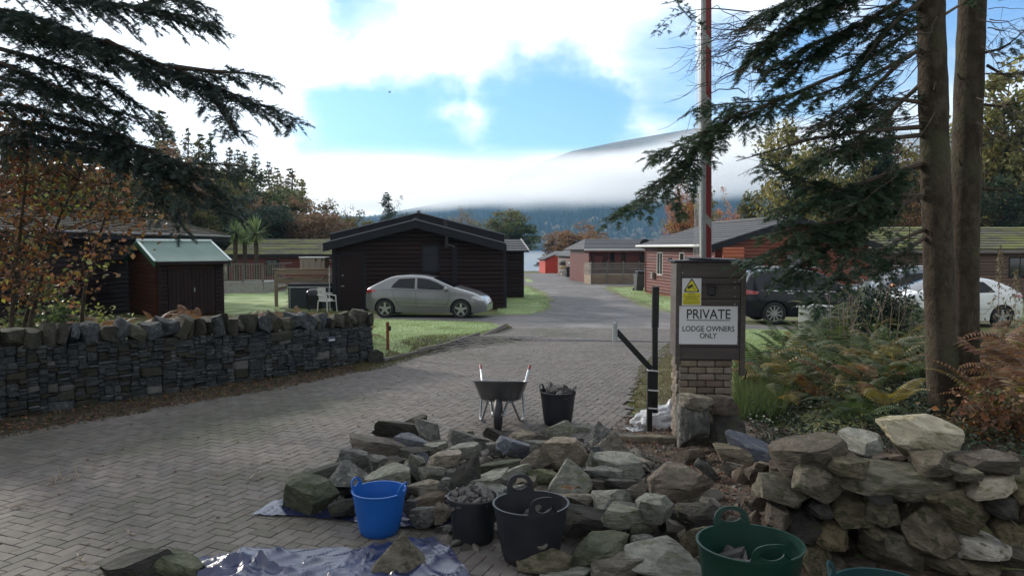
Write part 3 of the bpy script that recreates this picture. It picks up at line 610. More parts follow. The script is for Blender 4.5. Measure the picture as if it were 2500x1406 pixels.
# --- lodge with deck, further down
rz = R(7); O = Vector((X(1437, 62), 62., g1(6, 62)-.05))
h = thing('lodge', 'red brown lodge with row of narrow windows behind the slatted deck', 'lodge', O, rz)
W, D, ZE = X(1660, 64)-X(1437, 62), 8., 2.82
core(h, [(0, 0), (W, 0), (W, ZE), (0, ZE)], .03, D, 'maroon_wood')
ws = [wc(O, rz, a, 606)[0] for a in (1443, 1451, 1471, 1484, 1489, 1501, 1517, 1528)]
gaps = [(ws[i], ws[i+1], 1.15, 2.6) for i in range(0, 8, 2)]+[(wc(O, rz, 1561, 606)[0], wc(O, rz, 1592, 606)[0], 1.0, 2.6)]
clad(h, (0, 0), (W, 0), (0, -1), .3, ZE-.05, .2, MT['maroon_wood'], dep=.06, gaps=gaps)
for g in gaps: window(h, g[0]+.06, g[1]-.06, g[2]+.06, g[3]-.06, 0, bars=1 if g[1]-g[0] > .6 else 0, m='dark_fascia')
slope(h, (-.5, -.5, ZE), (W-1.9, -.5, ZE), (.6, D/2, ZE+.95), (W-1.9, D/2, ZE+.95), 8, MT['tile_dark']); slope(h, (W-1.9, -.1, ZE), (W+.5, -.1, ZE), (W-1.9, D/2, ZE+.95), (W+.5, D/2, ZE+.95), 8, MT['tile_dark']); slope(h, (-.5, D+.5, ZE), (-.5, -.5, ZE), (.6, D/2, ZE+.95), (.6, D/2, ZE+.95), 6, MT['tile_dark'])
MB().tube([(-.5, -.55, ZE-.02), (W-1.9, -.55, ZE-.02)], .08, 8).build('gutter', MT['white_frame'], h, local=True)
box(h, ((W-2.4)/2, -.46, ZE-.12), (W-1.4, .05, .2), 'maroon_wood', 'fascia')
dk = thing('deck', 'raised timber deck with horizontal slat rail before the red brown lodge', 'deck', P(1443, 684, 58), R(6)); dk.location.z = g1(6.2, 58); ORIG[dk.name] = dk.location.copy()
DW = X(1600, 58.5)-X(1443, 58)
for k in range(3): box(dk, (DW/2, 0, .12+k*.24), (DW, .05, .225), 'deck_wood', 'skirt_board'); box(dk, (0, 1.3, .12+k*.24), (.05, 2.6, .225), 'deck_wood', 'skirt_board')
box(dk, (DW/2, 1.5, .74), (DW, 3., .05), 'deck_wood', 'deck_floor')
for k in range(5): box(dk, (DW/2, -.03, .87+k*.19), (DW, .03, .13), 'grey_wood', 'rail_slat'); box(dk, (-.03, 1.3, .87+k*.19), (.03, 2.6, .13), 'grey_wood', 'rail_slat')
for k in range(5): box(dk, (DW*k/4, -.07, .9), (.09, .06, 1.8), 'grey_wood', 'post')
# --- brown gable lodge, red boathouse, small green roofed shed
rz = R(8); O = Vector((X(1396, 84), 84., g1(7, 84)-.05))
h = thing('lodge', 'brown boarded gable end lodge beside the red boathouse', 'lodge', O, rz)
core(h, [(0, 0), (4.4, 0), (4.4, 2.7), (2.6, 3.9), (0, 2.5)], 0.03, 8, 'brown_wood'); clad(h, (0, 0), (4.4, 0), (0, -1), 0, 3.9, .22, MT['brown_wood'], dep=.05, top=lambda z: (0, 4.4) if z < 2.5 else ((z-2.5)/1.4*2.6, 4.4) if z < 3.7 else None)
slope(h, (-.4, 8, 2.35), (-.4, -.4, 2.35), (2.6, 8, 4.), (2.6, -.4, 4.), 6, MT['tile_dark']); slope(h, (5.6, -.4, 2.5), (5.6, 8, 2.5), (2.6, -.4, 4.), (2.6, 8, 4.), 6, MT['tile_dark'])
MB().prism([(0, 0), (0, -.25), (1, -.25), (1, 0)], (-.4, -.45, 2.35), (3., 0, 1.65), (0, 0, 1), (0, .05, 0)).build('bargeboard', MT['dark_fascia'], h, local=True)
rz = R(6); O = Vector((X(1331, 104), 104., g1(5, 104)-.05))
h = thing('boathouse', 'bright red boathouse with double doors near the lake', 'boathouse', O, rz)
W = 3.9; core(h, [(0, 0), (W, 0), (W, 2.35), (W/2+.5, 3.05), (0, 2.1)], .03, 6, 'signal_red')
for k in range(2):
    d = box(h, (.95+k*1.95, -.01, .95), (1.88, .06, 1.86), 'signal_red', 'door')
    for j in range(9): box(d, (.12+k*1.95+j*.207, -.05, .95), (.192, .03, 1.8), 'signal_red', 'door_plank')
for j in range(16):
    x = .12+j*.245; zt = 2.1+(x/(W/2+.5))*.95 if x < W/2+.5 else 3.05-(x-W/2-.5)/1.45*.7; box(h, (x, .0, (1.98+zt)/2-.02), (.23, .05, max(.05, zt-1.98)), 'signal_red', 'gable_plank')
box(h, (W/2, -.05, 1.95), (W, .06, .1), 'signal_red', 'lintel')
slope(h, (-.35, 6, 1.98), (-.35, -.3, 1.98), (W/2+.5, 6, 3.15), (W/2+.5, -.3, 3.15), 5, MT['tile_dark']); slope(h, (W+.35, -.3, 2.15), (W+.35, 6, 2.15), (W/2+.5, -.3, 3.15), (W/2+.5, 6, 3.15), 5, MT['tile_dark'])
rz = R(8); O = Vector((X(1402, 74), 74., g1(7, 74)-.03))
h = thing('garden_shed', 'small dark shed with pale green roof beside the wooden deck', 'shed', O, rz)
core(h, [(0, 0), (1.45, 0), (1.45, 1.55), (.75, 1.95), (0, 1.55)], .03, 2, 'dark_wood'); clad(h, (0, 0), (1.45, 0), (0, -1), 0, 1.9, .16, MT['dark_wood'], top=gable_top(1.45, 1.55, 1.95))
gable_roof(h, -.2, 1.65, 1.5, 2.05, -.2, 2.2, MT['green_metal'], n=3, barge=.12, fasc='green_trim')
# --- far right lodge with mossy roof behind the trunks
rz = R(3); O = Vector((X(2105, 37), 37., g1(17, 37)-.05))
h = thing('lodge', 'brown timber lodge with mossy tile roof behind the two fir trunks', 'lodge', O, rz)
W = 11.; ZE = 2.55; core(h, [(0, 0), (W, 0), (W, ZE), (0, ZE)], .03, 6, 'brown_wood'); wx, _ = wc(O, rz, 2462, 630)
clad(h, (0, 0), (W, 0), (0, -1), .1, ZE-.05, .165, MT['brown_wood'], dep=.04, gaps=[(wx, wx+1.2, 1.15, 2.15)]); window(h, wx+.06, wx+1.14, 1.2, 2.1, 0, bars=1, m='dark_fascia')
slope(h, (-.6, -.45, ZE), (W+.4, -.45, ZE), (.35, 3, ZE+1.2), (W+.4, 3, ZE+1.2), 9, MT['tile_moss'], lift=.05); slope(h, (-.6, 6.4, ZE), (-.6, -.45, ZE), (.35, 3, ZE+1.2), (.35, 3, ZE+1.2), 6, MT['tile_moss'])
box(h, (W/2, -.42, ZE-.1), (W+.9, .05, .16), 'grey_wood', 'fascia')
# --- balustraded terrace left of the middle lodge
O = Vector((X(541, 43), 43., g1(-17, 43))); rz = R(-8)
h = thing('terrace', 'raised terrace with wooden baluster rail beside the cabbage palms', 'terrace', O, rz)
W = X(643, 42.6)-X(541, 43); box(h, (W/2, 1.5, .32), (W, 3, .72), 'concrete', 'base_wall'); box(h, (W/2, 0, 1.72), (W+.1, .09, .06), 'grey_wood', 'handrail'); box(h, (W/2, .0, .74), (W, .07, .06), 'grey_wood', 'bottom_rail')
for k in range(17): box(h, (.06+(W-.12)*k/16, -.01, 1.22), (.05, .03, .92), 'grey_wood', 'baluster')
for k in range(3): box(h, (.04+(W-.08)*k/2, .06, .98), (.1, .08, 1.5), 'grey_wood', 'post')
for y in (0., 1.5): box(h, (W+.02, y+1.5, 1.72), (.08, 1.5, .06), 'grey_wood', 'handrail')
for k in range(12): box(h, (W+.02, .25+k*.23, 1.22), (.03, .05, .92), 'grey_wood', 'baluster')
# ------------------------------------------------------------------ block paving (herringbone)
pave_px = [(1234, 803), (1690, 806), (1650, 850), (1560, 930), (1530, 990), (1545, 1062), (1500, 1090)]
pave = Gp(pave_px)+[(1.0, 6.2), (.62, 5.3), (.3, 4.7), (.2, 3.2), (-6.5, 3.2), (-8.5, 6.2)]+Gp([(0, 1068), (240, 1030), (480, 985), (700, 948), (860, 912), (940, 893)])
drv, _ = drape('driveway', pave, .022, MT['sand_joint'], res=.5, jit=.02)
ang = R(68); ca, sa = math.cos(ang), math.sin(ang); U = .1025
br = []
for y in range(-330, 330):
    for n in range(-90, 90):
        br.append(((y % 4+4*n+1.)*U, (y+.5)*U, 0.)); br.append(((y % 4+3+4*n+.5)*U, (y+1.)*U, math.pi/2))
br = np.array(br); bx = br[:, 0]*ca-br[:, 1]*sa; by = br[:, 0]*sa+br[:, 1]*ca+8
k = inside(pave, bx, by) & (by < 26) & (np.abs(bx) < 12); bx, by, bo = bx[k], by[k], br[k, 2]+ang
px_ = 1250+bx/by*F
vis = (px_ > -60) & (px_ < 2560) & (by > 3.6); dist = np.hypot(bx, by)+np.where(vis, 0, 100)
covered = (bx > -.6) & (by < 8.2) & (bx > -.9-(by-5.2)*.0)
dist = dist+np.where(covered, 6, 0)+np.where(by < 4.75, 20, 0)
order = np.argsort(dist); near = order[:300]; rest = order[300:]; rest = rest[dist[rest] < 100]
bb = MB(); l, wd, c = .0995, .0485, .003
q = [(-l, -wd), (l, -wd), (l, wd), (-l, wd)]; qi = [(-l+c, -wd+c), (l-c, -wd+c), (l-c, wd-c), (-l+c, wd-c)]
bv = [(x, y, -.02) for x, y in q]+[(x, y, -c*.8) for x, y in q]+[(x, y, 0) for x, y in qi]
bf = [(8, 9, 10, 11)]+[(4+i, 4+(i+1) % 4, 8+(i+1) % 4, 8+i) for i in range(4)]+[(i, (i+1) % 4, 4+(i+1) % 4, 4+i) for i in range(4)]
bb.add(bv, bf); bme = bb.mesh('paver', MT['paver'])
rg = np.random.default_rng(3)
for i in near:
    link('paver', bme, drv, (bx[i], by[i], g1(bx[i], by[i])+.033+rg.uniform(-.002, .002)), (rg.normal(0, .007), rg.normal(0, .007), bo[i]))
V0 = np.array(bv); n = len(rest); c_, s_ = np.cos(bo[rest]), np.sin(bo[rest]); V = np.zeros((n, 12, 3))
V[:, :, 0] = V0[None, :, 0]*c_[:, None]-V0[None, :, 1]*s_[:, None]+bx[rest][:, None]; V[:, :, 1] = V0[None, :, 0]*s_[:, None]+V0[None, :, 1]*c_[:, None]+by[rest][:, None]
V[:, :, 2] = V0[None, :, 2]+(gz(bx[rest], by[rest])+.033+rg.uniform(-.002, .002, n))[:, None]+V0[None, :, 0]*rg.normal(0, .007, n)[:, None]
pv2 = npmesh('paving_blocks', V.reshape(-1, 3), (np.array(bf)[None]+(np.arange(n)*12)[:, None, None]).reshape(-1, 4), MT['paver'])
tag(link('paving_blocks', pv2, drv), kind='stuff')
# drain channel across the drive and the timber edging of the lawn
a, b = G(1240, 830), G(1650, 838); a.z += .03; b.z += .03
dr = thing('drain_channel', 'narrow metal drain channel running across the brick drive', 'drain', a); dv = (b-a)
MB().prism([(-.035, 0), (.035, 0), (.035, .012), (-.035, .012)], a, (dv.normalized().y*-1, dv.normalized().x, 0), (0, 0, 1), dv).build('channel', MT['black_plastic'], dr)
ed = thing('lawn_edging', 'low timber edging board between front lawn and brick drive', 'edging', G(938, 889))
eps = [(938, 889), (1020, 866), (1100, 843), (1170, 822), (1238, 802)]
for i in range(4):
    a, b = G(*eps[i]), G(*eps[i+1]); d_ = b-a; MB().box((a+b)/2+Vector((0, 0, .035)), (d_.length-.01, .03, .12), rz=math.atan2(d_.y, d_.x), ry=0).build('edging_board', MT['grey_wood'], ed)
# ------------------------------------------------------------------ stone templates
def ico(sub):
    bm = bmesh.new(); bmesh.ops.create_icosphere(bm, subdivisions=sub, radius=1); v = np.array([x.co[:] for x in bm.verts]); f = np.array([[y.index for y in x.verts] for x in bm.faces]); bm.free(); return v, f
ICO = {k: ico(k) for k in (2, 3, 4, 5)}
def fb3(V, s, r, oct=4):
    o = np.zeros(len(V)); a = 1.
    for _ in range(oct):
        for _ in range(4):
            d = r.normal(size=3); d /= np.linalg.norm(d); o += a*.4*np.sin(V@d*s+r.uniform(0, 6.28))
        s *= 2.1; a *= .5
    return o
def rock_mesh(seed, kind='block', sub=4, mats=(), rough=1.):
    r = np.random.default_rng(seed); v, f = ICO[sub]; v = v.copy()
    v = np.sign(v)*np.abs(v)**.5; v /= np.abs(v).max(0)
    pl = []
    if kind == 'slab':
        for _ in range(7):
            a = r.uniform(0, 6.28); pl.append(((math.cos(a), math.sin(a), r.normal(0, .25)), r.uniform(.6, .92)))
        pl += [((r.normal(0, .16), r.normal(0, .16), 1), r.uniform(.6, .75)), ((r.normal(0, .25), r.normal(0, .25), 1), r.uniform(.7, .8)), ((r.normal(0, .1), r.normal(0, .1), -1), .7)]
    elif kind == 'wedge':
        for k in range(5):
            a = k*1.257+r.uniform(-.35, .35); pl.append(((math.cos(a), math.sin(a), r.uniform(.45, .85)), r.uniform(.42, .58)))
        pl += [((r.normal(0, .2), r.normal(0, .2), -1), .6)]
    elif kind == 'boulder':
        for _ in range(16):
            d = r.normal(size=3); pl.append((d, r.uniform(.72, .95)))
    else:
        for _ in range(8):
            d = r.normal(size=3)*np.array([1, 1, .55]); pl.append((d, r.uniform(.5, .82)))
        pl += [((r.normal(0, .2), r.normal(0, .2), 1), r.uniform(.55, .7)), ((r.normal(0, .15), r.normal(0, .15), -1), .7)]
    for n, d in pl:
        n = np.array(n, float); n /= np.linalg.norm(n); e = v@n-d; v = v-np.outer(np.maximum(e, 0), n)
    nr = v/np.linalg.norm(v, axis=1, keepdims=True)
    st = np.sin(v[:, 2]*r.uniform(16, 26)+fb3(v, 2., r)*2.2+v[:, 0]*r.uniform(-3, 3)); st = np.sign(st)*np.abs(st)**.5
    v = v+nr*(fb3(v, 4.5, r)*.022+st*.016*(1-np.abs(nr[:, 2]))[:]+fb3(v, 14., r, 3)*.013)[:, None]*rough
    lo, hi = v.min(0), v.max(0); v = (v-(lo+hi)/2)/(hi-lo)
    return npmesh('rock', v, f, mats, smooth=True, sharp=19)
def stonemat(name, c1, c2, c3=None, lo3=.54, hi3=.63, st=(1, 1, 1.5), **kw):
    c1, c2, c3 = [c and tuple(x*1.28 for x in c) for c in (c1, c2, c3)]
    return m_(name, c1, c2, scale=4.5, bump=1., bscale=11, bdist=.06, stretch=st, rnd=.25, hue=.012, rough=.82, c3=c3, s3=5, lo3=lo3, hi3=hi3, spec=.2, detail=9, **kw)
stonemat('st_g', (.075, .076, .072), (.15, .15, .14), (.22, .215, .185)); stonemat('st_b', (.075, .060, .049), (.14, .116, .095), (.085, .08, .055))
stonemat('st_o', (.055, .06, .038), (.105, .108, .068), (.045, .056, .026)); stonemat('st_p', (.15, .152, .128), (.26, .258, .218), (.13, .14, .09))
stonemat('st_t', (.13, .113, .088), (.23, .203, .163), (.10, .09, .068)); stonemat('st_d', (.032, .030, .028), (.064, .06, .054), (.05, .052, .032))
stonemat('st_s', (.085, .092, .115), (.14, .15, .18), (.18, .18, .19)); stonemat('st_q', (.42, .38, .30), (.58, .54, .47), (.22, .17, .10))
stonemat('st_w', (.080, .068, .042), (.165, .14, .092), (.06, .062, .03)); stonemat('st_m', (.33, .29, .21), (.44, .40, .31), (.20, .19, .11), lo3=.5, hi3=.66)
ROCKS = {}
def rockme(kind, col_, i):
    k = (kind, i)
    if k not in ROCKS: ROCKS[k] = rock_mesh(hash(kind) % 1 + {'slab': 100, 'wedge': 200, 'boulder': 300, 'block': 400}[kind]+i, kind, 5 if kind == 'boulder' else 4, MT['st_g'])
    return ROCKS[k]
def place_rock(name, kind, c, loc, rot, dims, i=0, parent=None):
    me = rockme(kind, c, i); o = link(name, me, parent, loc, rot, dims); o.material_slots[0].link = 'OBJECT'; o.material_slots[0].material = MT['st_'+c]; return o
def heap(x, y):
    b = .34*np.exp(-(((x-.30)/1.15)**2+((y-6.55)/1.15)**2)**1.4)+.22*np.exp(-(((x-1.1)/.6)**2+((y-5.3)/.7)**2))+.12*np.exp(-(((x+1.2)/.7)**2+((y-6.2)/.6)**2))
    return gz(x, y)+b
def Gs(px, py, surf, up=0., d0=2.5):
    r = raydir(px, py); ds = np.arange(d0, 12, .01); t = ds/r[1]; z = CZ+r[2]*t; hit = z <= surf(r[0]*t, ds)+up
    i = int(np.argmax(hit)) if hit.any() else len(ds)-1
    return Vector((r[0]*t[i], ds[i], z[i]))
KN = {'B': 'block', 'S': 'slab', 'W': 'wedge', 'O': 'boulder'}
heap_rocks = """739,1206,133,104,B,o,0,large mossy green boulder on the tarpaulin corner
784,1168,147,66,S,d,14,dark brown slab lying just behind the mossy green boulder
838,1162,116,92,W,g,8,big grey peaked rock behind the mossy boulder and blue tub
862,1134,90,78,B,g,-8,grey green block at the left edge of the heap
924,1131,48,48,B,g,0,pale grey stone right of the grey green block
833,1238,58,50,B,d,0,small dark block between mossy boulder and blue tub
969,1052,118,44,S,d,-12,long dark slab at the far left top of the heap
1011,1030,56,32,S,d,10,thin dark brown slab leaning at the back left of the heap
1042,1047,50,66,B,g,10,upright round shouldered rock at the back left of the heap
1004,1075,80,40,B,s,-6,bluish slate rock under the upright back left rock
913,1092,136,54,S,b,-8,broad brown slab on the left flank of the heap
884,1101,80,24,S,d,0,thin dark slab in front of the broad brown slab
1011,1103,70,30,S,d,0,dark flat slab beneath the bluish slate rock
1062,1094,54,32,S,p,4,pale flat stone right of the bluish slate rock
1118,1063,70,28,S,t,6,small tan slab at the back of the heap left of the barrow wheel
1145,1082,96,40,S,g,-22,long slanting slab left of the wheelbarrow wheel
1138,1099,68,36,S,p,8,pale layered stone under the long slanting slab
1081,1122,80,50,B,t,0,squared olive tan block left of centre in the heap
1033,1117,34,34,B,s,0,small blue grey stone beside the squared tan block
1008,1148,56,62,S,d,-48,dark slab standing on edge and tilted right
1017,1131,46,34,S,p,-30,pale splinter leaning on the tilted dark slab
964,1129,42,26,B,d,0,little dark block behind the tilted slab
942,1170,104,60,S,p,10,large pale rounded slab behind the blue tub
970,1150,64,30,S,b,-20,brown flake on top of the large pale slab
1054,1154,60,42,B,p,-10,pale stone with white streak in the heap centre left
1101,1154,42,24,S,g,0,flat grey flake right of the white streaked stone
1093,1183,50,46,B,g,0,squarish grey block below the white streaked stone
1144,1157,70,100,W,d,-18,tall dark leaning wedge above the round black bucket
1033,1187,84,32,S,t,4,flat layered tan stone behind the blue tub handle
1048,1217,94,34,S,b,3,brown layered slab right of the blue tub rim
1036,1256,72,58,B,g,12,rough grey rock right of the blue tub
1079,1248,42,50,B,t,0,tan stone against the left of the round black bucket
1002,1239,40,42,S,g,20,thin grey stone touching the right of the blue tub
1090,1294,24,20,S,g,0,tiny grey stone at the foot of the round black bucket
969,1352,134,124,W,t,0,pointed tan rock standing on the front tarpaulin
857,1404,80,26,S,t,0,low tan stone at the bottom edge left of the pointed rock
1010,1404,150,28,S,p,2,long pale stone at the bottom edge below the pointed rock
1217,1069,72,28,S,d,-22,dark blade of stone leaning under the barrow wheel
1253,1095,78,42,S,s,-20,blue slate slab sloping down right below the barrow
1206,1093,38,30,B,g,0,small grey stone left of the sloping slate slab
1270,1068,76,46,B,t,0,brown tan rock just right of the barrow wheel
1318,1066,40,28,B,b,0,small brown stone below the far black tub
1366,1056,76,42,S,p,24,green tinged slab sloping up below the far black tub
1418,1048,46,28,S,p,0,pale flat stone right of the far black tub
1408,1072,40,24,B,g,0,small grey stone in front of the pale flat stone
1467,1062,68,70,W,g,14,grey peaked rock at the back right of the heap
1500,1079,76,58,W,t,-12,yellowish pointed rock at the back right of the heap
1378,1101,116,72,B,t,6,big layered brown rock near the top of the heap
1318,1085,78,28,S,g,0,flat stone left of the big layered brown rock
1313,1117,86,60,W,b,0,round backed brown pyramid rock in the heap middle
1446,1117,30,44,W,p,0,whitish splinter right of the big layered brown rock
1459,1099,36,30,B,s,0,small slate chunk behind the whitish splinter
1518,1134,124,54,S,p,-8,big pale flat slab on the right of the heap
1390,1161,104,92,W,p,10,big pale green triangular slab in the heap centre
1325,1158,74,34,S,o,0,flat olive stone left of the pale triangular slab
1222,1140,102,34,S,o,6,mossy flat slab in the middle of the heap
1261,1152,70,34,S,p,12,pale stone in front of the mossy flat slab
1199,1176,114,48,S,p,8,large pale rounded rock behind the round black bucket
1287,1178,68,36,B,b,0,brown block behind the big black tub handle
1200,1198,84,46,S,p,-6,greenish stone peeping over the round black bucket
1254,1200,56,32,S,g,14,grey flake between the two near black tubs
1469,1157,110,38,S,g,-6,long grey slab right of the pale triangular slab
1450,1176,64,30,S,b,0,brown flat stone under the long grey slab
1517,1176,78,34,B,d,0,dark chunk under the big pale flat slab
1497,1218,98,68,B,p,-4,big squared pale green block right of centre
1402,1221,106,54,B,t,-4,tan block carrying a curled dead leaf
1600,1243,88,76,B,p,12,pale faceted block at the right edge of the heap
1462,1270,160,60,S,d,-6,long dark fronted slab right of the big black tub
1529,1258,126,60,S,p,-10,pale flat stone covered with dry litter
1564,1289,60,24,B,o,0,small mossy block below the litter covered stone
1668,1180,152,98,O,b,0,large round brown boulder left of the tumbled wall
1716,1253,106,62,O,d,0,dark brown rock left of the green tub
1314,1200,50,40,W,t,0,tan pyramid stone seen through the black tub handle
1467,1341,150,88,B,o,8,large green topped rock with dark front face
1328,1370,130,78,O,w,0,rounded olive rock in front of the big black tub
1390,1400,150,32,S,p,0,flat pale stone at the bottom edge right of the black tub
1515,1384,130,64,B,t,10,tan sided rock at the bottom edge right of centre
1635,1352,186,110,W,p,-8,very large pale green rock left of the green tub
1572,1322,56,44,B,g,0,grey stone behind the very large pale rock
1706,1316,64,74,B,w,0,mossy stone behind the left of the green tub
1346,1256,60,40,B,d,0,dark stone at the right side of the big black tub
1418,1256,64,30,S,g,0,grey stone above the long dark fronted slab
1556,1196,60,40,B,b,0,brown stone left of the large round brown boulder
1800,1112,98,52,B,w,-4,layered grey olive rock below the sign pillar
1736,1142,76,64,S,g,-40,slanting grey stone below the sign pillar
1842,1104,128,52,S,s,-24,smooth dark slate slab sliding down right of the sign pillar
1808,1152,94,40,S,t,-18,long tan stone left of the tumbled wall top
1888,1148,64,52,O,b,0,rounded brown stone at the left end of the tumbled wall
1859,1228,56,52,B,b,0,brown earthy stone at the tumbled wall foot
1781,1272,40,44,S,p,60,pale upright flake behind the green tub handle
1690,1112,60,46,B,b,0,earthy brown stone at the foot of the sign pillar
1280,1385,110,70,B,d,0,
300,1392,200,84,B,d,10,dark mossy rock at the bottom left edge
418,1388,124,76,B,o,-14,dark ridged rock left of the front tarpaulin"""
ri = 0
for ln in heap_rocks.split('\n'):
    a = ln.split(',', 7); cx, cy, wp, hp = map(float, a[:4]); lab = a[7]
    if not lab: continue
    ri += 1; kind = KN[a[4]]
    p = Gs(cx, cy+hp*.5, heap); d = p.y; wm = wp*d/F*1.13; vis = hp*d/F*1.06
    al = math.atan2(CZ-p.z, d); dep = max(.10, min(wm*.72, vis*1.5)); hh = max((vis*1.12-dep*.75*math.sin(al))/math.cos(al), .42*vis if kind != 'slab' else .38*vis)
    tl = R(float(a[6])); rzz = random.uniform(-.4, .4)+(math.pi if random.random() < .5 else 0)
    if rzz > 1.5: tl = -tl
    if abs(tl) > .6: hh, wm2 = vis*.38, max(vis, wm)*1.05; wm = wm2
    z = p.z+hh*.40+abs(math.sin(tl))*wm*.2-.01
    o = place_rock('rock', kind, a[5], (p.x, d+dep*.35, z), (random.uniform(-.12, .1), -tl, rzz), (wm, dep, hh), ri % 11)
    tag(o, lab, 'rock', 'loose rocks heaped on the drive' if cx > 600 else 'rocks at the bottom left')
# chips and small rubble filling the heap
chipV, chipF = [], []
def chips(name, pts, smin, smax, matname, seed, label=None, cat=None, flat=.5, tilt=.6):
    r = np.random.default_rng(seed); n = len(pts); v, f = ICO[2]; tm = []
    for i in range(10):
        q = rock_mesh(900+i, ('block', 'slab', 'wedge')[i % 3], 2, MT['st_g']); a = np.zeros(len(q.vertices)*3); q.vertices.foreach_get('co', a); tm.append(a.reshape(-1, 3)); bpy.data.meshes.remove(q)
    Vs = []
    for i in range(n):
        s = r.uniform(smin, smax)*np.array([r.uniform(.7, 1.5), r.uniform(.6, 1.), flat*r.uniform(.5, 1.4)]); M = np.array((Matrix.Rotation(r.uniform(0, 6.28), 3, 'Z') @ Matrix.Rotation(r.normal(0, tilt), 3, 'X') @ Matrix.Rotation(r.normal(0, tilt), 3, 'Y')))
        Vs.append((tm[i % 10]*s)@M.T+np.asarray(pts[i]))
    Fa = (f[None]+(np.arange(n)*len(v))[:, None, None]).reshape(-1, 3)
    o = link(name, npmesh(name, np.concatenate(Vs), Fa, MT[matname], smooth=False)); tag(o, label, cat, kind='stuff'); return o
m_('chip', (.075, .068, .058), (.14, .128, .11), scale=6, island=.45, hue=.03, bump=.4, bscale=30)
m_('chip_slate', (.07, .065, .065), (.13, .12, .118), scale=6, island=.55, hue=.03, bump=.4, bscale=30)
rr = np.random.default_rng(12); pts = []
while len(pts) < 620:
    x, y = rr.uniform(-1.6, 1.7), rr.uniform(5.2, 8.2); hgt = float(heap(x, y)-gz(x, y))
    if hgt > .05 and not (x < -.6 and y < 5.9): pts.append((x, y, gz(x, y)+hgt*rr.uniform(.25, .85)))
chips('rubble_fill', pts, .07, .19, 'chip', 5, flat=.6)
pts = []
while len(pts) < 900:
    x, y = rr.uniform(.1, 2.6), rr.uniform(4.2, 8.3)
    if x > .5+(y-6.5)*.35 and (x < 1.7+(y-5)*.36 or y > 5.6): pts.append((x, y, gz(x, y)+.03+heap(x, y)*0))
chips('stone_chippings', pts, .012, .05, 'chip', 6, flat=.5)
# ------------------------------------------------------------------ tumbled dry stone wall on the right
wl = thing('dry_stone_wall', 'half collapsed dry stone wall of brown and olive stones behind the green tub', 'stone wall', (2.2, 4.9, 0))
wall_rocks = """2006,1130,178,104,S,b,10
2133,1092,80,46,S,p,14
2024,1185,140,100,B,w,-24
2098,1152,110,46,S,w,-8
1932,1216,154,96,B,w,-18
2215,1190,284,76,S,w,-3
2222,1222,112,36,B,w,0
2094,1259,108,66,B,w,4
2179,1262,90,66,B,w,-6
2289,1308,150,124,O,w,-30
2369,1262,190,114,O,w,-22
2056,1322,98,118,W,w,-35
2197,1354,182,112,B,w,-22
2424,1357,122,80,B,q,-6
2481,1301,60,52,B,w,0
2444,1198,130,54,S,m,8
2470,1245,100,54,S,d,-6
2306,1147,92,48,S,w,10
2366,1164,72,32,S,w,0
2440,1146,134,70,O,b,0
2335,1392,110,50,B,w,-10
2002,1375,66,78,B,w,0
2053,1392,70,44,B,b,0
2122,1400,92,34,B,b,0
1963,1298,98,84,B,d,0
2420,1406,120,40,B,w,0
2500,1380,70,60,B,w,0
2270,1220,60,30,B,w,0
2160,1220,60,30,B,d,0
1920,1270,60,50,B,b,0
2530,1200,90,70,B,w,0
2140,1300,40,30,B,w,0
2020,1262,60,40,B,d,0"""
for i, ln in enumerate(wall_rocks.split('\n')):
    a = ln.split(','); cx, cy, wp, hp = map(float, a[:4]); dd = 4.78+(1150-min(cy, 1150))*.006+random.uniform(-.05, .06)+(cx-2100)*-.0003
    p = P(cx, cy, dd); wm = wp*dd/F*1.04; hh = hp*dd/F*(.98 if cy > 1170 else .8)
    place_rock('stone', KN[a[4]], a[5], p+Vector((0, .18, 0))-wl.location, (random.uniform(-.1, .1), -R(float(a[6])), random.uniform(-.15, .15)), (wm, .42, hh), (i*3+1) % 7, wl)
# hearting behind the face, coloured earth dark to put shade into the gaps
hv = []
hr = np.random.default_rng(4)
for _ in range(230):
    x = hr.uniform(1.72, 3.9); z = hr.uniform(.02, .66); hv.append((x, 5.24+hr.uniform(-.06, .12), z))
for _ in range(120):
    x = hr.uniform(1.9, 3.9); hv.append((x, hr.uniform(5.1, 6.0), g1(x, 5.6)+hr.uniform(-.02, .1)))
hc = chips('hearting', hv, .10, .24, 'chip', 8, flat=.6, tilt=.3); hc.parent = wl; hc.location = -wl.location
hc.material_slots[0].link = 'OBJECT'; hc.material_slots[0].material = MT['earth']
tag(place_rock('boulder', 'boulder', 'm', P(2255, 1073, 5.15)+Vector((0, .1, 0)), (.1, R(14), .3), (.55, .42, .335), 2), 'big pale boulder resting on top of the tumbled wall', 'boulder')
# ------------------------------------------------------------------ long dry stone wall on the left
A = Vector((X(-420, 8.0), 8.0, 0)); B_ = Vector((X(910, 14.2), 14.2, -.02)); AB = B_-A; LW = AB.length; u = AB/LW; nrm = Vector((u.y, -u.x, 0))
dw = thing('dry_stone_wall', 'long dark dry stone wall with upright coping stones left of the drive', 'stone wall', A)
hb_ = lambda s: .98-.27*s/LW
rw = np.random.default_rng(21); TPL = []
for i in range(16):
    mb = MB().box((0, 0, 0), (1, 1, 1), ch=.12); mb.v = [tuple(np.array(v)*(1+rw.normal(0, .095, 3))) for v in mb.v]; TPL.append(mb.mesh('wall_stone', MT['st_d'], smooth=True, sharp=28))
stonemat('wall_a', (.036, .041, .047), (.078, .084, .088), (.115, .118, .115)); stonemat('wall_b', (.045, .043, .034), (.075, .07, .055), (.05, .055, .035)); stonemat('wall_c', (.11, .11, .105), (.17, .165, .155))
cw = .02; n = int(LW/cw); hcol = np.zeros(n); stones = []
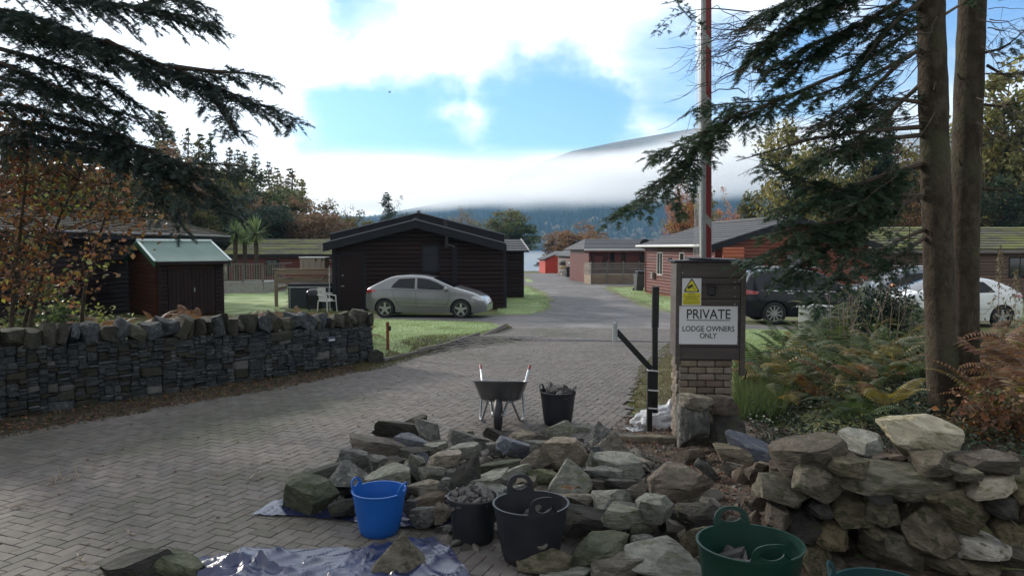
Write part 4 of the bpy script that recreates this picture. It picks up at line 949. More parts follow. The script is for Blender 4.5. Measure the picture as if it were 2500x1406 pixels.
while True:
    lim = np.array([hb_(i*cw) for i in range(n)]); act = hcol < lim-.015
    if not act.any(): break
    i0 = int(np.argmin(np.where(act, hcol, 9))); zb = hcol[i0]; i1 = i0
    while i1 < n and hcol[i1] <= zb+.012 and (i1-i0)*cw < .5: i1 += 1
    gap = (i1-i0)*cw; big = rw.random() < (.22 if zb < .25 else .14)
    wd_ = rw.uniform(.22, .42) if big else rw.uniform(.08, .25)
    if gap-wd_ < .07: wd_ = gap
    k = max(1, int(round(wd_/cw))); wd_ = k*cw; hh = (rw.uniform(.08, .16) if big else rw.uniform(.026, .072)); hh = min(hh, wd_*.9, max(.025, hb_(i0*cw)-zb+.01))
    stones.append(((i0+k/2)*cw, zb+hh/2, wd_, hh)); hcol[i0:i0+k] = zb+hh+.006
def wall_stone(s, z, wd_, hh, me, dep=.26, off=0., name='stone'):
    p = u*s+Vector((0, 0, z))-nrm*(dep/2-off); o = link(name, me, dw, p, (rw.normal(0, .03), rw.normal(0, .05), math.atan2(u.y, u.x)+rw.normal(0, .04)), (wd_*1.02, dep, hh*1.06))
    o.material_slots[0].link = 'OBJECT'; q = rw.random(); o.material_slots[0].material = MT['wall_a' if q < .70 else 'wall_b' if q < .95 else 'wall_c']; return o
pxs = [1250+(A+u*s[0]).x/(A+u*s[0]).y*F for s in stones]
area = np.array([(s[2]*s[3])/((A+u*s[0]).y**2) if q > -40 else 0 for s, q in zip(stones, pxs)]); top_ = set(np.argsort(-area)[:262])
bulk = MB()
for i, s in enumerate(stones):
    o_ = rw.uniform(-.03, .03)
    if i in top_: wall_stone(*s, TPL[i % 16], off=o_)
    elif pxs[i] > -300:
        p = A+u*s[0]+Vector((0, 0, s[1]))-nrm*(.13-o_); bulk.box(p, (s[2]*.99, .26, s[3]*.99), rz=math.atan2(u.y, u.x), ch=.01)
tag(bulk.build('small_stones', MT['wall_a'], dw), kind='stuff')
MB().box(A+AB/2-nrm*.22+Vector((0, 0, .38)), (LW-.06, .3, .76), rz=math.atan2(u.y, u.x)).build('hearting', MT['st_d'], dw)
s = 0.; i = 0
while s < LW-.02:
    w_ = min(rw.uniform(.08, .30), LW-s); hh = rw.uniform(.21, .36); me = rockme(('slab', 'block')[i % 2], 'g', i % 7)
    o = link('coping_stone', me, dw, u*(s+w_/2)+Vector((0, 0, hb_(s)+hh*.46))-nrm*(.17+rw.uniform(-.03, .03)), (rw.normal(0, .08), R(rw.uniform(-10, 30)), math.atan2(u.y, u.x)+rw.normal(0, .08)), (w_*1.25, .42, hh*1.08)); o.material_slots[0].link = 'OBJECT'; o.material_slots[0].material = MT['wall_b' if rw.random() < .7 else 'wall_a']
    s += w_; i += 1
e = u*(LW-.03)
for k in range(9):     # toothed end of the wall, and the two foot stones
    wall_stone(LW-.12, .05+k*.075, rw.uniform(.2, .3), .075, TPL[k % 16], dep=.42, off=.0)
place = place_rock('foot_stone', 'block', 'd', e+Vector((.05, -.05, .12)), (0, 0, .4), (.32, .3, .3), 1, dw); place_rock('foot_stone', 'slab', 'd', e+Vector((.22, .1, .04)), (0, 0, .4), (.3, .3, .1), 3, dw)
# small lamp plate on the wall
lp = wc(A, math.atan2(u.y, u.x), 806, 826); q = A+u*lp[0]+Vector((0, 0, lp[1]))+nrm*.03
pb = thing('wall_light', 'small blue grey framed light unit fixed on the drystone wall', 'wall light', q, math.atan2(u.y, u.x))
MB().box((0, 0, 0), (.17, .04, .085), ch=.006).build('housing', mat('blue_grey', (.08, .10, .15), rough=.4), pb, local=True); MB().box((0, -.022, -.005), (.13, .008, .03)).build('diffuser', MT['white_frame'], pb, local=True)
# ------------------------------------------------------------------ tubs and buckets
def tub(name, label, p, rtop, rbot, h, m, ang, handles=True, sx=1.12, lip=.008, hh=.075, group='builder tubs'):
    """flexible tub: oval tapering wall with rolled rim and two holed handle lugs rising from the rim"""
    t = thing(name, label, 'tub', p, ang, group)
    sc_ = lambda z: rbot+(rtop-rbot)*(z/h)**.85
    b = MB(); th = .006; pr = [(.001, .0), (rbot*.92, .0), (rbot, .015)]+[(sc_(h*k/7), h*k/7+.0) for k in range(1, 8)]+[(rtop+lip, h), (rtop+lip, h+.008), (rtop-th, h+.008)]+[(sc_(h*k/7)-th, h*k/7) for k in range(7, 0, -1)]+[(rbot-th, .02), (.001, .012)]
    b.lathe(pr, 48, sx=sx, sy=1); b.build('body', m, t, smooth=True, sharp=50, local=True)
    if handles:
        for sgn in (0, 1):
            n = 40; o_, i_ = [], []; aw = .62
            for k in range(n):
                a = 2*math.pi*k/n; c, s = math.cos(a), math.sin(a)
                # outer outline: dome above, merging flare at the rim below
                if s >= 0: ox, oz = (abs(c)**.8)*math.copysign(1, c)*aw*.62, hh*1.0*s**.75
                else: ox, oz = c*(aw*.62+.38*aw*(-s)**.7), -.028*(-s)
                o_.append((ox, oz)); i_.append((c*aw*.36, .012+hh*.36+s*hh*.33))
            vs = []; fs = []
            for lst in (o_, i_):
                for e in (0, .009):
                    for ax, az in lst:
                        a = ax+(math.pi*1.5 if sgn == 0 else math.pi/2); rr_ = rtop+e-.003+az*.12; vs.append((rr_*math.cos(a)*sx, rr_*math.sin(a), h+.004+az))
            for k in range(n):
                j = (k+1) % n; O0, O1, I0, I1 = 0, n, 2*n, 3*n
                fs += [(O0+k, I0+k, I0+j, O0+j), (O1+k, O1+j, I1+j, I1+k), (O0+k, O0+j, O1+j, O1+k), (I0+k, I1+k, I1+j, I0+j)]
            mb = MB(); mb.add(vs, fs); mb.build('handle', m, t, smooth=True, sharp=60, local=True)
    return t
m_('blue_rubber', (.008, .085, .34), (.012, .105, .40), rough=.45, scale=3, bump=.06, bscale=60, c3=(.07, .13, .27), s3=5, lo3=.6, hi3=.9); m_('black_rubber', (.012, .013, .017), (.020, .021, .026), rough=.5, scale=4, bump=.08, bscale=60, c3=(.05, .047, .043), s3=3, lo3=.6, hi3=.85); m_('green_rubber', (.004, .027, .019), (.006, .036, .025), rough=.45, scale=3, bump=.05, bscale=60, c3=(.03, .05, .04), s3=5, lo3=.6, hi3=.9)
def tubpos(px, py, y): q = G(px, py); return Vector((X(px, y), y, g1(X(px, y), y)+.034))
p = tubpos(921, 1320, 5.52); tub('rubber_tub', 'bright blue rubber tub standing in front of the rock heap', p, .200, .145, .325, MT['blue_rubber'], R(74), sx=1.03)
p = tubpos(1297, 1385, 5.05); tub('rubber_tub', 'large black rubber tub with big loop handles in front of the heap', p, .247, .18, .39, MT['black_rubber'], R(18), sx=1.06, hh=.125)
p = tubpos(1363, 1053, 9.0); tub('rubber_tub', 'black rubber tub full of stones beside the wheelbarrow', p, .215, .165, .40, MT['black_rubber'], R(70), sx=1.06)
p = tubpos(1842, 1420, 4.22); p.z = .06; tub('rubber_tub', 'dark green rubber tub in front of the tumbled wall', p, .285, .22, .42, MT['green_rubber'], R(6), sx=1.06, hh=.11)
p = Vector((X(2185, 3.72), 3.72, .02)); tub('rubber_tub', 'second dark green tub cut off by the bottom edge', p, .27, .2, .40, mat('teal_rubber', (.010, .042, .046), (.014, .055, .06), rough=.4), R(62), sx=1.06, hh=.10)
# round builder bucket
p = tubpos(1153, 1335, 5.38); bk = thing('builder_bucket', 'round black builder bucket filled with stone chips', 'bucket', p, 0, 'builder tubs')
b = MB(); b.lathe([(.001, 0), (.142, 0), (.15, .012), (.176, .31), (.193, .312), (.195, .335), (.190, .34), (.178, .335), (.17, .30), (.145, .02), (.001, .015)], 48); b.build('body', MT['black_rubber'], bk, smooth=True, sharp=45, local=True)
b = MB().tube([(.19*math.cos(a), .19*math.sin(a), .325+.01*math.sin(a*2)) for a in np.linspace(math.pi*.02, math.pi*.98, 16)], .004, 6); b.build('wire_handle', MT['galv'], bk, local=True)
for s_ in (-1, 1): MB().box((s_*.198, 0, .305), (.02, .045, .05)).build('handle_lug', MT['black_rubber'], bk, local=True)
def fill(c, r, z, n, smin, smax, m, seed, name, label, cat, dome=.05):
    r_ = np.random.default_rng(seed); pts = []
    for _ in range(n):
        a, q = r_.uniform(0, 6.28), r*math.sqrt(r_.random()); pts.append((c[0]+q*math.cos(a), c[1]+q*math.sin(a), c[2]+z+dome*(1-(q/r)**2)+r_.uniform(-.03, .02)))
    return chips(name, pts, smin, smax, m, seed, label, cat, flat=.55, tilt=.9)
fill(tubpos(1153, 1335, 5.38), .15, .30, 110, .03, .085, 'chip_slate', 31, 'stone_chips', 'heap of grey stone chips in the round black bucket', 'stone chips', .07)
fill(tubpos(1363, 1053, 9.0), .17, .37, 60, .05, .13, 'chip_slate', 32, 'stone_chips', 'broken slate pieces filling the tub beside the wheelbarrow', 'stone chips', .06)
fill(tubpos(1297, 1385, 5.05), .19, .22, 26, .06, .16, 'chip', 33, 'stone_chips', 'pale stone pieces lying inside the large black tub', 'stone chips', .03)
q = tubpos(1842, 1420, 4.22); q.z = .06; fill(q, .2, .25, 30, .06, .15, 'chip_slate', 34, 'stone_chips', 'brown stone pieces lying inside the dark green tub', 'stone chips', .05)
# ------------------------------------------------------------------ wheelbarrow
p = tubpos(1218, 1062, 8.75); wb = thing('wheelbarrow', 'grey metal wheelbarrow seen from the front with black tyre', 'wheelbarrow', p, R(-3))
m_('tray_grey', (.16, .16, .165), (.12, .12, .125), rough=.35, metal=.55, scale=5, spec=.5)
b = MB(); ring = lambda y0, y1, hw0, hw1, z: [(hw0*c1, (y0+y1)/2+(y1-y0)/2*s1, z) for c1, s1 in [(math.copysign(abs(math.cos(a))**.45, math.cos(a)), math.copysign(abs(math.sin(a))**.45, math.sin(a))) for a in np.linspace(0, 2*math.pi, 40, endpoint=False)]]
rs = [ring(.10, .62, .18, 0, .34), ring(.06, .68, .245, 0, .36), ring(.0, .78, .30, 0, .50), ring(-.06, .86, .325, 0, .575), ring(-.085, .885, .35, 0, .578), ring(-.085, .885, .35, 0, .588), ring(-.055, .855, .32, 0, .584), ring(.0, .78, .295, 0, .50), ring(.07, .67, .24, 0, .37), ring(.11, .61, .17, 0, .352)]
vs = [(x, y, z-.165*(y+.085)/.97) for r_ in rs for x, y, z in r_]; fs = [(i*40+k, i*40+(k+1) % 40, (i+1)*40+(k+1) % 40, (i+1)*40+k) for i in range(len(rs)-1) for k in range(40)]+[tuple(range(40))[::-1], tuple(9*40+k for k in range(40))]
b.add(vs, fs); b.build('tray', MT['tray_grey'], wb, smooth=True, sharp=35, local=True)
for s_ in (-1, 1):
    MB().tube([(s_*.06, -.14, .20), (s_*.10, .02, .315), (s_*.19, .2, .31), (s_*.235, .7, .30), (s_*.285, .92, .40), (s_*.325, 1.14, .54)], .016, 10).build('handle_tube', MT['galv'], wb, smooth=True, local=True)
    MB().tube([(s_*.322, 1.12, .53), (s_*.337, 1.20, .57)], .020, 10).build('grip', mat('red_grip', (.20, .03, .03), rough=.5) if s_ < 0 else bpy.data.materials['red_grip'], wb, smooth=True, local=True)
    MB().tube([(s_*.13, .12, .33), (s_*.15, .12, .30), (s_*.235, .32, .03), (s_*.26, .40, .012), (s_*.275, .5, .03), (s_*.265, .62, .30)], .014, 8).build('leg', MT['galv'], wb, smooth=True, local=True)
    MB().tube([(s_*.10, .02, .315), (s_*.085, -.08, .26), (s_*.07, -.14, .18)], .013, 8).build('fork', MT['galv'], wb, smooth=True, local=True)
w_ = MB().lathe([(.105, -.035), (.15, -.045), (.18, -.038), (.196, -.02), (.20, 0), (.196, .02), (.18, .038), (.15, .045), (.105, .035)], 36, (0, -.14, .195), axis='X').build('wheel', MT['black_rubber'], wb, smooth=True, local=True)
MB().lathe([(.0, -.05), (.03, -.05), (.035, -.02), (.108, -.02), (.108, .02), (.035, .02), (.03, .05), (0, .05)], 24, (0, -.14, .195), axis='X').build('rim', MT['tray_grey'], w_, smooth=True, local=True)
MB().tube([(-.075, -.14, .195), (.075, -.14, .195)], .01, 8).build('axle', MT['galv'], wb, local=True)
# ------------------------------------------------------------------ tarpaulins
tm = mat('tarpaulin', (.012, .018, .062), (.022, .030, .09), scale=5, rough=.30, bump=.3, bscale=110, bdist=.004, spec=.7, rough_var=.1, c3=(.10, .095, .10), s3=7, lo3=.58, hi3=.8)
def tarp(name, label, poly, z0, amp, seed, fold=None):
    rp = ragged(poly, .05, .008); r = np.random.default_rng(seed); x0, x1 = min(p[0] for p in rp), max(p[0] for p in rp); y0, y1 = min(p[1] for p in rp), max(p[1] for p in rp)
    gx, gy = np.meshgrid(np.arange(x0, x1, .02), np.arange(y0, y1, .02)); k = inside(rp, gx.ravel(), gy.ravel()); pts = rp+[(a+.003, b+.004) for a, b in zip(gx.ravel()[k], gy.ravel()[k])]; n = len(rp)
    v, e, f, *_ = delaunay_2d_cdt([Vector(p) for p in pts], [(i, (i+1) % n) for i in range(n)], [], 1, 1e-5)
    xy = np.array([(q.x, q.y, 0) for q in v]); z = np.zeros(len(xy))
    for _ in range(46):
        c = xy[r.integers(len(xy))]; a = r.uniform(0, 3.14); d = (xy-c); uu = d[:, 0]*math.cos(a)+d[:, 1]*math.sin(a); vv = -d[:, 0]*math.sin(a)+d[:, 1]*math.cos(a)
        L_ = r.uniform(.12, .5); w2 = r.uniform(.010, .034); z += r.uniform(.3, 1)*amp*np.exp(-np.abs(vv)/w2)*np.exp(-(uu/L_)**2)
    z += amp*.35*np.abs(fb3(xy, 7, r, 3))
    if fold: z += fold(xy)
    mb = MB(); mb.add([(a[0], a[1], g1(a[0], a[1])+z0+zz_) for a, zz_ in zip(xy, z)], [tuple(q) for q in f]); o = mb.build(name, tm, smooth=True, sharp=55); 
    if o.data.polygons[0].normal.z < 0: o.data.flip_normals()
    return tag(o, label, 'tarpaulin')
P2 = lambda L_, z=.05: [tuple(PZ(a, b, z)[:2]) for a, b in L_]
tarp('tarpaulin', 'navy blue tarpaulin under the left corner of the rock heap', P2([(614, 1253), (668, 1222), (760, 1190), (1000, 1180), (1100, 1230), (1105, 1288), (1000, 1288), (860, 1270), (740, 1258)]), .04, .02, 3)
tarp('tarpaulin', 'crumpled navy blue tarpaulin at the bottom edge under the pointed tan rock', P2([(466, 1372), (500, 1362), (640, 1345), (700, 1352), (840, 1332), (880, 1340), (1000, 1318), (1060, 1306), (1100, 1345), (1150, 1410), (1180, 1480), (460, 1480)]), .04, .045, 9, lambda q: .05*np.exp(-((q[:, 0]+1.75)/.25)**2-((q[:, 1]-4.75)/.35)**2))
# ------------------------------------------------------------------ sign pillar
PY = 8.05; pc = Vector((X(1733, PY), PY+.3, g1(X(1733, PY), PY)))
pl = thing('sign_pillar', 'brick pillar carrying a dark boarded box with the PRIVATE sign', 'sign pillar', pc, R(-4))
bw, bd = .58, .5
m_('pillar_brick', (.135, .105, .08), (.20, .165, .13), scale=6, bump=.9, bscale=22, rnd=.25, hue=.02, rough=.9)
def top_of(px, py): return wc(pc, R(-4), px, py, -bd/2)
zc0 = top_of(1735, 890)[1]; nrow = 8; bh = .075; z = zc0+.05
box(pl, (0, 0, (zc0+.1)/2), (bw-.04, bd-.04, zc0+.1), 'earth', 'core')
row = 0
while z > .05:
    nb = 3; off = (row % 2)*.5
    for k in range(-1, nb+1):
        x0 = -bw/2+(k+off)*bw/nb*1.0; x1 = x0+bw/nb; x0, x1 = max(x0, -bw/2), min(x1, bw/2)
        if x1-x0 < .03: continue
        box(pl, ((x0+x1)/2, -bd/2+.04+random.uniform(-.008, .008), z-bh/2), (x1-x0-.008, .11, bh-.01), 'pillar_brick', 'brick', ch=.008)
    for k in range(2): box(pl, (-bw/2+.04, -bd/2+.1+.20*k+.1*(row % 2)+.06, z-bh/2), (.1, .19, bh-.01), 'pillar_brick', 'brick', ch=.008); box(pl, (bw/2-.04, -bd/2+.1+.20*k+.1*(row % 2)+.06, z-bh/2), (.1, .19, bh-.01), 'pillar_brick', 'brick', ch=.008)
    z -= bh; row += 1
# boarded box
m_('box_wood', (.050, .040, .038), (.072, .058, .054), scale=3, rough=.55, bump=.25, bscale=9, stretch=(.4, 1, 7), rnd=.12)
xL, zT = top_of(1650, 640); xR, zB = top_of(1816, 890); xL -= .0
bx_ = box(pl, ((xL+xR)/2, .0, (zT+zB)/2+.02), (xR-xL-.04, bd+.02, zT-zB-.06), 'box_wood', 'box')
yf = -bd/2-.03
for k, (a, b_) in enumerate(((640, 677), (679, 693), (695, 728), (730, 757), (759, 788), (790, 820), (822, 845), (847, 876))):
    za, zb = top_of(1733, a)[1], top_of(1733, b_)[1]; box(bx_, ((xL+xR)/2, yf+.01, (za+zb)/2), (xR-xL-.11, .03, za-zb), 'box_wood', 'board', ch=.003)
for x, zb in ((xL+.027, zB-.0), (xR-.027, top_of(1800, 889)[1]-.12)): box(bx_, (x, yf+.006, (zT+zb)/2), (.054, .045, zT-zb), 'box_wood', 'corner_board')
box(bx_, ((xL+xR)/2, 0, zT+.008), (xR-xL+.05, bd+.12, .018), 'dark_fascia', 'felt_top', ch=.004)
box(bx_, ((xL+xR)/2+.06, -.05, zT+.03), (xR-xL-.18, .3, .02), 'dark_fascia', 'felt_flap', rx=R(2), ry=R(2))
MB().tube([(xR-.02, yf+.05, zB+.0), (xR+.03, yf+.02, zB-.08), (xR+.01, yf+.03, zB-.16)], .008, 6).build('cable', MT['black_plastic'], pl, local=True)
for px_a, py_a in ((1665, 666), (1808, 648), (1808, 668), (1792, 688), (1792, 702), (1792, 724), (1792, 742)):
    x, z = top_of(px_a, py_a); MB().lathe([(0, -.004), (.006, -.004), (.006, .004)], 8, (x, yf-.011, z), axis='Y').build('screw_head', MT['galv'], bx_, local=True)
x, z = top_of(1735, 707); sn = box(bx_, (x, yf-.03, z), (.075, .06, .12), 'black_plastic', 'sensor', ch=.014); box(sn, (x, yf-.045, z+.045), (.085, .08, .025), 'black_plastic', 'sensor_hood', ch=.006)
# signs
def text_mesh(s, size, bold=0., align='CENTER'):
    cu = bpy.data.curves.new('t', 'FONT'); cu.body = s; cu.size = size; cu.align_x = align; cu.align_y = 'CENTER'; cu.offset = bold; cu.extrude = .0008
    ob = bpy.data.objects.new('t', cu); col.objects.link(ob); me = bpy.data.meshes.new_from_object(ob.evaluated_get(bpy.context.evaluated_depsgraph_get())); bpy.data.objects.remove(ob); bpy.data.curves.remove(cu); return me
def text(par, s, x, y, z, size, m, bold=0., name='lettering', width=None):
    bpy.context.view_layer.update(); me = text_mesh(s, size, bold); me.name = name; me.materials.clear(); me.materials.append(MT[m])
    xs_ = [v.co.x for v in me.vertices]; k = width/(max(xs_)-min(xs_)) if width else 1.
    o = link(name, me, par, (x, y, z), (math.pi/2, 0, 0), (k, 1, 1)); return o
m_('sign_white', (.60, .60, .62), rough=.35); m_('sign_black', (.012, .012, .013), rough=.4); m_('sign_yellow', (.62, .55, .03), rough=.4)
def sign(par, x0, z0, x1, z1, y, m, name, ch=.004, label=None): return box(par, ((x0+x1)/2, y, (z0+z1)/2), (x1-x0, .006, z1-z0), m, name, ch=0, label=label)
x0, z0 = top_of(1655.5, 838); x1, z1 = top_of(1798.5, 747); ys = yf-.024
sg = sign(bx_, x0, z0, x1, z1, ys, 'sign_white', 'private_sign', label='white rectangular sign reading PRIVATE LODGE OWNERS ONLY'); cx_ = (x0+x1)/2; k_ = (x1-x0)/143
tz = lambda py: z1-(py-747)/91*(z1-z0); yt = ys-.0042
text(sg, 'PRIVATE', cx_-.0*k_, yt, tz(767), 34*k_, 'sign_black', .0012, width=107*k_)
box(sg, (cx_, yt, tz(780.5)), (107*k_, .002, 1.8*k_), 'sign_black', 'underline')
text(sg, 'LODGE OWNERS', cx_+.0*k_, yt, tz(801.5), 19*k_, 'sign_black', .0007, width=127*k_); text(sg, 'ONLY', cx_-.0*k_, yt, tz(818), 19*k_, 'sign_black', .0007, width=41*k_)
for a, b_ in ((x0+.012, z0+.012), (x1-.012, z0+.012), (x0+.012, z1-.012), (x1-.012, z1-.012)): MB().lathe([(0, -.003), (.005, -.003), (.005, .003)], 8, (a, yt, b_), axis='Y').build('sign_screw', MT['galv'], sg, local=True)
x0, z0 = top_of(1663, 745); x1, z1 = top_of(1710.5, 679); ys = yf-.016; yt = ys-.0042
sg = sign(bx_, x0, z0, x1, z1, ys, 'sign_white', 'cctv_sign', label='small sign with yellow warning triangle and CCTV notice'); cx_ = (x0+x1)/2; k_ = (x1-x0)/47.5; tz = lambda py: z1-(py-679)/66*(z1-z0)
ps = box(sg, (cx_, yt+.0012, (tz(713)+tz(743.5))/2), (44*k_, .003, 30.5*k_), 'sign_yellow', 'yellow_panel')
def tri(r, y, m, name, cz_):
    pts = []
    for j in range(3):
        for dlt in (-.30, -.15, 0, .15, .30):
            a = R(90+120*j)+dlt*.5; pts.append(((r*.86)*math.cos(R(90+120*j))+r*.14*math.cos(R(90+120*j)+dlt*3.5), (r*.86)*math.sin(R(90+120*j))+r*.14*math.sin(R(90+120*j)+dlt*3.5)))
    return MB().prism(pts, (cx_, y, cz_), (1, 0, 0), (0, 0, 1), (0, .002, 0)).build(name, MT[m], sg, local=True)
tri(21*k_, yt-.0005, 'sign_black', 'triangle_border', tz(700.5)); tri(16.8*k_, yt-.002, 'sign_yellow', 'triangle_face', tz(700.5))
MB().box((cx_-3*k_, yt-.0042, tz(698.5)), (13*k_, .002, 6*k_), ry=R(-30)).box((cx_+3.5*k_, yt-.0042, tz(702.3)), (6*k_, .002, .9*k_), ry=R(25)).box((cx_+7.5*k_, yt-.0042, tz(704.5)), (1.2*k_, .002, 4*k_)).box((cx_-8*k_, yt-.0043, tz(702.5)), (4*k_, .002, 4*k_), ry=R(-30)).build('camera_symbol', MT['sign_black'], sg, local=True)
text(sg, 'CCTV', cx_, yt-.002, tz(716.8), 6.2*k_, 'sign_black', .0003); text(sg, 'is in operation on', cx_, yt-.002, tz(722.4), 4.9*k_, 'sign_black', .0002, width=37*k_); text(sg, 'these premises', cx_, yt-.002, tz(727.6), 4.9*k_, 'sign_black', .0002, width=30*k_)
for q_ in (732.5, 735.2, 737.9, 740.6): box(sg, (cx_, yt-.001, tz(q_)), (40*k_, .0015, .7*k_), 'sign_black', 'small_print_line')
# stones at its foot; the dark lump stands in for a shaded earthy void
def foot(cx, cy, w, h, kind, c, i, tilt, label, d, dep=.3):
    q = P(cx, cy, d); return tag(place_rock('boulder', KN[kind], c, q, (0, R(tilt), 0), (w*d/F, dep, h*d/F), i), label, 'rock')
foot(1692, 1032, 80, 132, 'B', 'g', 5, 4, 'tall grey slab leaning against the left foot of the sign pillar', 7.72)
foot(1762, 1050, 100, 118, 'B', 'd', 3, -4, 'dark rounded lump standing in for the shaded void at the right foot of the sign pillar', 7.78)
foot(1700, 980, 84, 34, 'S', 't', 1, 8, 'tan wedge of stone on top of the leaning pillar slab', 7.66); foot(1768, 986, 70, 44, 'B', 'b', 4, 0, 'brown stone set into the pillar under the bricks', 7.68)
# ------------------------------------------------------------------ raised barrier pole
bq = P(1728, 640, 8.75); bp_ = thing('barrier_pole', 'raised red and white striped barrier pole behind the sign box', 'barrier', (bq.x, bq.y, .9), 0)
m_('pole_red', (.20, .018, .022), (.16, .016, .02), rough=.45, scale=3); m_('pole_grey', (.32, .32, .31), (.24, .25, .23), rough=.5, scale=3)
top = P(1716, -60, 8.9)-Vector((bq.x, bq.y, .9)); ax = Vector((top.x, 0, top.z)); n_ = ax.normalized(); sd_ = Vector((n_.z, 0, -n_.x)); hw = .062
MB().prism([(-hw, 0), (hw, 0), (hw, ax.length), (-hw, ax.length)], (0, 0, 0), sd_, n_, (0, .09, 0)).build('beam', MT['pole_grey'], bp_, local=True)
for a, b_ in ((627, 545), (522, 398), (380, 358), (232, 112), (83, -60)):
    za, zb = (P(1720, a, 8.8).z-.9), (P(1720, b_, 8.8).z-.9); MB().prism([(-hw*.05, za), (hw*.9, za-.07), (hw*.9, zb-.07), (-hw*.05, zb)], (0, -.004, 0), sd_, n_, (0, .003, 0)).build('red_stripe', MT['pole_red'], bp_, local=True)
MB().prism([(-hw*.98, 0), (-hw*.62, 0), (-hw*.62, ax.length), (-hw*.98, ax.length)], (0, -.006, 0), sd_, n_, (0, .005, 0)).build('edge_strip', MT['galv'], bp_, local=True)
# hanging wire skirt beside the beam
for k in range(5):
    o = -hw-.012-.016*k; MB().tube([n_*(.3+.02*k)+sd_*(o-.03), n_*(ax.length*.5)+sd_*(o+.012), n_*ax.length+sd_*(o+.03)], .0035, 5).build('hanging_rod', MT['galv'], bp_, local=True)
for k in range(9): MB().tube([n_*(.4+k*.28)+sd_*(-hw-.002), n_*(.46+k*.28)+sd_*(-hw-.09)], .003, 5).build('rod_link', MT['galv'], bp_, local=True)
# ------------------------------------------------------------------ black steel gate rest
gp = Vector((X(1592, 8.35), 8.35, g1(X(1592, 8.35), 8.35)+.03)); gt = thing('gate_post', 'black steel post with angled arm and bracket strapped to an upright', 'post', gp)
m_('black_steel', (.010, .010, .011), (.016, .016, .017), rough=.4, metal=.2); m_('white_strap', (.6, .6, .6), rough=.5)
def seg(par, a, b, w1, name, m='black_steel', dep=.06):
    d_ = b-a; n2_ = Vector((-d_.z, 0, d_.x)).normalized()*w1/2; MB().prism([(0, 0), (1, 0)], a, d_, n2_, (0, dep, 0)) if 0 else None
    mb = MB(); c = [a-n2_, a+n2_, b+n2_, b-n2_]; t = Vector((0, dep, 0)); mb.add(c+[q+t for q in c], [(0, 1, 2, 3), (7, 6, 5, 4), (0, 4, 5, 1), (1, 5, 6, 2), (2, 6, 7, 3), (3, 7, 4, 0)]); return mb.build(name, MT[m], par)
Q = lambda px, py, d=8.35: P(px, py, d)
seg(gt, Q(1586, 1053), Q(1588, 905), .058, 'lower_post'); up = seg(gt, Q(1600, 1008), Q(1600, 800), .058, 'upper_post'); seg(gt, Q(1600.5, 800), Q(1602, 700), .072, 'post_sleeve'); seg(gt, Q(1591, 902), Q(1505, 808), .062, 'angled_arm')
seg(gt, Q(1501, 835, 8.33), Q(1501.5, 788, 8.33), .042, 'bracket_plate', 'galv', .05); seg(gt, Q(1506, 836, 8.32), Q(1506, 779, 8.32), .014, 'bracket_bolt', 'galv', .02)
for a in (905, 953, 997): seg(gt, Q(1583, a-1, 8.34), Q(1608, a+1, 8.34), .014, 'strap', 'white_strap', .085)
fp = tag(MB().box(G(1560, 1054)+Vector((0, 0, .02)), (.26, .2, .03), rz=.2, ch=.004).build('metal_plate', MT['galv']), 'flat grey metal plate on the ground beside the black post', 'plate')
kb = tag(MB().box(G(1600, 1083)+Vector((0, 0, .03)), (.95, .13, .12), rz=R(-8), ch=.012).build('kerb_stone', MT['concrete']), 'weathered concrete kerb at the end of the brick drive', 'kerb'); kb.data.materials[0] = MT['st_w']
# white plastic bag
v, f = ICO[5]; v = v.copy(); r_ = np.random.default_rng(44); nn = fb3(v, 2.2, r_)*.18+np.abs(fb3(v, 6, r_, 5))*.16; v = v*(1+nn)[:, None]*np.array([.29, .24, .15]); v[:, 2] = np.maximum(v[:, 2], -.04); v[:, 2] += .12*np.exp(-((v[:, 0]-.13)/.04)**2-((v[:, 1])/.06)**2)*(v[:, 2] > 0)
q = P(1613, 1010, 9.0); q.z = g1(q.x, q.y)+.06; tag(link('plastic_bag', npmesh('plastic_bag', v, f, mat('bag_white', (.62, .62, .64), (.5, .5, .53), scale=8, rough=.3, transl=.35), smooth=True, sharp=50), None, q, (0, 0, .2)), 'crumpled white plastic bag between black post and pillar', 'bag')
tag(place_rock('roof_tile', 'slab', 't', G(1643, 1040)+Vector((0, 0, .03)), (.2, .2, .3), (.1, .09, .06), 2), 'broken orange clay piece beside the white bag', 'clay piece').material_slots[0].material = mat('orange_clay', (.32, .09, .04), (.25, .07, .035))
# marker post on the lawn
q = G(947, 858); mp_ = thing('marker_post', 'short orange brown marker post on the front lawn', 'post', q)
m_('orange_wood', (.24, .075, .03), (.17, .05, .022), scale=4, rough=.7, bump=.2); hm_ = (858-786)/F*q.y; box(mp_, (0, 0, hm_/2-.02), (.055, .055, hm_+.04), 'orange_wood', 'post', ch=.004); box(mp_, (.045, -.01, hm_-.13), (.045, .05, .10), 'black_plastic', 'light', ch=.008)
for px_a in (879, 893):
    q = G(px_a, 775); o = MB().box((0, 0, .24), (.07, .07, .52), ry=R(-8 if px_a < 890 else 12), ch=.004).build('stake', MT['orange_wood' if px_a < 890 else 'dark_wood'], loc=q); tag(o, 'leaning red brown stake behind the end of the drystone wall' if px_a < 890 else 'leaning dark stake behind the end of the drystone wall', 'stake')
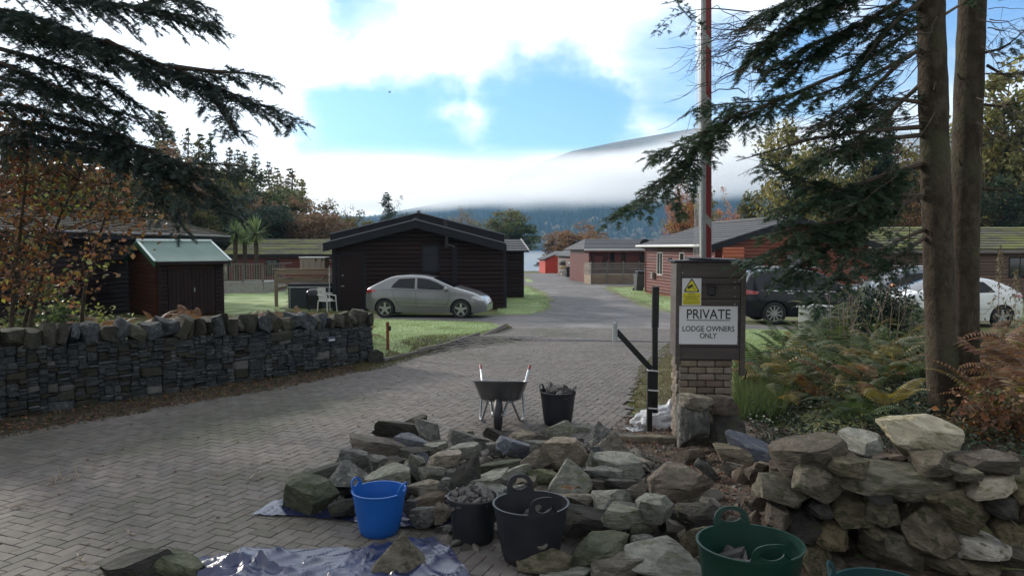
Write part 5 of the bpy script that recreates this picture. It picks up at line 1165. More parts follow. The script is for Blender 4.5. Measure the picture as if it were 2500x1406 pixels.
# electric cabinet
q = G(1987, 852); ec = thing('electric_cabinet', 'pale grey metal service cabinet standing in the bracken', 'cabinet', q, R(38))
m_('cab_grey', (.50, .51, .49), (.44, .45, .43), rough=.45, scale=2); hc_ = (852-752)/F*q.y*1.02; box(ec, (0, 0, hc_/2), (.62, .42, hc_), 'cab_grey', 'body', ch=.006); box(ec, (0, 0, hc_+.02), (.70, .5, .045), 'cab_grey', 'lid', ch=.012)
dd_ = box(ec, (.0, -.216, hc_/2), (.56, .02, hc_-.08), 'cab_grey', 'door', ch=.004); box(dd_, (-.22, -.235, hc_*.72), (.05, .03, .06), 'galv', 'lock')
# ------------------------------------------------------------------ parked cars
m_('tyre', (.018, .018, .019), rough=.75); m_('alloy', (.42, .43, .45), rough=.3, metal=.8); m_('alloy_dark', (.04, .04, .045), rough=.4, metal=.5); m_('car_glass', (.006, .008, .011), rough=.08, spec=.35)
m_('red_lens', (.35, .012, .012), rough=.12, spec=.8, coat=.8); m_('clear_lens', (.50, .52, .55), rough=.1, spec=.9, coat=1.); m_('trim_black', (.015, .015, .016), rough=.5); m_('chrome', (.7, .7, .72), rough=.12, metal=1.)
def paint(name, c, metal=.5, rough=.32): return mat(name, c, tuple(x*.93 for x in c), scale=3, rough=rough, metal=metal, spec=.6, coat=.9)
def car(name, label, loc, rz, L_, hw, top, belt, wheels, wr, pm, side_gl, seams, rear_gl, wind, tail, head, spokes=5, group='parked cars', rails=False, chrome_line=False, base=.21, handles=(), mirror=None, mirror_m=None):
    t = thing(name, label, 'car', loc, rz, group); tx, tz_ = zip(*top); bx__, bz__ = zip(*belt)
    xd = np.linspace(0, L_, 400); zt0 = np.interp(xd, tx, tz_); ker = np.exp(-np.linspace(-2, 2, 17)**2); ker /= ker.sum(); zt1 = np.convolve(np.pad(zt0, 8, mode='edge'), ker, 'valid')
    ZT = lambda x: np.interp(x, xd, zt1); BE = lambda x: np.interp(x, bx__, bz__); HR = zt1.max()
    def WP(x):
        e = np.minimum(x, (L_-x)); return hw*(1-.26*np.clip(1-e/.62, 0, 1)**2.3)
    def Y(x, z):
        b = BE(x); y = WP(x)
        lo_ = np.clip((b-z)/b, 0, 1); y = y*(1-.07*np.abs(lo_-.32)**1.5*2.2)
        up = np.clip((z-b)/(HR-b), 0, 1.1); y = y-hw*.31*up**1.12
        d = np.clip(1-(ZT(x)-z)/.07, 0, 1); return y-.055*d**2
    ra = wr+.045; xs = np.linspace(0, L_, 90)
    for c in wheels: xs = np.concatenate([xs, c+ra*np.cos(np.linspace(0, math.pi, 21)), [c-ra-.002, c+ra+.002]])
    xs = np.unique(np.round(xs, 4)); xs = xs[(xs >= 0) & (xs <= L_)]
    zb = np.interp(xs, [0, .25, L_-.35, L_], [base+.12, base, base, base+.05])
    for c in wheels:
        k = np.abs(xs-c) < ra; zb = np.where(k, np.maximum(zb, wr+np.sqrt(np.maximum(ra**2-(xs-c)**2, 0))), zb)
    nr = 26; nx = len(xs); T = np.linspace(0, 1, nr)**.9; tp = ZT(xs); tp = np.maximum(tp, zb+.1)
    Zs = zb[:, None]+(tp-zb)[:, None]*T[None]; Ys = Y(xs[:, None]*np.ones((1, nr)), Zs)
    cr = np.linspace(1, -1, 9)[1:-1]; CY = Ys[:, -1:]*cr[None]; CZ_ = Zs[:, -1:]+.03*(1-cr[None]**2)
    row = np.concatenate([np.stack([xs[:, None]*np.ones((1, nr)), -Ys, Zs], 2), np.stack([xs[:, None]*np.ones((1, 7)), -CY, CZ_], 2), np.stack([xs[:, None]*np.ones((1, nr)), Ys[:, ::-1], Zs[:, ::-1]], 2)], 1)
    m_n = row.shape[1]; i = (np.arange(nx-1)[:, None]*m_n+np.arange(m_n-1)[None]).ravel(); Fq = np.stack([i, i+m_n, i+m_n+1, i+1], 1)
    V = row.reshape(-1, 3); body = link('body', npmesh('body', V, Fq, pm, smooth=True, sharp=38), t)
    for x, s_ in ((0, 0), (L_, nx-1)):
        b = MB()
        for k in range(nr-1):
            A_, B__, C_, D_ = row[s_][k], row[s_][m_n-1-k], row[s_][m_n-2-k], row[s_][k+1]; b.add([A_, B__, C_, D_], [(0, 1, 2, 3)])
        b.build('end_panel', pm, t, local=True)
    MB().box((L_/2, 0, .48), (L_-.5, hw*1.25, .5)).box((L_/2, 0, base+.03), (L_-.9, hw*1.7, .08)).build('underbody', MT['trim_black'], t, local=True)
    def patch(poly, off, m, name, par=t, both=True, n=12, k=10):
        z0, z1 = min(p[1] for p in poly), max(p[1] for p in poly)
        for sg in ((-1, 1) if both else (-1,)):
            vs = []; mb = MB()
            for j in range(n+1):
                z = z0+(z1-z0)*(j/n*.998+.001); cr_ = []
                for a in range(len(poly)):
                    (xa, za), (xb, zb_) = poly[a], poly[(a+1) % len(poly)]
                    if (za-z)*(zb_-z) <= 0 and za != zb_: cr_.append(xa+(xb-xa)*(z-za)/(zb_-za))
                x0, x1 = min(cr_), max(cr_)
                for q in range(k+1): x = x0+(x1-x0)*q/k; vs.append((x, sg*(float(Y(x, z))+off), z))
            fs = [(j*(k+1)+q, j*(k+1)+q+1, (j+1)*(k+1)+q+1, (j+1)*(k+1)+q) for j in range(n) for q in range(k)]
            mb.add(vs, fs if sg < 0 else [f[::-1] for f in fs])
            mb.build(name, m, par, local=True, smooth=True, sharp=60)
    def over(x0, x1, f0, f1, off, m, name):
        mb = MB(); n = 10; vs = []
        for j in range(n+1):
            x = x0+(x1-x0)*j/n; yt = float(Y(x, ZT(x))); f = f0+(f1-f0)*j/n
            for q in np.linspace(-1, 1, 9): yy = q*yt*f; vs.append((x, yy, float(ZT(x))+.03*(1-(yy/yt)**2)+off))
        mb.add(vs, [(j*9+q, (j+1)*9+q, (j+1)*9+q+1, j*9+q+1) for j in range(n) for q in range(8)]); return mb.build(name, m, t, local=True, smooth=True)
    for poly in side_gl: patch(poly, .006, MT['car_glass'], 'side_window')
    for a in seams:
        for (xa, za), (xb, zb_) in zip(a[:-1], a[1:]):
            for sg in (-1, 1):
                mb = MB(); pts = [(xa+(xb-xa)*j/8, za+(zb_-za)*j/8) for j in range(9)]; mb.tube([(x, sg*(float(Y(x, z))+.0005), z) for x, z in pts], .0045, 4)
                mb.build('door_seam', MT['trim_black'], body, local=True)
    over(*rear_gl, .006, MT['car_glass'], 'rear_window'); over(*wind, .006, MT['car_glass'], 'windscreen')
    for poly in tail: patch(poly, .012, MT['red_lens'], 'tail_light')
    for poly in head: patch(poly, .012, MT['clear_lens'], 'headlight')
    for hx, hz_ in handles:
        MB().tube([(hx-.09, -float(Y(hx, hz_))-.022, hz_), (hx+.09, -float(Y(hx, hz_))-.022, hz_)], .014, 6).build('door_handle', MT['chrome'] if chrome_line else pm, t, local=True)
    if mirror:
        for sg in (-1, 1):
            y = float(Y(*mirror)); MB().lathe([(0, -.11), (.05, -.1), (.075, -.03), (.075, .03), (.055, .075), (0, .085)], 12, (mirror[0]+.02, sg*(y+.11), mirror[1]+.02), sx=1., sy=.9, axis='Y').build('wing_mirror', mirror_m or pm, t, local=True, smooth=True)
    if rails:
        for sg in (-1, 1): MB().tube([(.75, sg*hw*.62, HR+.0), (.9, sg*hw*.62, HR+.055), (2.3, sg*hw*.62, HR+.07), (2.45, sg*hw*.62, HR+.0)], .016, 6).build('roof_rail', MT['chrome'], t, local=True)
    if chrome_line: patch([(side_gl[0][0][0]-.08, .995+.06), (3.1, .985+.04), (3.1, 1.0+.04), (side_gl[0][0][0]-.08, 1.015+.06)], .012, MT['chrome'], 'chrome_strip', n=2, k=20)
    for c in wheels:
        for sg in (-1, 1):
            y = sg*(hw-.10); wh = MB().lathe([(wr*.68, -.09), (wr*.9, -.105), (wr*.985, -.085), (wr, -.05), (wr, .05), (wr*.985, .085), (wr*.9, .105), (wr*.68, .09)], 36, (c, y, wr), axis='Y').build('wheel', MT['tyre'], t, local=True, smooth=True, sharp=50)
            MB().lathe([(0, sg*.035), (wr*.62, sg*.035), (wr*.69, sg*.09), (wr*.70, sg*.03)], 30, (c, y, wr), axis='Y').build('rim', MT['alloy_dark'], wh, local=True, smooth=True, sharp=40)
            sp = MB()
            for k in range(spokes):
                a = 2*math.pi*k/spokes+.3; d = Vector((math.cos(a), 0, math.sin(a))); pe = Vector((-d.z, 0, d.x)); o = Vector((c, y+sg*.075, wr)); w0, w1 = wr*.13*5/spokes, wr*.085*5/spokes
                q = [o-pe*w0, o+pe*w0, o+d*wr*.67+pe*w1, o+d*wr*.67-pe*w1]; tt = Vector((0, -sg*.03, 0)); sp.add(q+[v+tt for v in q], [(0, 1, 2, 3), (0, 4, 5, 1), (1, 5, 6, 2), (2, 6, 7, 3), (3, 7, 4, 0)])
            sp.lathe([(0, sg*.082), (wr*.14, sg*.082), (wr*.17, sg*.05)], 14, (c, y, wr), axis='Y'); sp.lathe([(wr*.63, sg*.06), (wr*.66, sg*.088), (wr*.70, sg*.088), (wr*.71, sg*.05)], 30, (c, y, wr), axis='Y'); sp.build('alloy_spokes', MT['alloy'], wh, local=True)
    return t
hatch_top = [(0, .62), (.02, .98), (.06, 1.03), (.14, 1.06), (.82, 1.38), (1.0, 1.43), (1.5, 1.465), (1.95, 1.45), (2.35, 1.375), (3.18, 1.045), (3.35, 1.0), (3.8, .87), (4.08, .73), (4.2, .60), (4.25, .45)]
hatch_belt = [(0, .95), (1.0, .97), (3.2, .90), (4.25, .72)]
hatch = dict(L_=4.25, hw=.88, top=hatch_top, belt=hatch_belt, wheels=(.73, 3.38), wr=.325, side_gl=[[(.95, 1.05), (1.03, 1.18), (1.2, 1.345), (1.75, 1.375), (1.78, 1.02), (.99, 1.03)], [(1.86, 1.02), (1.83, 1.38), (2.2, 1.345), (2.55, 1.22), (2.98, 1.0), (2.7, .985)]],
    seams=[[(1.82, .98), (1.84, .40)], [(1.84, .40), (2.86, .40)], [(2.86, .40), (3.0, .70), (2.98, .98)], [(1.1, .60), (1.3, .40), (1.84, .40)], [(1.1, .60), (.98, 1.0)], [(1.15, .56), (2.9, .50)]],
    rear_gl=(.17, .80, .88, .90), wind=(2.38, 3.14, .93, .97), tail=[[(.06, .86), (.05, 1.0), (.44, .965), (.44, .93)]], head=[[(3.74, .735), (3.86, .80), (4.12, .70), (4.18, .60), (4.0, .63)]], handles=((2.02, .90),), mirror=(2.85, 1.0))
car('parked_car', 'silver bronze five door hatchback parked before the dark lodge', (X(904, 25.9), 26.15, g1(-4, 25.5)-.0), R(-7), pm=paint('paint_silver_grey', (.185, .188, .198), .35, .28), **hatch)
suv_top = [(0, .72), (.02, 1.05), (.06, 1.12), (.30, 1.55), (.46, 1.62), (1.0, 1.69), (1.8, 1.70), (2.3, 1.63), (2.5, 1.57), (3.25, 1.14), (3.5, 1.09), (4.2, .99), (4.5, .86), (4.62, .7), (4.66, .55)]
suv = dict(L_=4.66, hw=.92, top=suv_top, belt=[(0, 1.04), (1., 1.05), (3.3, 1.0), (4.66, .85)], wheels=(.98, 3.68), wr=.36, side_gl=[[(.62, 1.16), (.7, 1.33), (1.2, 1.52), (1.6, 1.55), (1.62, 1.11)], [(1.70, 1.10), (1.68, 1.55), (2.2, 1.53), (2.6, 1.38), (3.05, 1.09)]],
    seams=[[(1.66, 1.05), (1.68, .42)], [(1.68, .42), (2.85, .42)], [(2.85, .42), (3.0, 1.0)], [(1.42, .62), (1.55, .42), (1.68, .42)]], rear_gl=(.075, .31, .86, .86), wind=(2.52, 3.2, .93, .97), tail=[[(.03, .93), (.03, 1.1), (.5, 1.03), (.45, .95)]], head=[[(4.1, .84), (4.2, .93), (4.5, .82), (4.55, .75)]], handles=((1.45, .98), (2.55, .96)), mirror=(2.95, 1.1), base=.26)
car('parked_car', 'black blue sports utility car half hidden behind the sign box', (X(1812, 22.6), 23.4, g1(8, 23)), R(-1), pm=mat('paint_blue_black', (.003, .004, .010), rough=.28, spec=.3, coat=.35), rails=True, chrome_line=True, spokes=10, **suv)
car('parked_car', 'grey blue car with orange door mirror behind the black car', (X(2062, 25.4)+4.66, 26.4, g1(14, 26)), R(180), pm=paint('paint_grey_blue', (.13, .15, .185), .5), mirror_m=mat('orange_mirror', (.5, .17, .06), rough=.3), rails=True, **{**suv})
car('parked_car', 'white hatchback partly hidden by the fir trunks', (X(2474, 22.2), 22.4, g1(14, 22)), R(180), pm=paint('paint_white', (.72, .74, .76), 0., .3), **hatch)
# ------------------------------------------------------------------ deck, hot tub and odds beside the dark lodge
q = G(672, 742); q = Vector((X(670, 31), 31., g1(-10, 31))); dk = thing('deck', 'weathered timber deck rail left of the dark lodge', 'deck', q, R(4)); W = X(812, 31)-X(670, 31)
for z in (1.08, 1.46): box(dk, (W/2, 0, z), (W, .05, .17), 'deck_wood', 'rail')
box(dk, (W/2, 0, 1.6), (W+.1, .14, .04), 'deck_wood', 'rail_cap')
for k in range(2): box(dk, (.06+k*(W-.1), .04, .8), (.12, .12, 1.62), 'deck_wood', 'post')
for z in (1.46, 1.1, .75): box(dk, (.06, 1.5, z), (.05, 3., .15), 'deck_wood', 'rail')
box(dk, (W/2, 2.9, 1.46), (W, .05, .15), 'deck_wood', 'rail'); box(dk, (W/2, 2.9, 1.1), (W, .05, .15), 'deck_wood', 'rail')
MB().tube([(W*.6, 2., .95), (W*.8, 1.5, 1.35)], .05, 4).build('brace', MT['grey_wood'], dk, local=True)
q = Vector((X(703, 30.3), 30.3, g1(-9, 30.3))); ht = thing('hot_tub', 'dark square hot tub with folded cover beside the dark lodge', 'hot tub', q, R(4)); W = X(806, 30.3)-X(703, 30.3)
m_('tub_side', (.022, .030, .036), (.03, .04, .046), rough=.5); box(ht, (W/2, .85, .42), (W, 1.7, .84), 'tub_side', 'cabinet', ch=.03); box(ht, (W/2, .85, .86), (W+.06, 1.76, .06), 'galv', 'rim', ch=.01); box(ht, (W/2, .85, .95), (W+.05, 1.75, .14), 'black_plastic', 'cover', ch=.04)
for k in range(2): box(ht, (.08+k*(W-.16), -.01, .42), (.03, .03, .8), 'galv', 'corner_trim')
q = Vector((X(733, 33), 33., 1.27)); st = thing('storage_box', 'beige plastic storage box with pale lid on the deck beyond the rail', 'storage box', q, R(-6)); W = 1.15
m_('beige_plastic', (.30, .25, .20), rough=.6); box(st, (W/2, .3, .22), (W, .6, .48), 'beige_plastic', 'body', ch=.02); box(st, (W/2, .3, .49), (W+.08, .68, .07), 'white_frame', 'lid', ch=.02)
for k in range(2): box(st, (.75+k*.28, -.02, .4), (.05, .03, .12), 'black_plastic', 'latch')
for k in range(4): box(st, (.16+k*.27, -.012, .18), (.02, .03, .34), 'beige_plastic', 'rib')
lp_ = Vector((X(805, 29.6), 29.6, g1(-7, 29.6))); t = thing('pole', 'thin white pole with joint standing at the lodge corner', 'pole', lp_); MB().tube([(0, 0, 0), (0, 0, 1.75)], .02, 8).build('shaft', MT['white_frame'], t, local=True); MB().tube([(0, 0, 1.1), (0, 0, 1.25)], .035, 8).build('joint', MT['white_frame'], t, local=True); box(t, (0, -.01, 1.4), (.12, .03, .04), 'white_frame', 'clip')
q = Vector((X(767, 28.6), 28.6, g1(-8, 28.6))); bq_ = thing('barbecue', 'barbecue under a glossy black cover beside the white chairs', 'barbecue', q, R(10))
cv = MB(); rs = [[(c1*hx*(1+.04*math.sin(9*a_)), s1*hy, z) for a_ in np.linspace(0, 2*math.pi, 24, endpoint=False) for c1, s1 in [(math.copysign(abs(math.cos(a_))**.5, math.cos(a_)), math.copysign(abs(math.sin(a_))**.5, math.sin(a_)))]] for hx, hy, z in ((.30, .26, .1), (.29, .25, .4), (.31, .27, .62), (.27, .25, .78), (.16, .14, .86), (.01, .01, .87))]
cv.add([v for r_ in rs for v in r_], [(i*24+k, i*24+(k+1) % 24, (i+1)*24+(k+1) % 24, (i+1)*24+k) for i in range(5) for k in range(24)]); cv.build('cover', mat('black_vinyl', (.010, .010, .012), rough=.22, bump=.4, scale=6, bscale=9, bdist=.03), bq_, local=True, smooth=True, sharp=60)
for x in (-.2, .2): MB().tube([(x, 0, .0), (x, 0, .12)], .025, 6).build('leg', MT['black_plastic'], bq_, local=True)
def chair(label, loc, rz):
    t = thing('garden_chair', label, 'chair', loc, rz, 'white plastic garden chairs'); m_w = MT['chair_white']
    MB().box((0, 0, .42), (.46, .44, .03), ch=.008).build('seat', m_w, t, local=True)
    b = MB()
    for k in range(5): b.box((-.17+.085*k, .25, .66), (.06, .02, .44), rx=R(-12))
    b.box((0, .29, .86), (.46, .03, .08), rx=R(-12)).box((0, .21, .46), (.44, .03, .05)); b.build('backrest', m_w, t, local=True)
    for x in (-1, 1):
        MB().tube([(x*.25, -.22, .62), (x*.26, 0, .64), (x*.23, .27, .66)], .022, 6).build('armrest', m_w, t, local=True)
        for y in (-1, 1): MB().tube([(x*.25, y*.21, .62 if y < 0 else .45), (x*.27, y*.25, 0)], .022, 6).build('leg', m_w, t, local=True)
m_('chair_white', (.62, .62, .58), (.52, .52, .47), rough=.45)
chair('white plastic garden chair in front of the lodge corner', (X(798, 28.2), 28.2, g1(-7, 28.2)), R(62)); chair('second white plastic chair half behind the first one', (X(806, 28.7)-.08, 28.75, g1(-7, 28.7)+.03), R(70))
# ------------------------------------------------------------------ bins, screen, dish, trailer, boat
def bin_(label, loc, rz, m, lean=0., h=1.05):
    t = thing('wheelie_bin', label, 'bin', loc, rz, 'wheelie bins'); t.rotation_euler = (0, lean, rz)
    b = MB(); q = lambda w, d, z, y=0: [(-w, y-d, z), (w, y-d, z), (w, y+d, z), (-w, y+d, z)]; b.add(q(.22, .24, .06)+q(.285, .33, h-.1), [(0, 1, 5, 4), (1, 2, 6, 5), (2, 3, 7, 6), (3, 0, 4, 7), (3, 2, 1, 0)]); b.build('body', m, t, local=True)
    MB().box((0, 0, h-.06), (.62, .72, .07), ch=.02).box((0, .37, h-.07), (.5, .06, .05)).build('lid', m, t, local=True)
    for s_ in (-1, 1): MB().lathe([(0, -.03), (.09, -.03), (.10, 0), (.09, .03), (0, .03)], 14, (s_*.25, .22, .10), axis='X').build('wheel', MT['tyre'], t, local=True)
m_('bin_grey', (.05, .05, .062), (.065, .065, .075), rough=.45); m_('bin_black', (.02, .02, .026), rough=.45)
bin_('dark grey wheelie bin tilted beside the wooden screen', (X(1558, 46), 46., g1(7.8, 46)), R(10), MT['bin_grey'], R(6)); bin_('dark wheelie bin with blue lid behind the tilted bin', (X(1564, 48.5), 48.5, g1(8, 48)+.1), R(5), MT['bin_black'], 0, 1.15); bin_('small black wheelie bin by the trailer near the boathouse', (X(1388, 80), 80., g1(6, 80)), R(0), MT['bin_black'], 0, 1.2)
q = Vector((X(1577, 45), 45., g1(8, 45))); t = thing('bin_screen', 'timber bin screen with blue and yellow boxes against the red lodge', 'bin screen', q, R(8))
for k in range(5): box(t, (.12*k, 0, .45), (.11, .03, .9), 'deck_wood', 'slat')
for x in (-.05, .58): box(t, (x, 0, .75), (.07, .07, 1.5), 'grey_wood', 'post')
box(t, (.2, .05, 1.15), (.16, .12, .5), mat('box_yellow', (.55, .5, .16), rough=.5), 'yellow_box'); box(t, (.4, .05, 1.2), (.2, .14, .45), mat('box_blue', (.12, .25, .45), rough=.5), 'blue_box')
q = Vector((X(1574, 60), 60., g1(10, 60)+2.7)); t = thing('satellite_dish', 'grey satellite dish on the corner between two lodges', 'satellite dish', q, R(-20))
MB().lathe([(.001, .12), (.2, .09), (.36, .02), (.42, -.03)], 20, (0, 0, .5), axis='Y').build('dish', MT['trim_black'], t, local=True, smooth=True); MB().tube([(0, .1, -.1), (0, .1, .5)], .03, 6).build('mast', MT['galv'], t, local=True); MB().tube([(0, .0, .15), (-.1, -.5, .35)], .015, 5).build('arm', MT['galv'], t, local=True)
q = Vector((X(1371, 88), 88., g1(6, 88))); t = thing('boat_rack', 'rack of stacked kayaks and dinghy beside the red boathouse', 'boat rack', q, 0)
for x in (.1, 1.3):
    MB().tube([(x, 0, 0), (x, 0, 1.7)], .04, 6).build('upright', MT['galv'], t, local=True)
for k, (z, c) in enumerate(((.55, (.5, .5, .48)), (1.0, (.55, .42, .2)), (1.42, (.03, .03, .035)), (1.75, (.45, .47, .48)))):
    MB().tube([(-.35, -.1, z), (-.1, -.1, z), (.7, -.1, z), (1.5, -.1, z), (1.8, -.1, z)], [.02, .16, .21, .16, .02], 10).build('kayak', mat('kayak_%s' % ('white', 'tan', 'black', 'grey')[k], c, rough=.35), t, local=True, smooth=True)
box(t, (.2, -.35, .2), (.5, .5, .4), 'white_frame', 'crate')
q = PZ(1318, 650, -4.); bt = thing('motor_boat', 'small white motor boat with dark cabin moored on the lake', 'boat', q, R(-32))
b = MB(); hs = [(-1.9, .75, .0, .62), (-1., .85, -.15, .6), (.3, .85, -.15, .66), (1.3, .55, -.1, .78), (2.0, .04, .3, .95)]; vs = []
for x, w_, k0, z in hs: vs += [(x, -w_, z), (x, -w_*.75, k0), (x, w_*.75, k0), (x, w_, z)]
fs = [(i*4+k, i*4+k+1, i*4+5+k, i*4+4+k) for i in range(4) for k in range(3)]+[(i*4+3, i*4, i*4+4, i*4+7) for i in range(4)]+[(0, 3, 2, 1)]
b.add(vs, fs); b.build('hull', MT['white_frame'], bt, local=True); box(bt, (-.3, 0, 1.0), (1.7, 1.2, .75), 'trim_black', 'cabin', ch=.08); box(bt, (-.3, 0, 1.42), (1.9, 1.3, .09), 'white_frame', 'cabin_roof', ch=.03); box(bt, (-.75, -.62, 1.08), (.5, .02, .35), 'white_frame', 'window'); MB().tube([(1.2, -.4, .8), (1.3, -.4, 1.25), (1.9, 0, 1.35)], .03, 5).build('bow_rail', MT['galv'], bt, local=True)
for sg in (-1, 1): MB().prism([(-1.9, .3), (1.2, .35), (1.2, .45), (-1.9, .4)], (0, sg*.86, 0), (1, 0, 0), (0, 0, 1), (0, sg*.01, 0)).build('hull_stripe', MT['trim_black'], bt, local=True)
q = P(951, 226, 70); bd_ = thing('bird', 'small dark bird flying in the pale sky', 'bird', q, .4); MB().tube([(-.14, 0, 0), (0, 0, 0), (.16, 0, .02)], [.01, .05, .01], 6).build('body', MT['trim_black'], bd_, local=True)
for sg in (-1, 1): MB().add([(-.05, 0, .01), (.06, 0, .01), (.03, sg*.2, .12), (-.05, sg*.32, .08)], [(0, 1, 2, 3)]).build('wing', MT['trim_black'], bd_, local=True)
# ------------------------------------------------------------------ vegetation helpers
def rotm(r, n, flat=0.):
    """n random rotation frames; flat>0 keeps the leaf plane nearer the horizontal"""
    a = r.normal(size=(n, 3)); nz_ = r.normal(size=(n, 3)); nz_[:, 2] = np.abs(nz_[:, 2])+flat*2; nz_ /= np.linalg.norm(nz_, axis=1, keepdims=True)
    x = np.cross(a, nz_); x /= np.linalg.norm(x, axis=1, keepdims=True)+1e-9; y = np.cross(nz_, x); return x, y, nz_
def leaves(pts, size, r, flat=.3, asp=.55, fold=.18):
    """one folded leaf (two triangles' worth of quad) per point"""
    pts = np.asarray(pts); n = len(pts); x, y, z = rotm(r, n, flat); s = (size*r.uniform(.6, 1.35, n))[:, None]
    V = np.stack([pts-x*s*.5, pts+y*s*asp*.5+z*s*fold, pts+x*s*.5, pts-y*s*asp*.5+z*s*fold], 1)
    return V.reshape(-1, 3), np.arange(n*4).reshape(-1, 4)
def vlen(v): return v/(np.linalg.norm(v, axis=-1, keepdims=True)+1e-9)
class Wood:
    def __init__(s): s.mb = MB()
    def limb(s, pts, r0, r1, n=5): m = len(pts); s.mb.tube(pts, [r0+(r1-r0)*i/(m-1) for i in range(m)], n)
def bend(p, q, sag, r, k=5, wob=.06):
    p, q = np.array(p, float), np.array(q, float); L_ = np.linalg.norm(q-p); out = []
    for i in range(k+1):
        t = i/k; out.append(p+(q-p)*t+np.array([0, 0, sag*L_*math.sin(math.pi*t)])+r.normal(0, wob*L_*.25, 3)*(0 < i < k))
    return out
def broadleaf(seed, h, rad, trunk, leaf, nleaf, density=1., top=.5, name='broadleaf', lean=0.):
    """tree in local coordinates: (trunk mesh, crown mesh); uneven crown of leaf clumps on forking limbs"""
    r = np.random.default_rng(seed); wd_ = Wood(); cz_ = (trunk+h)/2; rz_ = (h-trunk)/2
    tp = np.array([lean*h, 0, trunk+(h-trunk)*top]); wd_.limb(bend((0, 0, -.3), tp, 0, r, 6, .05), h*.022, h*.008, 7)
    clumps = []; nl = int(16*density)
    for i in range(nl):
        a = 2.4*i+r.uniform(-.4, .4); e = r.uniform(-.55, 1.); el = math.asin(max(-.9, min(.98, e))); rr_ = r.uniform(.62, 1.08)
        tip = np.array([math.cos(a)*math.cos(el)*rad*rr_+lean*h, math.sin(a)*math.cos(el)*rad*rr_, cz_+math.sin(el)*rz_*rr_])
        st = np.array([lean*h*.5, 0, trunk*.85+(tp[2]-trunk*.85)*r.uniform(0, .9)]); st[0] = tp[0]*st[2]/tp[2]
        B_ = bend(st, tip, .10, r, 5, .14); wd_.limb(B_, h*.008, h*.0016, 4); clumps.append((tip, rad*.30))
        for k in range(3):
            b0 = B_[2+k]; d = r.normal(size=3); d[2] = abs(d[2])*.6; d = d/np.linalg.norm(d); t2 = b0+d*rad*r.uniform(.25, .5); wd_.limb(bend(b0, t2, .05, r, 3, .12), h*.003, h*.001, 3); clumps.append((t2, rad*r.uniform(.16, .27)))
    per = max(6, int(nleaf/len(clumps))); P_ = []
    for c, s in clumps:
        q = r.normal(size=(per, 3)); q = vlen(q)*(r.random((per, 1))**.5)*s*np.array([1.15, 1.15, .7]); P_.append(c+q)
    V, Fa = leaves(np.concatenate(P_), leaf, r, .35, .7)
    return wd_.mb.mesh(name+'_trunk', MT['bark'], smooth=True), npmesh(name+'_crown', V, Fa, MT['leaf_green'])
def conifer(seed, h, rad, bare, nwh, leaf, dens, name='conifer'):
    r = np.random.default_rng(seed); wd_ = Wood(); wd_.limb([(0, 0, -.3), (r.normal(0, .02)*h, 0, h*.5), (r.normal(0, .02)*h, 0, h)], h*.016, h*.003, 6); P_ = []
    for i in range(nwh):
        t = i/(nwh-1); z = h*(bare+(1-bare)*t); L_ = rad*(1-t)**.75*r.uniform(.6, 1.15)+.15
        for k in range(r.integers(3, 6)):
            a = r.uniform(0, 6.28); d = np.array([math.cos(a), math.sin(a), r.uniform(-.25, .25)+.25*t]); tip = np.array([0, 0, z])+d*L_*r.uniform(.6, 1.1); B_ = bend((0, 0, z), tip, r.uniform(-.08, .06), r, 3, .08); wd_.limb(B_, h*.004, h*.001, 3)
            n = int(dens*L_/rad*10)+3; t_ = r.uniform(.25, 1.05, (n, 1)); q = np.array([0, 0, z])+(tip-np.array([0, 0, z]))*t_+r.normal(0, 1, (n, 3))*np.array([.2, .2, .17])*L_*.9; P_.append(q)
    V, Fa = leaves(np.concatenate(P_), leaf, r, .6, .5); return wd_.mb.mesh(name+'_trunk', MT['bark'], smooth=True), npmesh(name+'_crown', V, Fa, MT['leaf_green'])
ml('leaf_green', (0.062, 0.096, 0.037), (0.101, 0.132, 0.046)); ml('leaf_dark', (0.034, 0.056, 0.034), (0.050, 0.078, 0.043), var=.4); ml('leaf_bluegreen', (0.062, 0.090, 0.070), (0.085, 0.116, 0.081)); ml('leaf_olive', (0.132, 0.136, 0.050), (0.194, 0.178, 0.062), hue=.02)
ml('leaf_yellow', (.20, .205, .06), (.29, .25, .075), hue=.025); ml('leaf_brown', (.175, .110, .068), (.23, .15, .088), hue=.02); ml('leaf_rust', (.22, .115, .055), (.28, .16, .065), hue=.025); ml('leaf_orange', (0.465, 0.163, 0.050), (0.527, 0.248, 0.070), hue=.03); ml('leaf_tan', (0.240, 0.186, 0.116), (0.178, 0.147, 0.093), hue=.02); ml('leaf_red', (.40, .13, .06), (.40, .20, .07), hue=.025)
ml('needle_dark', (.034, .055, .048), (.050, .076, .058), var=.5, transl=.3); ml('needle_green', (.030, .060, .034), (.052, .085, .042), var=.55, transl=.3)
BT = [broadleaf(50+i, 10, r_, tr, .34, n, dn, name='broadleaf') for i, (r_, tr, n, dn) in enumerate(((4., 1.6, 4200, 1.3), (3.4, 2.2, 3600, 1.2), (4.4, 1.2, 4600, 1.4), (3.0, 1.6, 3200, 1.1)))]
BS = [broadleaf(70+i, 10, r_, tr, .26, n, dn, name='airy_broadleaf') for i, (r_, tr, n, dn) in enumerate(((3.8, 2.4, 2600, 1.2), (4.2, 2.0, 3200, 1.3)))]
CT = [conifer(90+i, 10, r_, b, w_, .30, d) for i, (r_, b, w_, d) in enumerate(((2.0, .25, 26, 3.4), (1.7, .40, 20, 2.), (2.3, .12, 30, 4.), (1.6, .3, 22, 1.5)))]
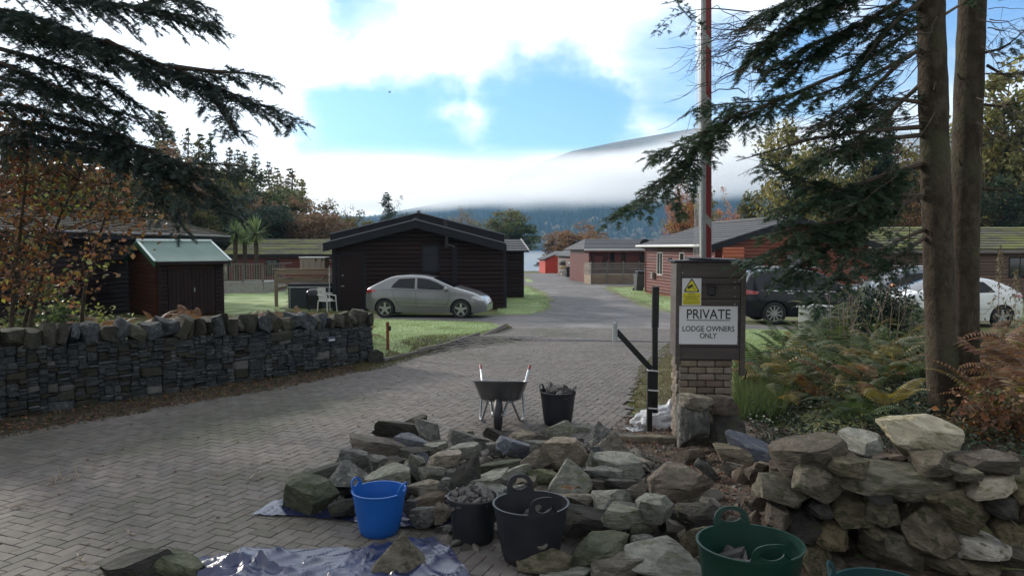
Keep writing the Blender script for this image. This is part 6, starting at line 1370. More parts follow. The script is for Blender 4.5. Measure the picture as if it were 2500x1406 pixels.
def tree(kind, i, px, d, top, wpx, leaf, label, name, group, rz=None, base=None):
    tm_ = {'b': BT, 's': BS, 'c': CT}[kind][i]; x = X(px, d); z = g1(x, d) if base is None else base; h = CZ+(605-top)/F*d-z; wn = wpx*d/F
    dim = np.zeros(len(tm_[1].vertices)*3); tm_[1].vertices.foreach_get('co', dim); dim = dim.reshape(-1, 3); rt = np.percentile(np.abs(dim[:, 0]), 97)*2; ht = dim[:, 2].max()
    t = thing(name, label, 'tree', (x, d, z), random.uniform(0, 6.28) if rz is None else rz, group); s = (wn/rt, wn/rt, h/ht)
    tr = link('trunk', tm_[0], t, scale=s); cr = link('crown', tm_[1], t, scale=s); cr.material_slots[0].link = 'OBJECT'; cr.material_slots[0].material = MT['leaf_'+leaf]; return t
HL = 'trees on the left hillside'
for row in """c,0,405,82,296,120,olive,tall yellowish conifer standing highest on the left ridge
c,3,466,88,338,54,tan,thin bare topped larch right of the tallest ridge conifer
c,2,497,90,352,90,olive,green bushy conifer pair half on the left ridge skyline
c,2,522,92,350,70,green,second green conifer on the left ridge skyline
c,0,566,96,383,70,tan,small brownish conifer on the left ridge skyline
c,1,588,98,388,54,olive,thin pine left of the twin skyline pines
c,1,603,98,392,46,olive,thin pine right of the twin skyline pines
c,3,628,100,398,66,olive,spindly pine above the light green hillside tree
c,3,662,104,418,50,tan,wispy pine top behind the light green tree
c,1,681,106,432,52,olive,flat topped pine on the descending skyline
c,1,713,108,434,80,tan,tallest open pine above the russet round tree
c,0,742,110,462,60,olive,short dark pine at the right end of the ridge
b,3,440,70,355,150,brown,brown leaved tree below the left ridge
b,1,520,72,398,130,olive,olive tree below the green ridge conifers
b,0,556,66,430,120,olive,faded olive tree behind the hanging fir branch
b,2,598,76,446,120,brown,faded brown tree above the cabbage palms
b,0,640,84,424,150,green,light green rounded tree high on the slope
b,1,690,88,446,120,olive,olive green tree behind the russet round tree
b,2,622,64,462,150,bluegreen,dark blue green tree behind the cabbage palms
b,0,668,66,505,90,dark,dark shadowy tree left of the russet round tree
b,2,737,68,478,178,brown,big russet round tree behind the low red lodge
b,3,790,80,496,96,tan,tan half bare tree right of the russet tree
s,0,806,92,492,88,tan,open branched tree at the foot of the slope
b,1,846,86,520,90,olive,olive tree left of the dark lodge roof
s,1,858,96,505,70,tan,thin twiggy tree left of the dark lodge roof
b,0,890,90,541,60,olive,small olive tree just above the dark lodge roof
b,2,330,58,350,210,olive,broad olive tree behind the left lodge roof
b,0,440,60,430,170,brown,wide brown tree behind the hipped lodge roof
b,3,230,56,360,200,green,green tree behind the rust leaved saplings
b,1,110,54,330,200,rust,rust tree far left behind the saplings
b,2,20,56,320,220,dark,dark tree at the far left edge
c,2,300,60,300,130,dark,dark conifer behind the left lodge
b,2,520,62,500,130,dark,dark tree right of the hipped lodge roof
b,1,470,58,470,120,olive,mossy olive tree over the hipped lodge roof""".split('\n'):
    a = row.split(',', 7); tree(a[0], int(a[1]), float(a[2]), float(a[3]), float(a[4])-(22 if a[0] == 'c' else 8), float(a[5])*(1.25 if a[0] == 'c' else 1.08), a[6], a[7], 'pine_tree' if a[0] == 'c' else 'broadleaf_tree', HL)
LK = 'trees by the lake'
for row in """c,2,946,120,470,86,dark,dark conifer rising behind the dark lodge roof
s,0,976,118,476,60,dark,thin leafy tree beside the dark conifer
s,1,1133,140,500,98,tan,round bare crowned tree above the dark lodge roof
b,0,1222,132,508,124,olive,green brown tree by the lake left of the red shed view
b,1,1262,128,528,124,green,spreading tree drooping toward the lake water
b,2,1413,138,538,150,rust,broad orange brown tree behind the red boathouse
b,3,1368,140,566,70,brown,small brown tree at the lake edge left of the broad orange tree
b,0,1462,150,560,70,rust,rust tree behind the slatted deck lodge""".split('\n'):
    a = row.split(',', 7); tree(a[0], int(a[1]), float(a[2]), float(a[3]), float(a[4]), float(a[5]), a[6], a[7], 'lakeside_tree', LK)
RW = 'trees behind the right hand lodges'
for row in """s,1,1660,60,420,90,red,slender orange red tree left of the barrier pole
b,3,1700,62,452,110,yellow,yellow green autumn tree behind the barrier pole
s,0,1770,64,455,70,orange,orange leaved twiggy tree right of the barrier pole
b,0,1945,52,290,170,yellow,tall yellow green oak behind the red lodge
b,2,2030,56,330,180,olive,olive tree right of the tall yellow green oak
b,1,2110,58,300,150,dark,dark green tree behind the fir branches
b,0,2200,62,330,200,brown,brown tree seen left of the fir trunks
c,2,2160,56,280,110,dark,dark conifer behind the fir branches
b,2,2300,60,280,200,olive,olive tree behind the two fir trunks
b,3,2440,50,150,210,yellow,tall yellow leaved tree at the right edge
b,1,2540,48,190,220,olive,olive tree cut by the right edge
c,2,2420,58,250,140,dark,dark conifer behind the tall yellow tree
b,0,2480,44,420,180,dark,dark bushy tree above the mossy roof
b,2,2230,50,470,160,rust,rust bush tree above the mossy roof left of the trunks
b,1,2120,48,470,150,green,green bush tree above the red lodge roof end
b,3,1880,60,420,110,olive,small olive tree above the red lodge ridge
b,0,2380,52,440,150,olive,low olive tree between the trunks and the right edge""".split('\n'):
    a = row.split(',', 7); tree(a[0], int(a[1]), float(a[2]), float(a[3]), float(a[4]), float(a[5]), a[6], a[7], 'pine_tree' if a[0] == 'c' else 'broadleaf_tree', RW)
# wooded slopes filling in behind the single trees, one mass each
def wood_mass(name, region, n, hh, leaf, mat_, seed):
    r = np.random.default_rng(seed); P_ = []
    for x, y in region(r, n):
        h = r.uniform(*hh); q = vlen(r.normal(size=(120, 3)))*(r.random((120, 1))**.4)*np.array([h*.32, h*.32, h*.45]); P_.append(np.array([x, y, g1(x, y)+h*.5])+q)
    V, Fa = leaves(np.concatenate(P_), leaf, r, .3, .7); o = link(name, npmesh(name, V, Fa, MT[mat_])); tag(o, kind='stuff')
def reg(px0, px1, d0, d1):
    def f(r, n):
        d = r.uniform(d0, d1, n); px = r.uniform(px0, px1, n); return np.stack([(px-1250)/F*d, d], 1)
    return f
wood_mass('distant_wood', reg(-500, 560, 62, 130), 130, (6, 11), .6, 'leaf_olive', 1); wood_mass('distant_wood', reg(-400, 800, 80, 130), 70, (6, 10), .6, 'leaf_brown', 2); wood_mass('distant_wood', reg(1900, 3000, 62, 120), 90, (7, 13), .6, 'leaf_olive', 3); wood_mass('distant_wood', reg(2000, 3000, 56, 90), 40, (5, 9), .5, 'leaf_dark', 4)
# ------------------------------------------------------------------ cabbage palms
def palm(label, px, d, top, s):
    x = X(px, d); z = g1(x, d); h = CZ+(605-top)/F*d-z; t = thing('cabbage_palm', label, 'palm', (x, d, z), 0, 'cabbage palms'); r = np.random.default_rng(int(px))
    hd = h-.75*s; MB().tube([(0, 0, 0), (r.normal(0, .05), 0, hd*.5), (0, 0, hd)], [.2, .14, .15], 9).build('trunk', MT['bark'], t, local=True, smooth=True); V = []; Fa = []
    for i in range(150):
        a = r.uniform(0, 6.28); e = r.uniform(-.9, 1.45); L_ = s*r.uniform(.75, 1.05)*(1. if e > -.2 else .75); d_ = np.array([math.cos(a)*math.cos(e), math.sin(a)*math.cos(e), math.sin(e)]); sd2 = np.array([-math.sin(a), math.cos(a), 0])*.035*s; p0 = np.array([0, 0, hd]); dr_ = np.array([0, 0, -.22*L_*(1-abs(math.sin(e)))])
        n = len(V); V += [p0-sd2*.6, p0+sd2*.6, p0+d_*L_*.55+sd2-dr_*-.2, p0+d_*L_*.55-sd2-dr_*-.2, p0+d_*L_+dr_]; Fa += [(n, n+1, n+2, n+3), (n+3, n+2, n+4, n+4)]
    mb = MB(); mb.add(V, [f if f[2] != f[3] else f[:3] for f in Fa]); mb.build('leaf_head', MT['leaf_palm'], t, local=True)
ml('leaf_palm', (.17, .24, .10), (.24, .31, .13), var=.35, hue=.015)
palm('cabbage palm with the tallest head left of the trio', 577, 48, 528, 1.4); palm('middle cabbage palm of the trio beside the terrace rail', 600, 50, 545, 1.25); palm('right hand cabbage palm of the trio', 627, 48, 533, 1.35)
# ------------------------------------------------------------------ the firs in the foreground
_tw = []
for k in range(7):
    t0 = .06+k*.13; l = .36*(1-.35*k/6)
    for sg in (-1, 1): _tw.append([(t0-.06, 0, 0), (t0+.075, 0, 0), (t0+.17, sg*l, .05*((k % 3)-1))])
for k in range(4): _tw.append([(.1+k*.2, -.035, 0), (.1+k*.2, .035, 0), (.32+k*.2, 0, .13)])
TW = np.array(_tw)
def fir_branch(ctrl, r0, L2, seed, t0=.15, dens=1., droop=.16, tw=.125, skip=0.):
    """needled branch along the world points ctrl: wood tubes plus feather-like needle shoots"""
    r = np.random.default_rng(seed); c = np.array([tuple(p) for p in ctrl]); 
    # resample with a smooth curve
    seg_ = np.linalg.norm(np.diff(c, axis=0), axis=1); cum = np.concatenate([[0], np.cumsum(seg_)]); S = cum[-1]; m = max(6, int(S/.055)); tt = np.linspace(0, S, m)
    C = np.stack([np.interp(tt, cum, c[:, k]) for k in range(3)], 1); k_ = 7
    for _ in range(2): C[1:-1] = (C[:-2]+2*C[1:-1]+C[2:])/4
    wood = [(C[::2] if len(C) > 8 else C, r0, r0*.15)]; T_ = vlen(np.gradient(C, axis=0)); org, dx_, dy_, ln_ = [], [], [], []
    up = np.array([0, 0, 1.])
    for i in range(m):
        t = i/(m-1)
        if t < t0 or r.random() < skip: continue
        sh_ = L2*(min(1, (t-t0)/.25)*.75+.25)*(1-.72*t)
        sd_2 = vlen(np.cross(T_[i], up))
        for sg in (-1, 1):
            if r.random() > .88*dens: continue
            a = r.uniform(.75, 1.15); d = vlen(T_[i]*math.cos(a)+sd_2*sg*math.sin(a)+up*r.uniform(-.75, .22)); l = 1.25*sh_*r.uniform(.5, 1.1); n = max(2, int(l/.042)); q = np.arange(1, n+1)[:, None]/n
            pts = C[i]+d*l*q-up*droop*l*q**2+r.normal(0, .006, (n, 3)); wood.append((np.concatenate([C[i:i+1], pts[::3], pts[-1:]]), .0045, .0015)) if n > 3 else None
            td = vlen(d-up*droop*q*1.5); s2 = vlen(np.cross(td, up))
            for s3 in (-1, 1):
                an = r.uniform(.55, .95, (n, 1)); dd2 = vlen(td*np.cos(an)+s2*s3*np.sin(an)+up*r.normal(-.05, .22, (n, 1))); org.append(pts); dx_.append(dd2); ln_.append(tw*r.uniform(.6, 1.25, n)*(1-.35*q[:, 0]))
            org.append(pts[-1:]); dx_.append(td[-1:]); ln_.append(np.array([tw]))
        org.append(C[i:i+1]); dx_.append(vlen(T_[i:i+1]+r.normal(0, .35, (1, 3)))); ln_.append(np.array([tw*1.1]))
    o = np.concatenate(org); x = np.concatenate(dx_); l = np.concatenate(ln_); up2 = r.normal(0, .3, (len(o), 3))+up; y = vlen(np.cross(up2, x)); z = np.cross(x, y)
    V = o[:, None, None, :]+(TW[None, :, :, 0, None]*x[:, None, None]+TW[None, :, :, 1, None]*y[:, None, None]+TW[None, :, :, 2, None]*z[:, None, None])*l[:, None, None, None]
    return wood, V.reshape(-1, 3)
def add_branches(root, specs, needle, seed, name='branch'):
    """each branch a part of its tree: wood with its needles as a sub-part"""
    for i, sp_ in enumerate(specs):
        ctrl, kw = sp_; wood, V = fir_branch(ctrl, seed=seed+i, **kw); mb = MB()
        for p, a, b in wood: mb.tube(p, [a+(b-a)*j/(len(p)-1) for j in range(len(p))], 5 if a > .006 else 3, cap=False)
        w_ = mb.build(name, MT['twig'], root, smooth=True)
        V = V-np.array(ORIG[root.name]); me = npmesh('needles', V, np.arange(len(V)).reshape(-1, 3), MT[needle]); link('needles', me, w_)
def PC(*a): return [P(x, y, d) for x, y, d in a]
tl = thing('fir_tree', 'overhanging dark fir at the upper left with drooping needle branches', 'tree', (-9.2, 11.2, g1(-9.2, 11.2)), 0, 'foreground firs')
MB().tube([(-9.2, 11.2, -.2), (-9.15, 11.2, 4), (-9.1, 11.2, 13)], [.3, .26, .12], 14).build('trunk', MT['bark'], tl, smooth=True)
SL = []
def bl(pts, **k): SL.append((PC(*pts), dict(dict(r0=.035, L2=.62, t0=.12), **k)))
bl([(-180, 10, 10.6), (60, 55, 9.8), (260, 105, 9.2), (430, 170, 8.8), (560, 225, 8.5), (715, 290, 8.2)], L2=.75)
bl([(-100, -60, 10), (120, -20, 9.3), (330, 20, 8.8), (460, 40, 8.5), (515, 62, 8.3)], L2=.6)
bl([(260, 100, 9.2), (400, 170, 8.9), (500, 215, 8.7), (560, 300, 8.5), (590, 328, 8.4)], L2=.42, t0=.3)
bl([(430, 165, 8.8), (520, 175, 8.6), (610, 180, 8.5), (655, 188, 8.4)], L2=.34, t0=.2)
bl([(330, 20, 9), (420, -10, 8.8), (500, 10, 8.6), (512, 50, 8.5)], L2=.4)
bl([(-60, 60, 10.4), (100, 90, 10), (260, 130, 9.6), (400, 200, 9.2)], L2=.55)
for y0, pts in ((120, [(0, 120, 10.4), (120, 150, 9.9), (260, 200, 9.4), (340, 260, 9.2)]), (160, [(-60, 180, 10.4), (100, 210, 10), (240, 260, 9.5), (380, 298, 9.1)]), (200, [(-60, 240, 10.2), (100, 270, 9.8), (230, 300, 9.5), (330, 345, 9.3)]), (230, [(-60, 130, 9.8), (60, 180, 9.4), (180, 230, 9.1), (270, 250, 9)]),
                 (250, [(0, 290, 10), (140, 310, 9.7), (300, 340, 9.4), (430, 400, 9.1), (520, 400, 8.9), (600, 408, 8.7)]), (260, [(200, 330, 9.6), (350, 360, 9.3), (450, 400, 9.1), (560, 432, 8.8)]), (270, [(250, 340, 9.6), (400, 420, 9.2), (480, 470, 9), (575, 520, 8.8)]), (300, [(330, 380, 9.5), (430, 430, 9.2), (500, 440, 9), (560, 480, 8.9)]), (310, [(280, 370, 9.6), (360, 440, 9.4), (400, 500, 9.3), (440, 550, 9.2)])):
    bl(pts, L2=.55, t0=.05, droop=.3, dens=.85, skip=.12)
bl([(-100, 10, 9), (40, 30, 8.6), (150, 60, 8.4), (220, 110, 8.3)], L2=.5, t0=.05)
bl([(-80, 320, 10), (60, 330, 9.8), (180, 350, 9.6), (280, 380, 9.4)], L2=.5, t0=.05, droop=.3)
add_branches(tl, SL, 'needle_dark', 300)
def fir_trunk(root, pts, r, knots, seed):
    r_ = np.random.default_rng(seed); k = 26; pts = [Vector(p) for p in pts]; m = 60; mb = MB(); cum = [0]
    for a, b in zip(pts[:-1], pts[1:]): cum.append(cum[-1]+(b-a).length)
    tt = np.linspace(0, cum[-1], m); C = [Vector(np.interp(t, cum, [p[i] for p in pts]) for i in range(3)) for t in tt]
    whorl = set(r_.choice(np.arange(3, m-2), 16, replace=False))
    mb.tube(C, [r*(1-.32*i/m)*(1+.05*(i in whorl)+r_.normal(0, .008))*(1.25 if i == 0 else 1.08 if i == 1 else 1) for i in range(m)], k); o = mb.build('trunk', MT['bark'], root, smooth=True)
    for i in whorl:
        if i % 2:
            a = r_.uniform(2.6, 6.8); d = Vector((math.cos(a), math.sin(a), .25)); c = C[i]; rr_ = r*(1-.32*i/m); MB().tube([c+d*rr_*.8, c+d*(rr_+.05), c+d*(rr_+r_.uniform(.06, .16))+Vector((0, 0, .03))], [.02, .014, .008], 6).build('branch_stub', MT['twig'], o)
    return o
def trunkpts(a, d): return [P(x, y, d) for x, y in a]
b1 = P(2308, 1045, 8.0); t1 = thing('fir_tree', 'left of the two fir trunks with long branches over the drive', 'tree', (b1.x, b1.y, g1(b1.x, b1.y)), 0, 'foreground firs')
fir_trunk(t1, [(b1.x, b1.y, g1(b1.x, b1.y)-.1)]+trunkpts([(2300, 900), (2290, 600), (2280, 300), (2272, 0), (2262, -500), (2255, -1100)], 8.0), .160, 0, 5)
b2 = P(2352, 990, 9.0); t2 = thing('fir_tree', 'right of the two fir trunks at the right edge of the scene', 'tree', (b2.x, b2.y, g1(b2.x, b2.y)), 0, 'foreground firs')
fir_trunk(t2, [(b2.x, b2.y, g1(b2.x, b2.y)-.1)]+trunkpts([(2352, 900), (2352, 600), (2362, 300), (2374, 0), (2386, -500), (2395, -1100)], 9.0), .178, 0, 8)
SR = []
def br_(pts, **k): SR.append((PC(*pts), dict(dict(r0=.028, L2=.45, t0=.3), **k)))
br_([(2250, 60, 8), (2090, 165, 7.7), (1900, 245, 7.4), (1760, 300, 7.2), (1680, 350, 7.0), (1600, 372, 6.9)], L2=.52, t0=.42)
br_([(1790, 285, 7.3), (1740, 330, 7.2), (1650, 420, 7.0), (1580, 480, 6.9), (1512, 520, 6.8)], L2=.44, t0=.1, r0=.014)
br_([(1740, 300, 7.2), (1690, 380, 7.1), (1650, 450, 7), (1660, 500, 7)], L2=.3, t0=.2, r0=.01, dens=.8)
br_([(1900, 245, 7.4), (1820, 250, 7.3), (1750, 255, 7.2), (1700, 265, 7.1)], L2=.25, t0=.2, r0=.012)
br_([(2250, -60, 8), (2080, 0, 7.6), (1930, 60, 7.3), (1840, 120, 7.2), (1830, 160, 7.1)], L2=.5, t0=.35)
br_([(2240, 20, 8), (2100, 60, 7.8), (1980, 110, 7.6), (1880, 165, 7.4)], L2=.42, t0=.4)
br_([(2200, -80, 7.8), (2050, -40, 7.5), (1930, 0, 7.3), (1850, 40, 7.2)], L2=.5, t0=.2)
br_([(2250, 120, 8), (2120, 190, 7.8), (2000, 230, 7.7), (1920, 260, 7.6)], L2=.36, t0=.45, dens=.7)
br_([(2250, 310, 8), (2120, 320, 7.7), (1980, 340, 7.5), (1880, 370, 7.3), (1785, 397, 7.2)], L2=.4, t0=.35, skip=.45, dens=.6)
br_([(2250, 330, 8), (2150, 340, 7.8), (2040, 360, 7.6), (1960, 400, 7.5)], L2=.5, t0=.2)
br_([(2250, 480, 8), (2150, 470, 7.8), (2000, 455, 7.6), (1920, 425, 7.5), (1870, 400, 7.4)], L2=.44, t0=.15, skip=.2)
br_([(2250, 400, 8), (2150, 430, 7.8), (2040, 470, 7.5), (1960, 500, 7.4), (1890, 520, 7.3)], L2=.5, t0=.1)
br_([(2255, 480, 8), (2140, 520, 7.7), (2020, 545, 7.4), (1930, 560, 7.2), (1870, 575, 7.1)], L2=.44, t0=.15, r0=.03, dens=.8)
br_([(2140, 520, 7.7), (2040, 560, 7.4), (1950, 590, 7.2), (1880, 625, 7.1), (1825, 632, 7.)], L2=.44, t0=.1, r0=.014)
br_([(2100, 540, 7.6), (2020, 600, 7.3), (1960, 650, 7.2), (1900, 690, 7.1)], L2=.4, t0=.1, r0=.013)
br_([(2120, 540, 7.6), (2080, 620, 7.4), (2040, 680, 7.3), (1985, 735, 7.2)], L2=.36, t0=.15, r0=.013, dens=.75)
br_([(2258, 560, 8), (2190, 590, 7.8), (2140, 615, 7.7), (2100, 615, 7.6)], L2=.34, t0=.25)
br_([(2258, 580, 8), (2200, 620, 7.8), (2160, 650, 7.7), (2105, 655, 7.6)], L2=.3, t0=.2)
br_([(2250, 250, 8), (2180, 240, 7.7), (2100, 270, 7.5), (2040, 300, 7.4)], L2=.4, t0=.3, dens=.7)
br_([(1830, 30, 7.3), (1740, 20, 7.2), (1660, 30, 7.1), (1610, 60, 7), (1600, 85, 7)], L2=.24, t0=.55, r0=.008, dens=.55, tw=.06)
br_([(1850, 70, 7.3), (1760, 75, 7.2), (1690, 55, 7.1), (1640, -10, 7.)], L2=.26, t0=.5, r0=.008, dens=.6, tw=.07)
br_([(2260, -40, 8.1), (2150, 30, 7.9), (2050, 90, 7.7), (1960, 150, 7.5), (1900, 200, 7.4)], L2=.5, t0=.1)
br_([(2260, -150, 8.1), (2120, -70, 7.7), (2000, 20, 7.5), (1900, 90, 7.3), (1850, 130, 7.2)], L2=.55, t0=.1)
br_([(2250, 0, 7.9), (2180, 60, 7.5), (2120, 130, 7.3), (2080, 200, 7.2)], L2=.42, t0=.15)
br_([(2200, 150, 8), (2120, 230, 7.8), (2040, 290, 7.6), (1980, 310, 7.5)], L2=.4, t0=.15, dens=.8)
br_([(2255, 400, 8.1), (2180, 430, 7.9), (2100, 500, 7.8), (2040, 540, 7.7)], L2=.45, t0=.1)
br_([(2255, 200, 8.2), (2190, 260, 8.1), (2120, 330, 8.0), (2060, 380, 7.9)], L2=.4, t0=.1, dens=.8)
add_branches(t1, SR, 'needle_green', 500)
SR2 = []
def b3(pts, **k): SR2.append((PC(*pts), dict(dict(r0=.02, L2=.4, t0=.3, dens=.6), **k)))
b3([(2400, 130, 9), (2450, 120, 8.7), (2520, 60, 8.5)], L2=.3, skip=.4); b3([(2410, 160, 9), (2460, 190, 8.8), (2560, 150, 8.6)], L2=.35, skip=.3); b3([(2395, 255, 9), (2450, 262, 8.8), (2530, 240, 8.6)], L2=.3, t0=.4, skip=.4); b3([(2300, 40, 9), (2380, -10, 8.4), (2480, -30, 8)], L2=.4); b3([(2400, 460, 9), (2450, 465, 8.8), (2540, 450, 8.6)], L2=.3, skip=.75)
add_branches(t2, SR2, 'needle_green', 560)
CR = conifer(111, 9, 3.3, .03, 34, .34, 9., name='fir')  # unseen crowns above the view, added to the firs to shade the foreground
for root, x, y, z, sc_ in ((tl, -9.15, 11.2, 6.9, 1.), (t1, b1.x-.1, 8.2, 6.9, .85), (t2, b2.x+.1, 9.3, 7.4, .85)):
    o = link('upper_crown', CR[1], root, Vector((x, y, z))-ORIG[root.name], scale=(sc_, sc_, sc_)); o.material_slots[0].link = 'OBJECT'; o.material_slots[0].material = MT['needle_dark']; link('upper_limbs', CR[0], root, Vector((x, y, z))-ORIG[root.name], scale=(sc_, sc_, sc_))
# bare dead twigs
def dead(root, n, seed, px0, px1, py0, py1, lx, ly, d):
    r = np.random.default_rng(seed); mb = MB()
    for _ in range(n):
        x, y = r.uniform(px0, px1), r.uniform(py0, py1); dx, dy = r.uniform(*lx), r.uniform(*ly); a = P(x, y, d+r.uniform(-.4, .3)); b = P(x+dx, y+dy, d-r.uniform(.1, .9)); pts = bend(a, b, r.uniform(-.12, .12), r, 7, .05); mb.tube(pts, list(np.linspace(r.uniform(.004, .008), .0016, 8)), 4, cap=False)
        for _ in range(r.integers(2, 6)):
            j = r.integers(2, 7); q = pts[j]; e = q+(pts[j]-pts[j-1])*r.uniform(.8, 2.2)+r.normal(0, .10, 3)+np.array([0, 0, -.06]); mb.tube(bend(q, e, -.1, r, 3, .05), [.0028, .0024, .002, .0014], 3, cap=False)
    tag(mb.build('dead_twigs', MT['twig'], root), kind='stuff')
dead(t1, 70, 1, 2150, 2290, 0, 300, (-320, -60), (-20, 170), 8.0); dead(t1, 34, 2, 1780, 1960, 20, 230, (-200, -60), (-30, 70), 7.4); dead(t1, 30, 3, 2000, 2250, 250, 700, (-160, 60), (20, 160), 7.8); dead(t2, 30, 4, 2380, 2440, 0, 330, (20, 160), (-60, 110), 8.8)
# ------------------------------------------------------------------ rust leaved saplings on the left
ml('sapling_rust', (.135, .060, .028), (.19, .105, .038), var=.5, hue=.03); ml('sapling_green', (0.232, 0.232, 0.054), (0.155, 0.186, 0.054), var=.5, hue=.02)
def sapling(label, stem, d, twigs, n, lm, seed, size=.085, sp=.16):
    b = P(*stem[0], d); r = np.random.default_rng(seed); z = g1(b.x, b.y); t = thing('sapling', label, 'sapling', (b.x, b.y, z), 0, 'rust leaved saplings'); S = [Vector((b.x, b.y, z-.05))]+[P(x, y, d) for x, y in stem]
    MB().tube(S, list(np.linspace(.038, .012, len(S))), 7).build('stem', MT['bark'], t, smooth=True); mb = MB(); P_ = []
    for x0, y0, x1, y1 in twigs:
        a, e = P(x0, y0, d), P(x1, y1, d+r.uniform(-.7, .5)); B_ = bend(a, e, .06, r, 6, .07); mb.tube(B_, list(np.linspace(.010, .003, 7)), 4)
        for j in range(1, 7):
            for _ in range(2):
                q = B_[j]+r.normal(0, sp, 3); mb.tube([B_[j], (B_[j]+q)/2+r.normal(0, .02, 3), q], [.003, .002, .001], 3, cap=False); P_ += [q+r.normal(0, sp*.55, 3)*np.array([1, 1, .8]) for _ in range(max(1, int(n/len(twigs)/12)))]
    mb.build('twigs', MT['twig'], t); V, Fa = leaves(np.array(P_), size, r, .1, .75, .12); link('leaves', npmesh('leaves', V-np.array(ORIG[t.name]), Fa, MT[lm]), t)
def rtw(r, stem, n, ux, uy):
    out = []
    for _ in range(n):
        k = r.integers(1, len(stem)); x0, y0 = stem[k]; out.append((x0, y0, x0+r.uniform(*ux), y0+r.uniform(*uy)))
    return out
rs_ = np.random.default_rng(8)
st1 = [(28, 790), (35, 680), (50, 560), (62, 450), (70, 360)]; sapling('leftmost rust leaved sapling behind the drystone wall', st1, 10.6, rtw(rs_, st1, 20, (-150, 160), (-110, 40)), 950, 'sapling_rust', 1)
st2 = [(75, 780), (100, 690), (120, 600), (150, 520), (190, 440), (210, 370)]; sapling('rust leaved sapling with two long twigs reaching right', st2, 11.0, rtw(rs_, st2, 20, (-140, 150), (-100, 40))+[(110, 575, 345, 530), (120, 590, 390, 555), (190, 560, 400, 540)], 1050, 'sapling_rust', 2)
st3 = [(60, 790), (85, 700), (110, 600), (105, 500), (115, 420)]; sapling('yellow green leaved sapling among the rust ones', st3, 11.5, rtw(rs_, st3, 18, (-160, 170), (-120, 60)), 700, 'sapling_green', 3)
st4 = [(200, 770), (210, 690), (235, 600), (260, 520), (270, 450)]; sapling('rust leaved sapling nearest the green roofed shed', st4, 12.4, rtw(rs_, st4, 18, (-130, 110), (-110, 50))+[(220, 640, 300, 600)], 700, 'sapling_rust', 4)
st5 = [(-40, 790), (-30, 640), (-20, 500), (0, 400)]; sapling('rust sapling at the left edge', st5, 10.4, rtw(rs_, st5, 18, (-100, 150), (-130, 40)), 850, 'sapling_rust', 5)
# ------------------------------------------------------------------ ferns, bushes, grass and litter
def frond(base, az, L_, rise, arch, r, pinn=22, wdt=.22):
    d = np.array([math.cos(az), math.sin(az), 0]); s = np.array([-d[1], d[0], 0]); tt = np.linspace(0, 1, pinn+4); C = np.array(base)+d[None]*(L_*(tt*.9-.08*tt**2))[:, None]+np.array([0, 0, 1.])[None]*(L_*(rise*tt-arch*tt**2.2))[:, None]; V = []; Fa = []
    T_ = vlen(np.gradient(C, axis=0)); N_ = vlen(np.cross(T_, s[None])); tw_ = r.normal(0, .25)
    for i in range(3, len(tt)):
        w_ = wdt*L_*math.sin(min(1, (tt[i]-.12)/.28)*math.pi/2)*(1-tt[i])**.8*1.25+.01; c = L_*.021*(1-.5*tt[i])
        for sg in (-1, 1):
            o = C[i]; side = s*sg*math.cos(tw_)+N_[i]*(.18-.0)*-1+T_[i]*.35; tip = o+side*w_*r.uniform(.85, 1.1)+np.array([0, 0, -.12*w_]); m = o+side*w_*.5; n = len(V); V += [o-T_[i]*c*.6, m-T_[i]*c, tip, m+T_[i]*c, o+T_[i]*c*.6]; Fa.append((n, n+1, n+2)); Fa.append((n, n+2, n+3)); Fa.append((n, n+3, n+4))
    for i in range(len(tt)-1):
        n = len(V); e = s*.004*(1.2-tt[i]); V += [C[i]-e, C[i]+e, C[i+1]+e]; Fa.append((n, n+1, n+2))
    return np.array(V), np.array(Fa)
def fern(label, px, py, n, L_, mt, seed, d=None, az=None):
    q = G(px, py) if d is None else Vector((X(px, d), d, g1(X(px, d), d))); r = np.random.default_rng(seed); t = thing('fern', label, 'fern', q, 0, 'ferns under the firs')
    for k in range(n):
        a = (6.28*k/n+r.uniform(-.4, .4)) if az is None else r.uniform(*az); V, Fa = frond((0, 0, .02), a, L_*r.uniform(.8, 1.15), r.uniform(.75, 1.25), r.uniform(.6, .95), r); link('frond', npmesh('frond', V, Fa, MT[mt]), t)
def bracken(name, polyw, n, L_, mt, seed, up=0.):
    r = np.random.default_rng(seed); Vs = []; Fs = []; c = 0; xs_ = [p[0] for p in polyw]; ys_ = [p[1] for p in polyw]
    while n > 0:
        x, y = r.uniform(min(xs_), max(xs_)), r.uniform(min(ys_), max(ys_))
        if not inside(polyw, np.array([x]), np.array([y]))[0]: continue
        n -= 1; V, Fa = frond((x, y, g1(x, y)+r.uniform(0, up)), r.uniform(0, 6.28), r.uniform(*L_), r.uniform(.5, 1.1), r.uniform(.4, .9), r, pinn=18); Vs.append(V); Fs.append(Fa+c); c += len(V)
    tag(link(name, npmesh(name, np.concatenate(Vs), np.concatenate(Fs), MT[mt])), kind='stuff')
ml('fern_green', (.045, .075, .025), (.075, .10, .03), var=.4, hue=.02, transl=.3); ml('fern_yellow', (.19, .16, .04), (.22, .17, .05), var=.35, hue=.02, transl=.3); ml('fern_brown', (.15, .075, .034), (.21, .11, .048), var=.45, hue=.025, transl=.3); ml('fern_pale', (.13, .15, .085), (.17, .18, .10), var=.35, hue=.02)
ml('bush_green', (.040, .066, .022), (.085, .105, .03), var=.5, hue=.025, rough=.45); ml('holly', (.012, .030, .016), (.018, .040, .02), var=.5, rough=.3, transl=.1); ml('ivy', (.022, .040, .022), (.04, .06, .03), var=.5, rough=.4, transl=.1)
RB = Gp([(1835, 985), (1900, 900), (1985, 845), (2120, 830), (2230, 840), (2190, 960), (2150, 1000), (2060, 1030)])
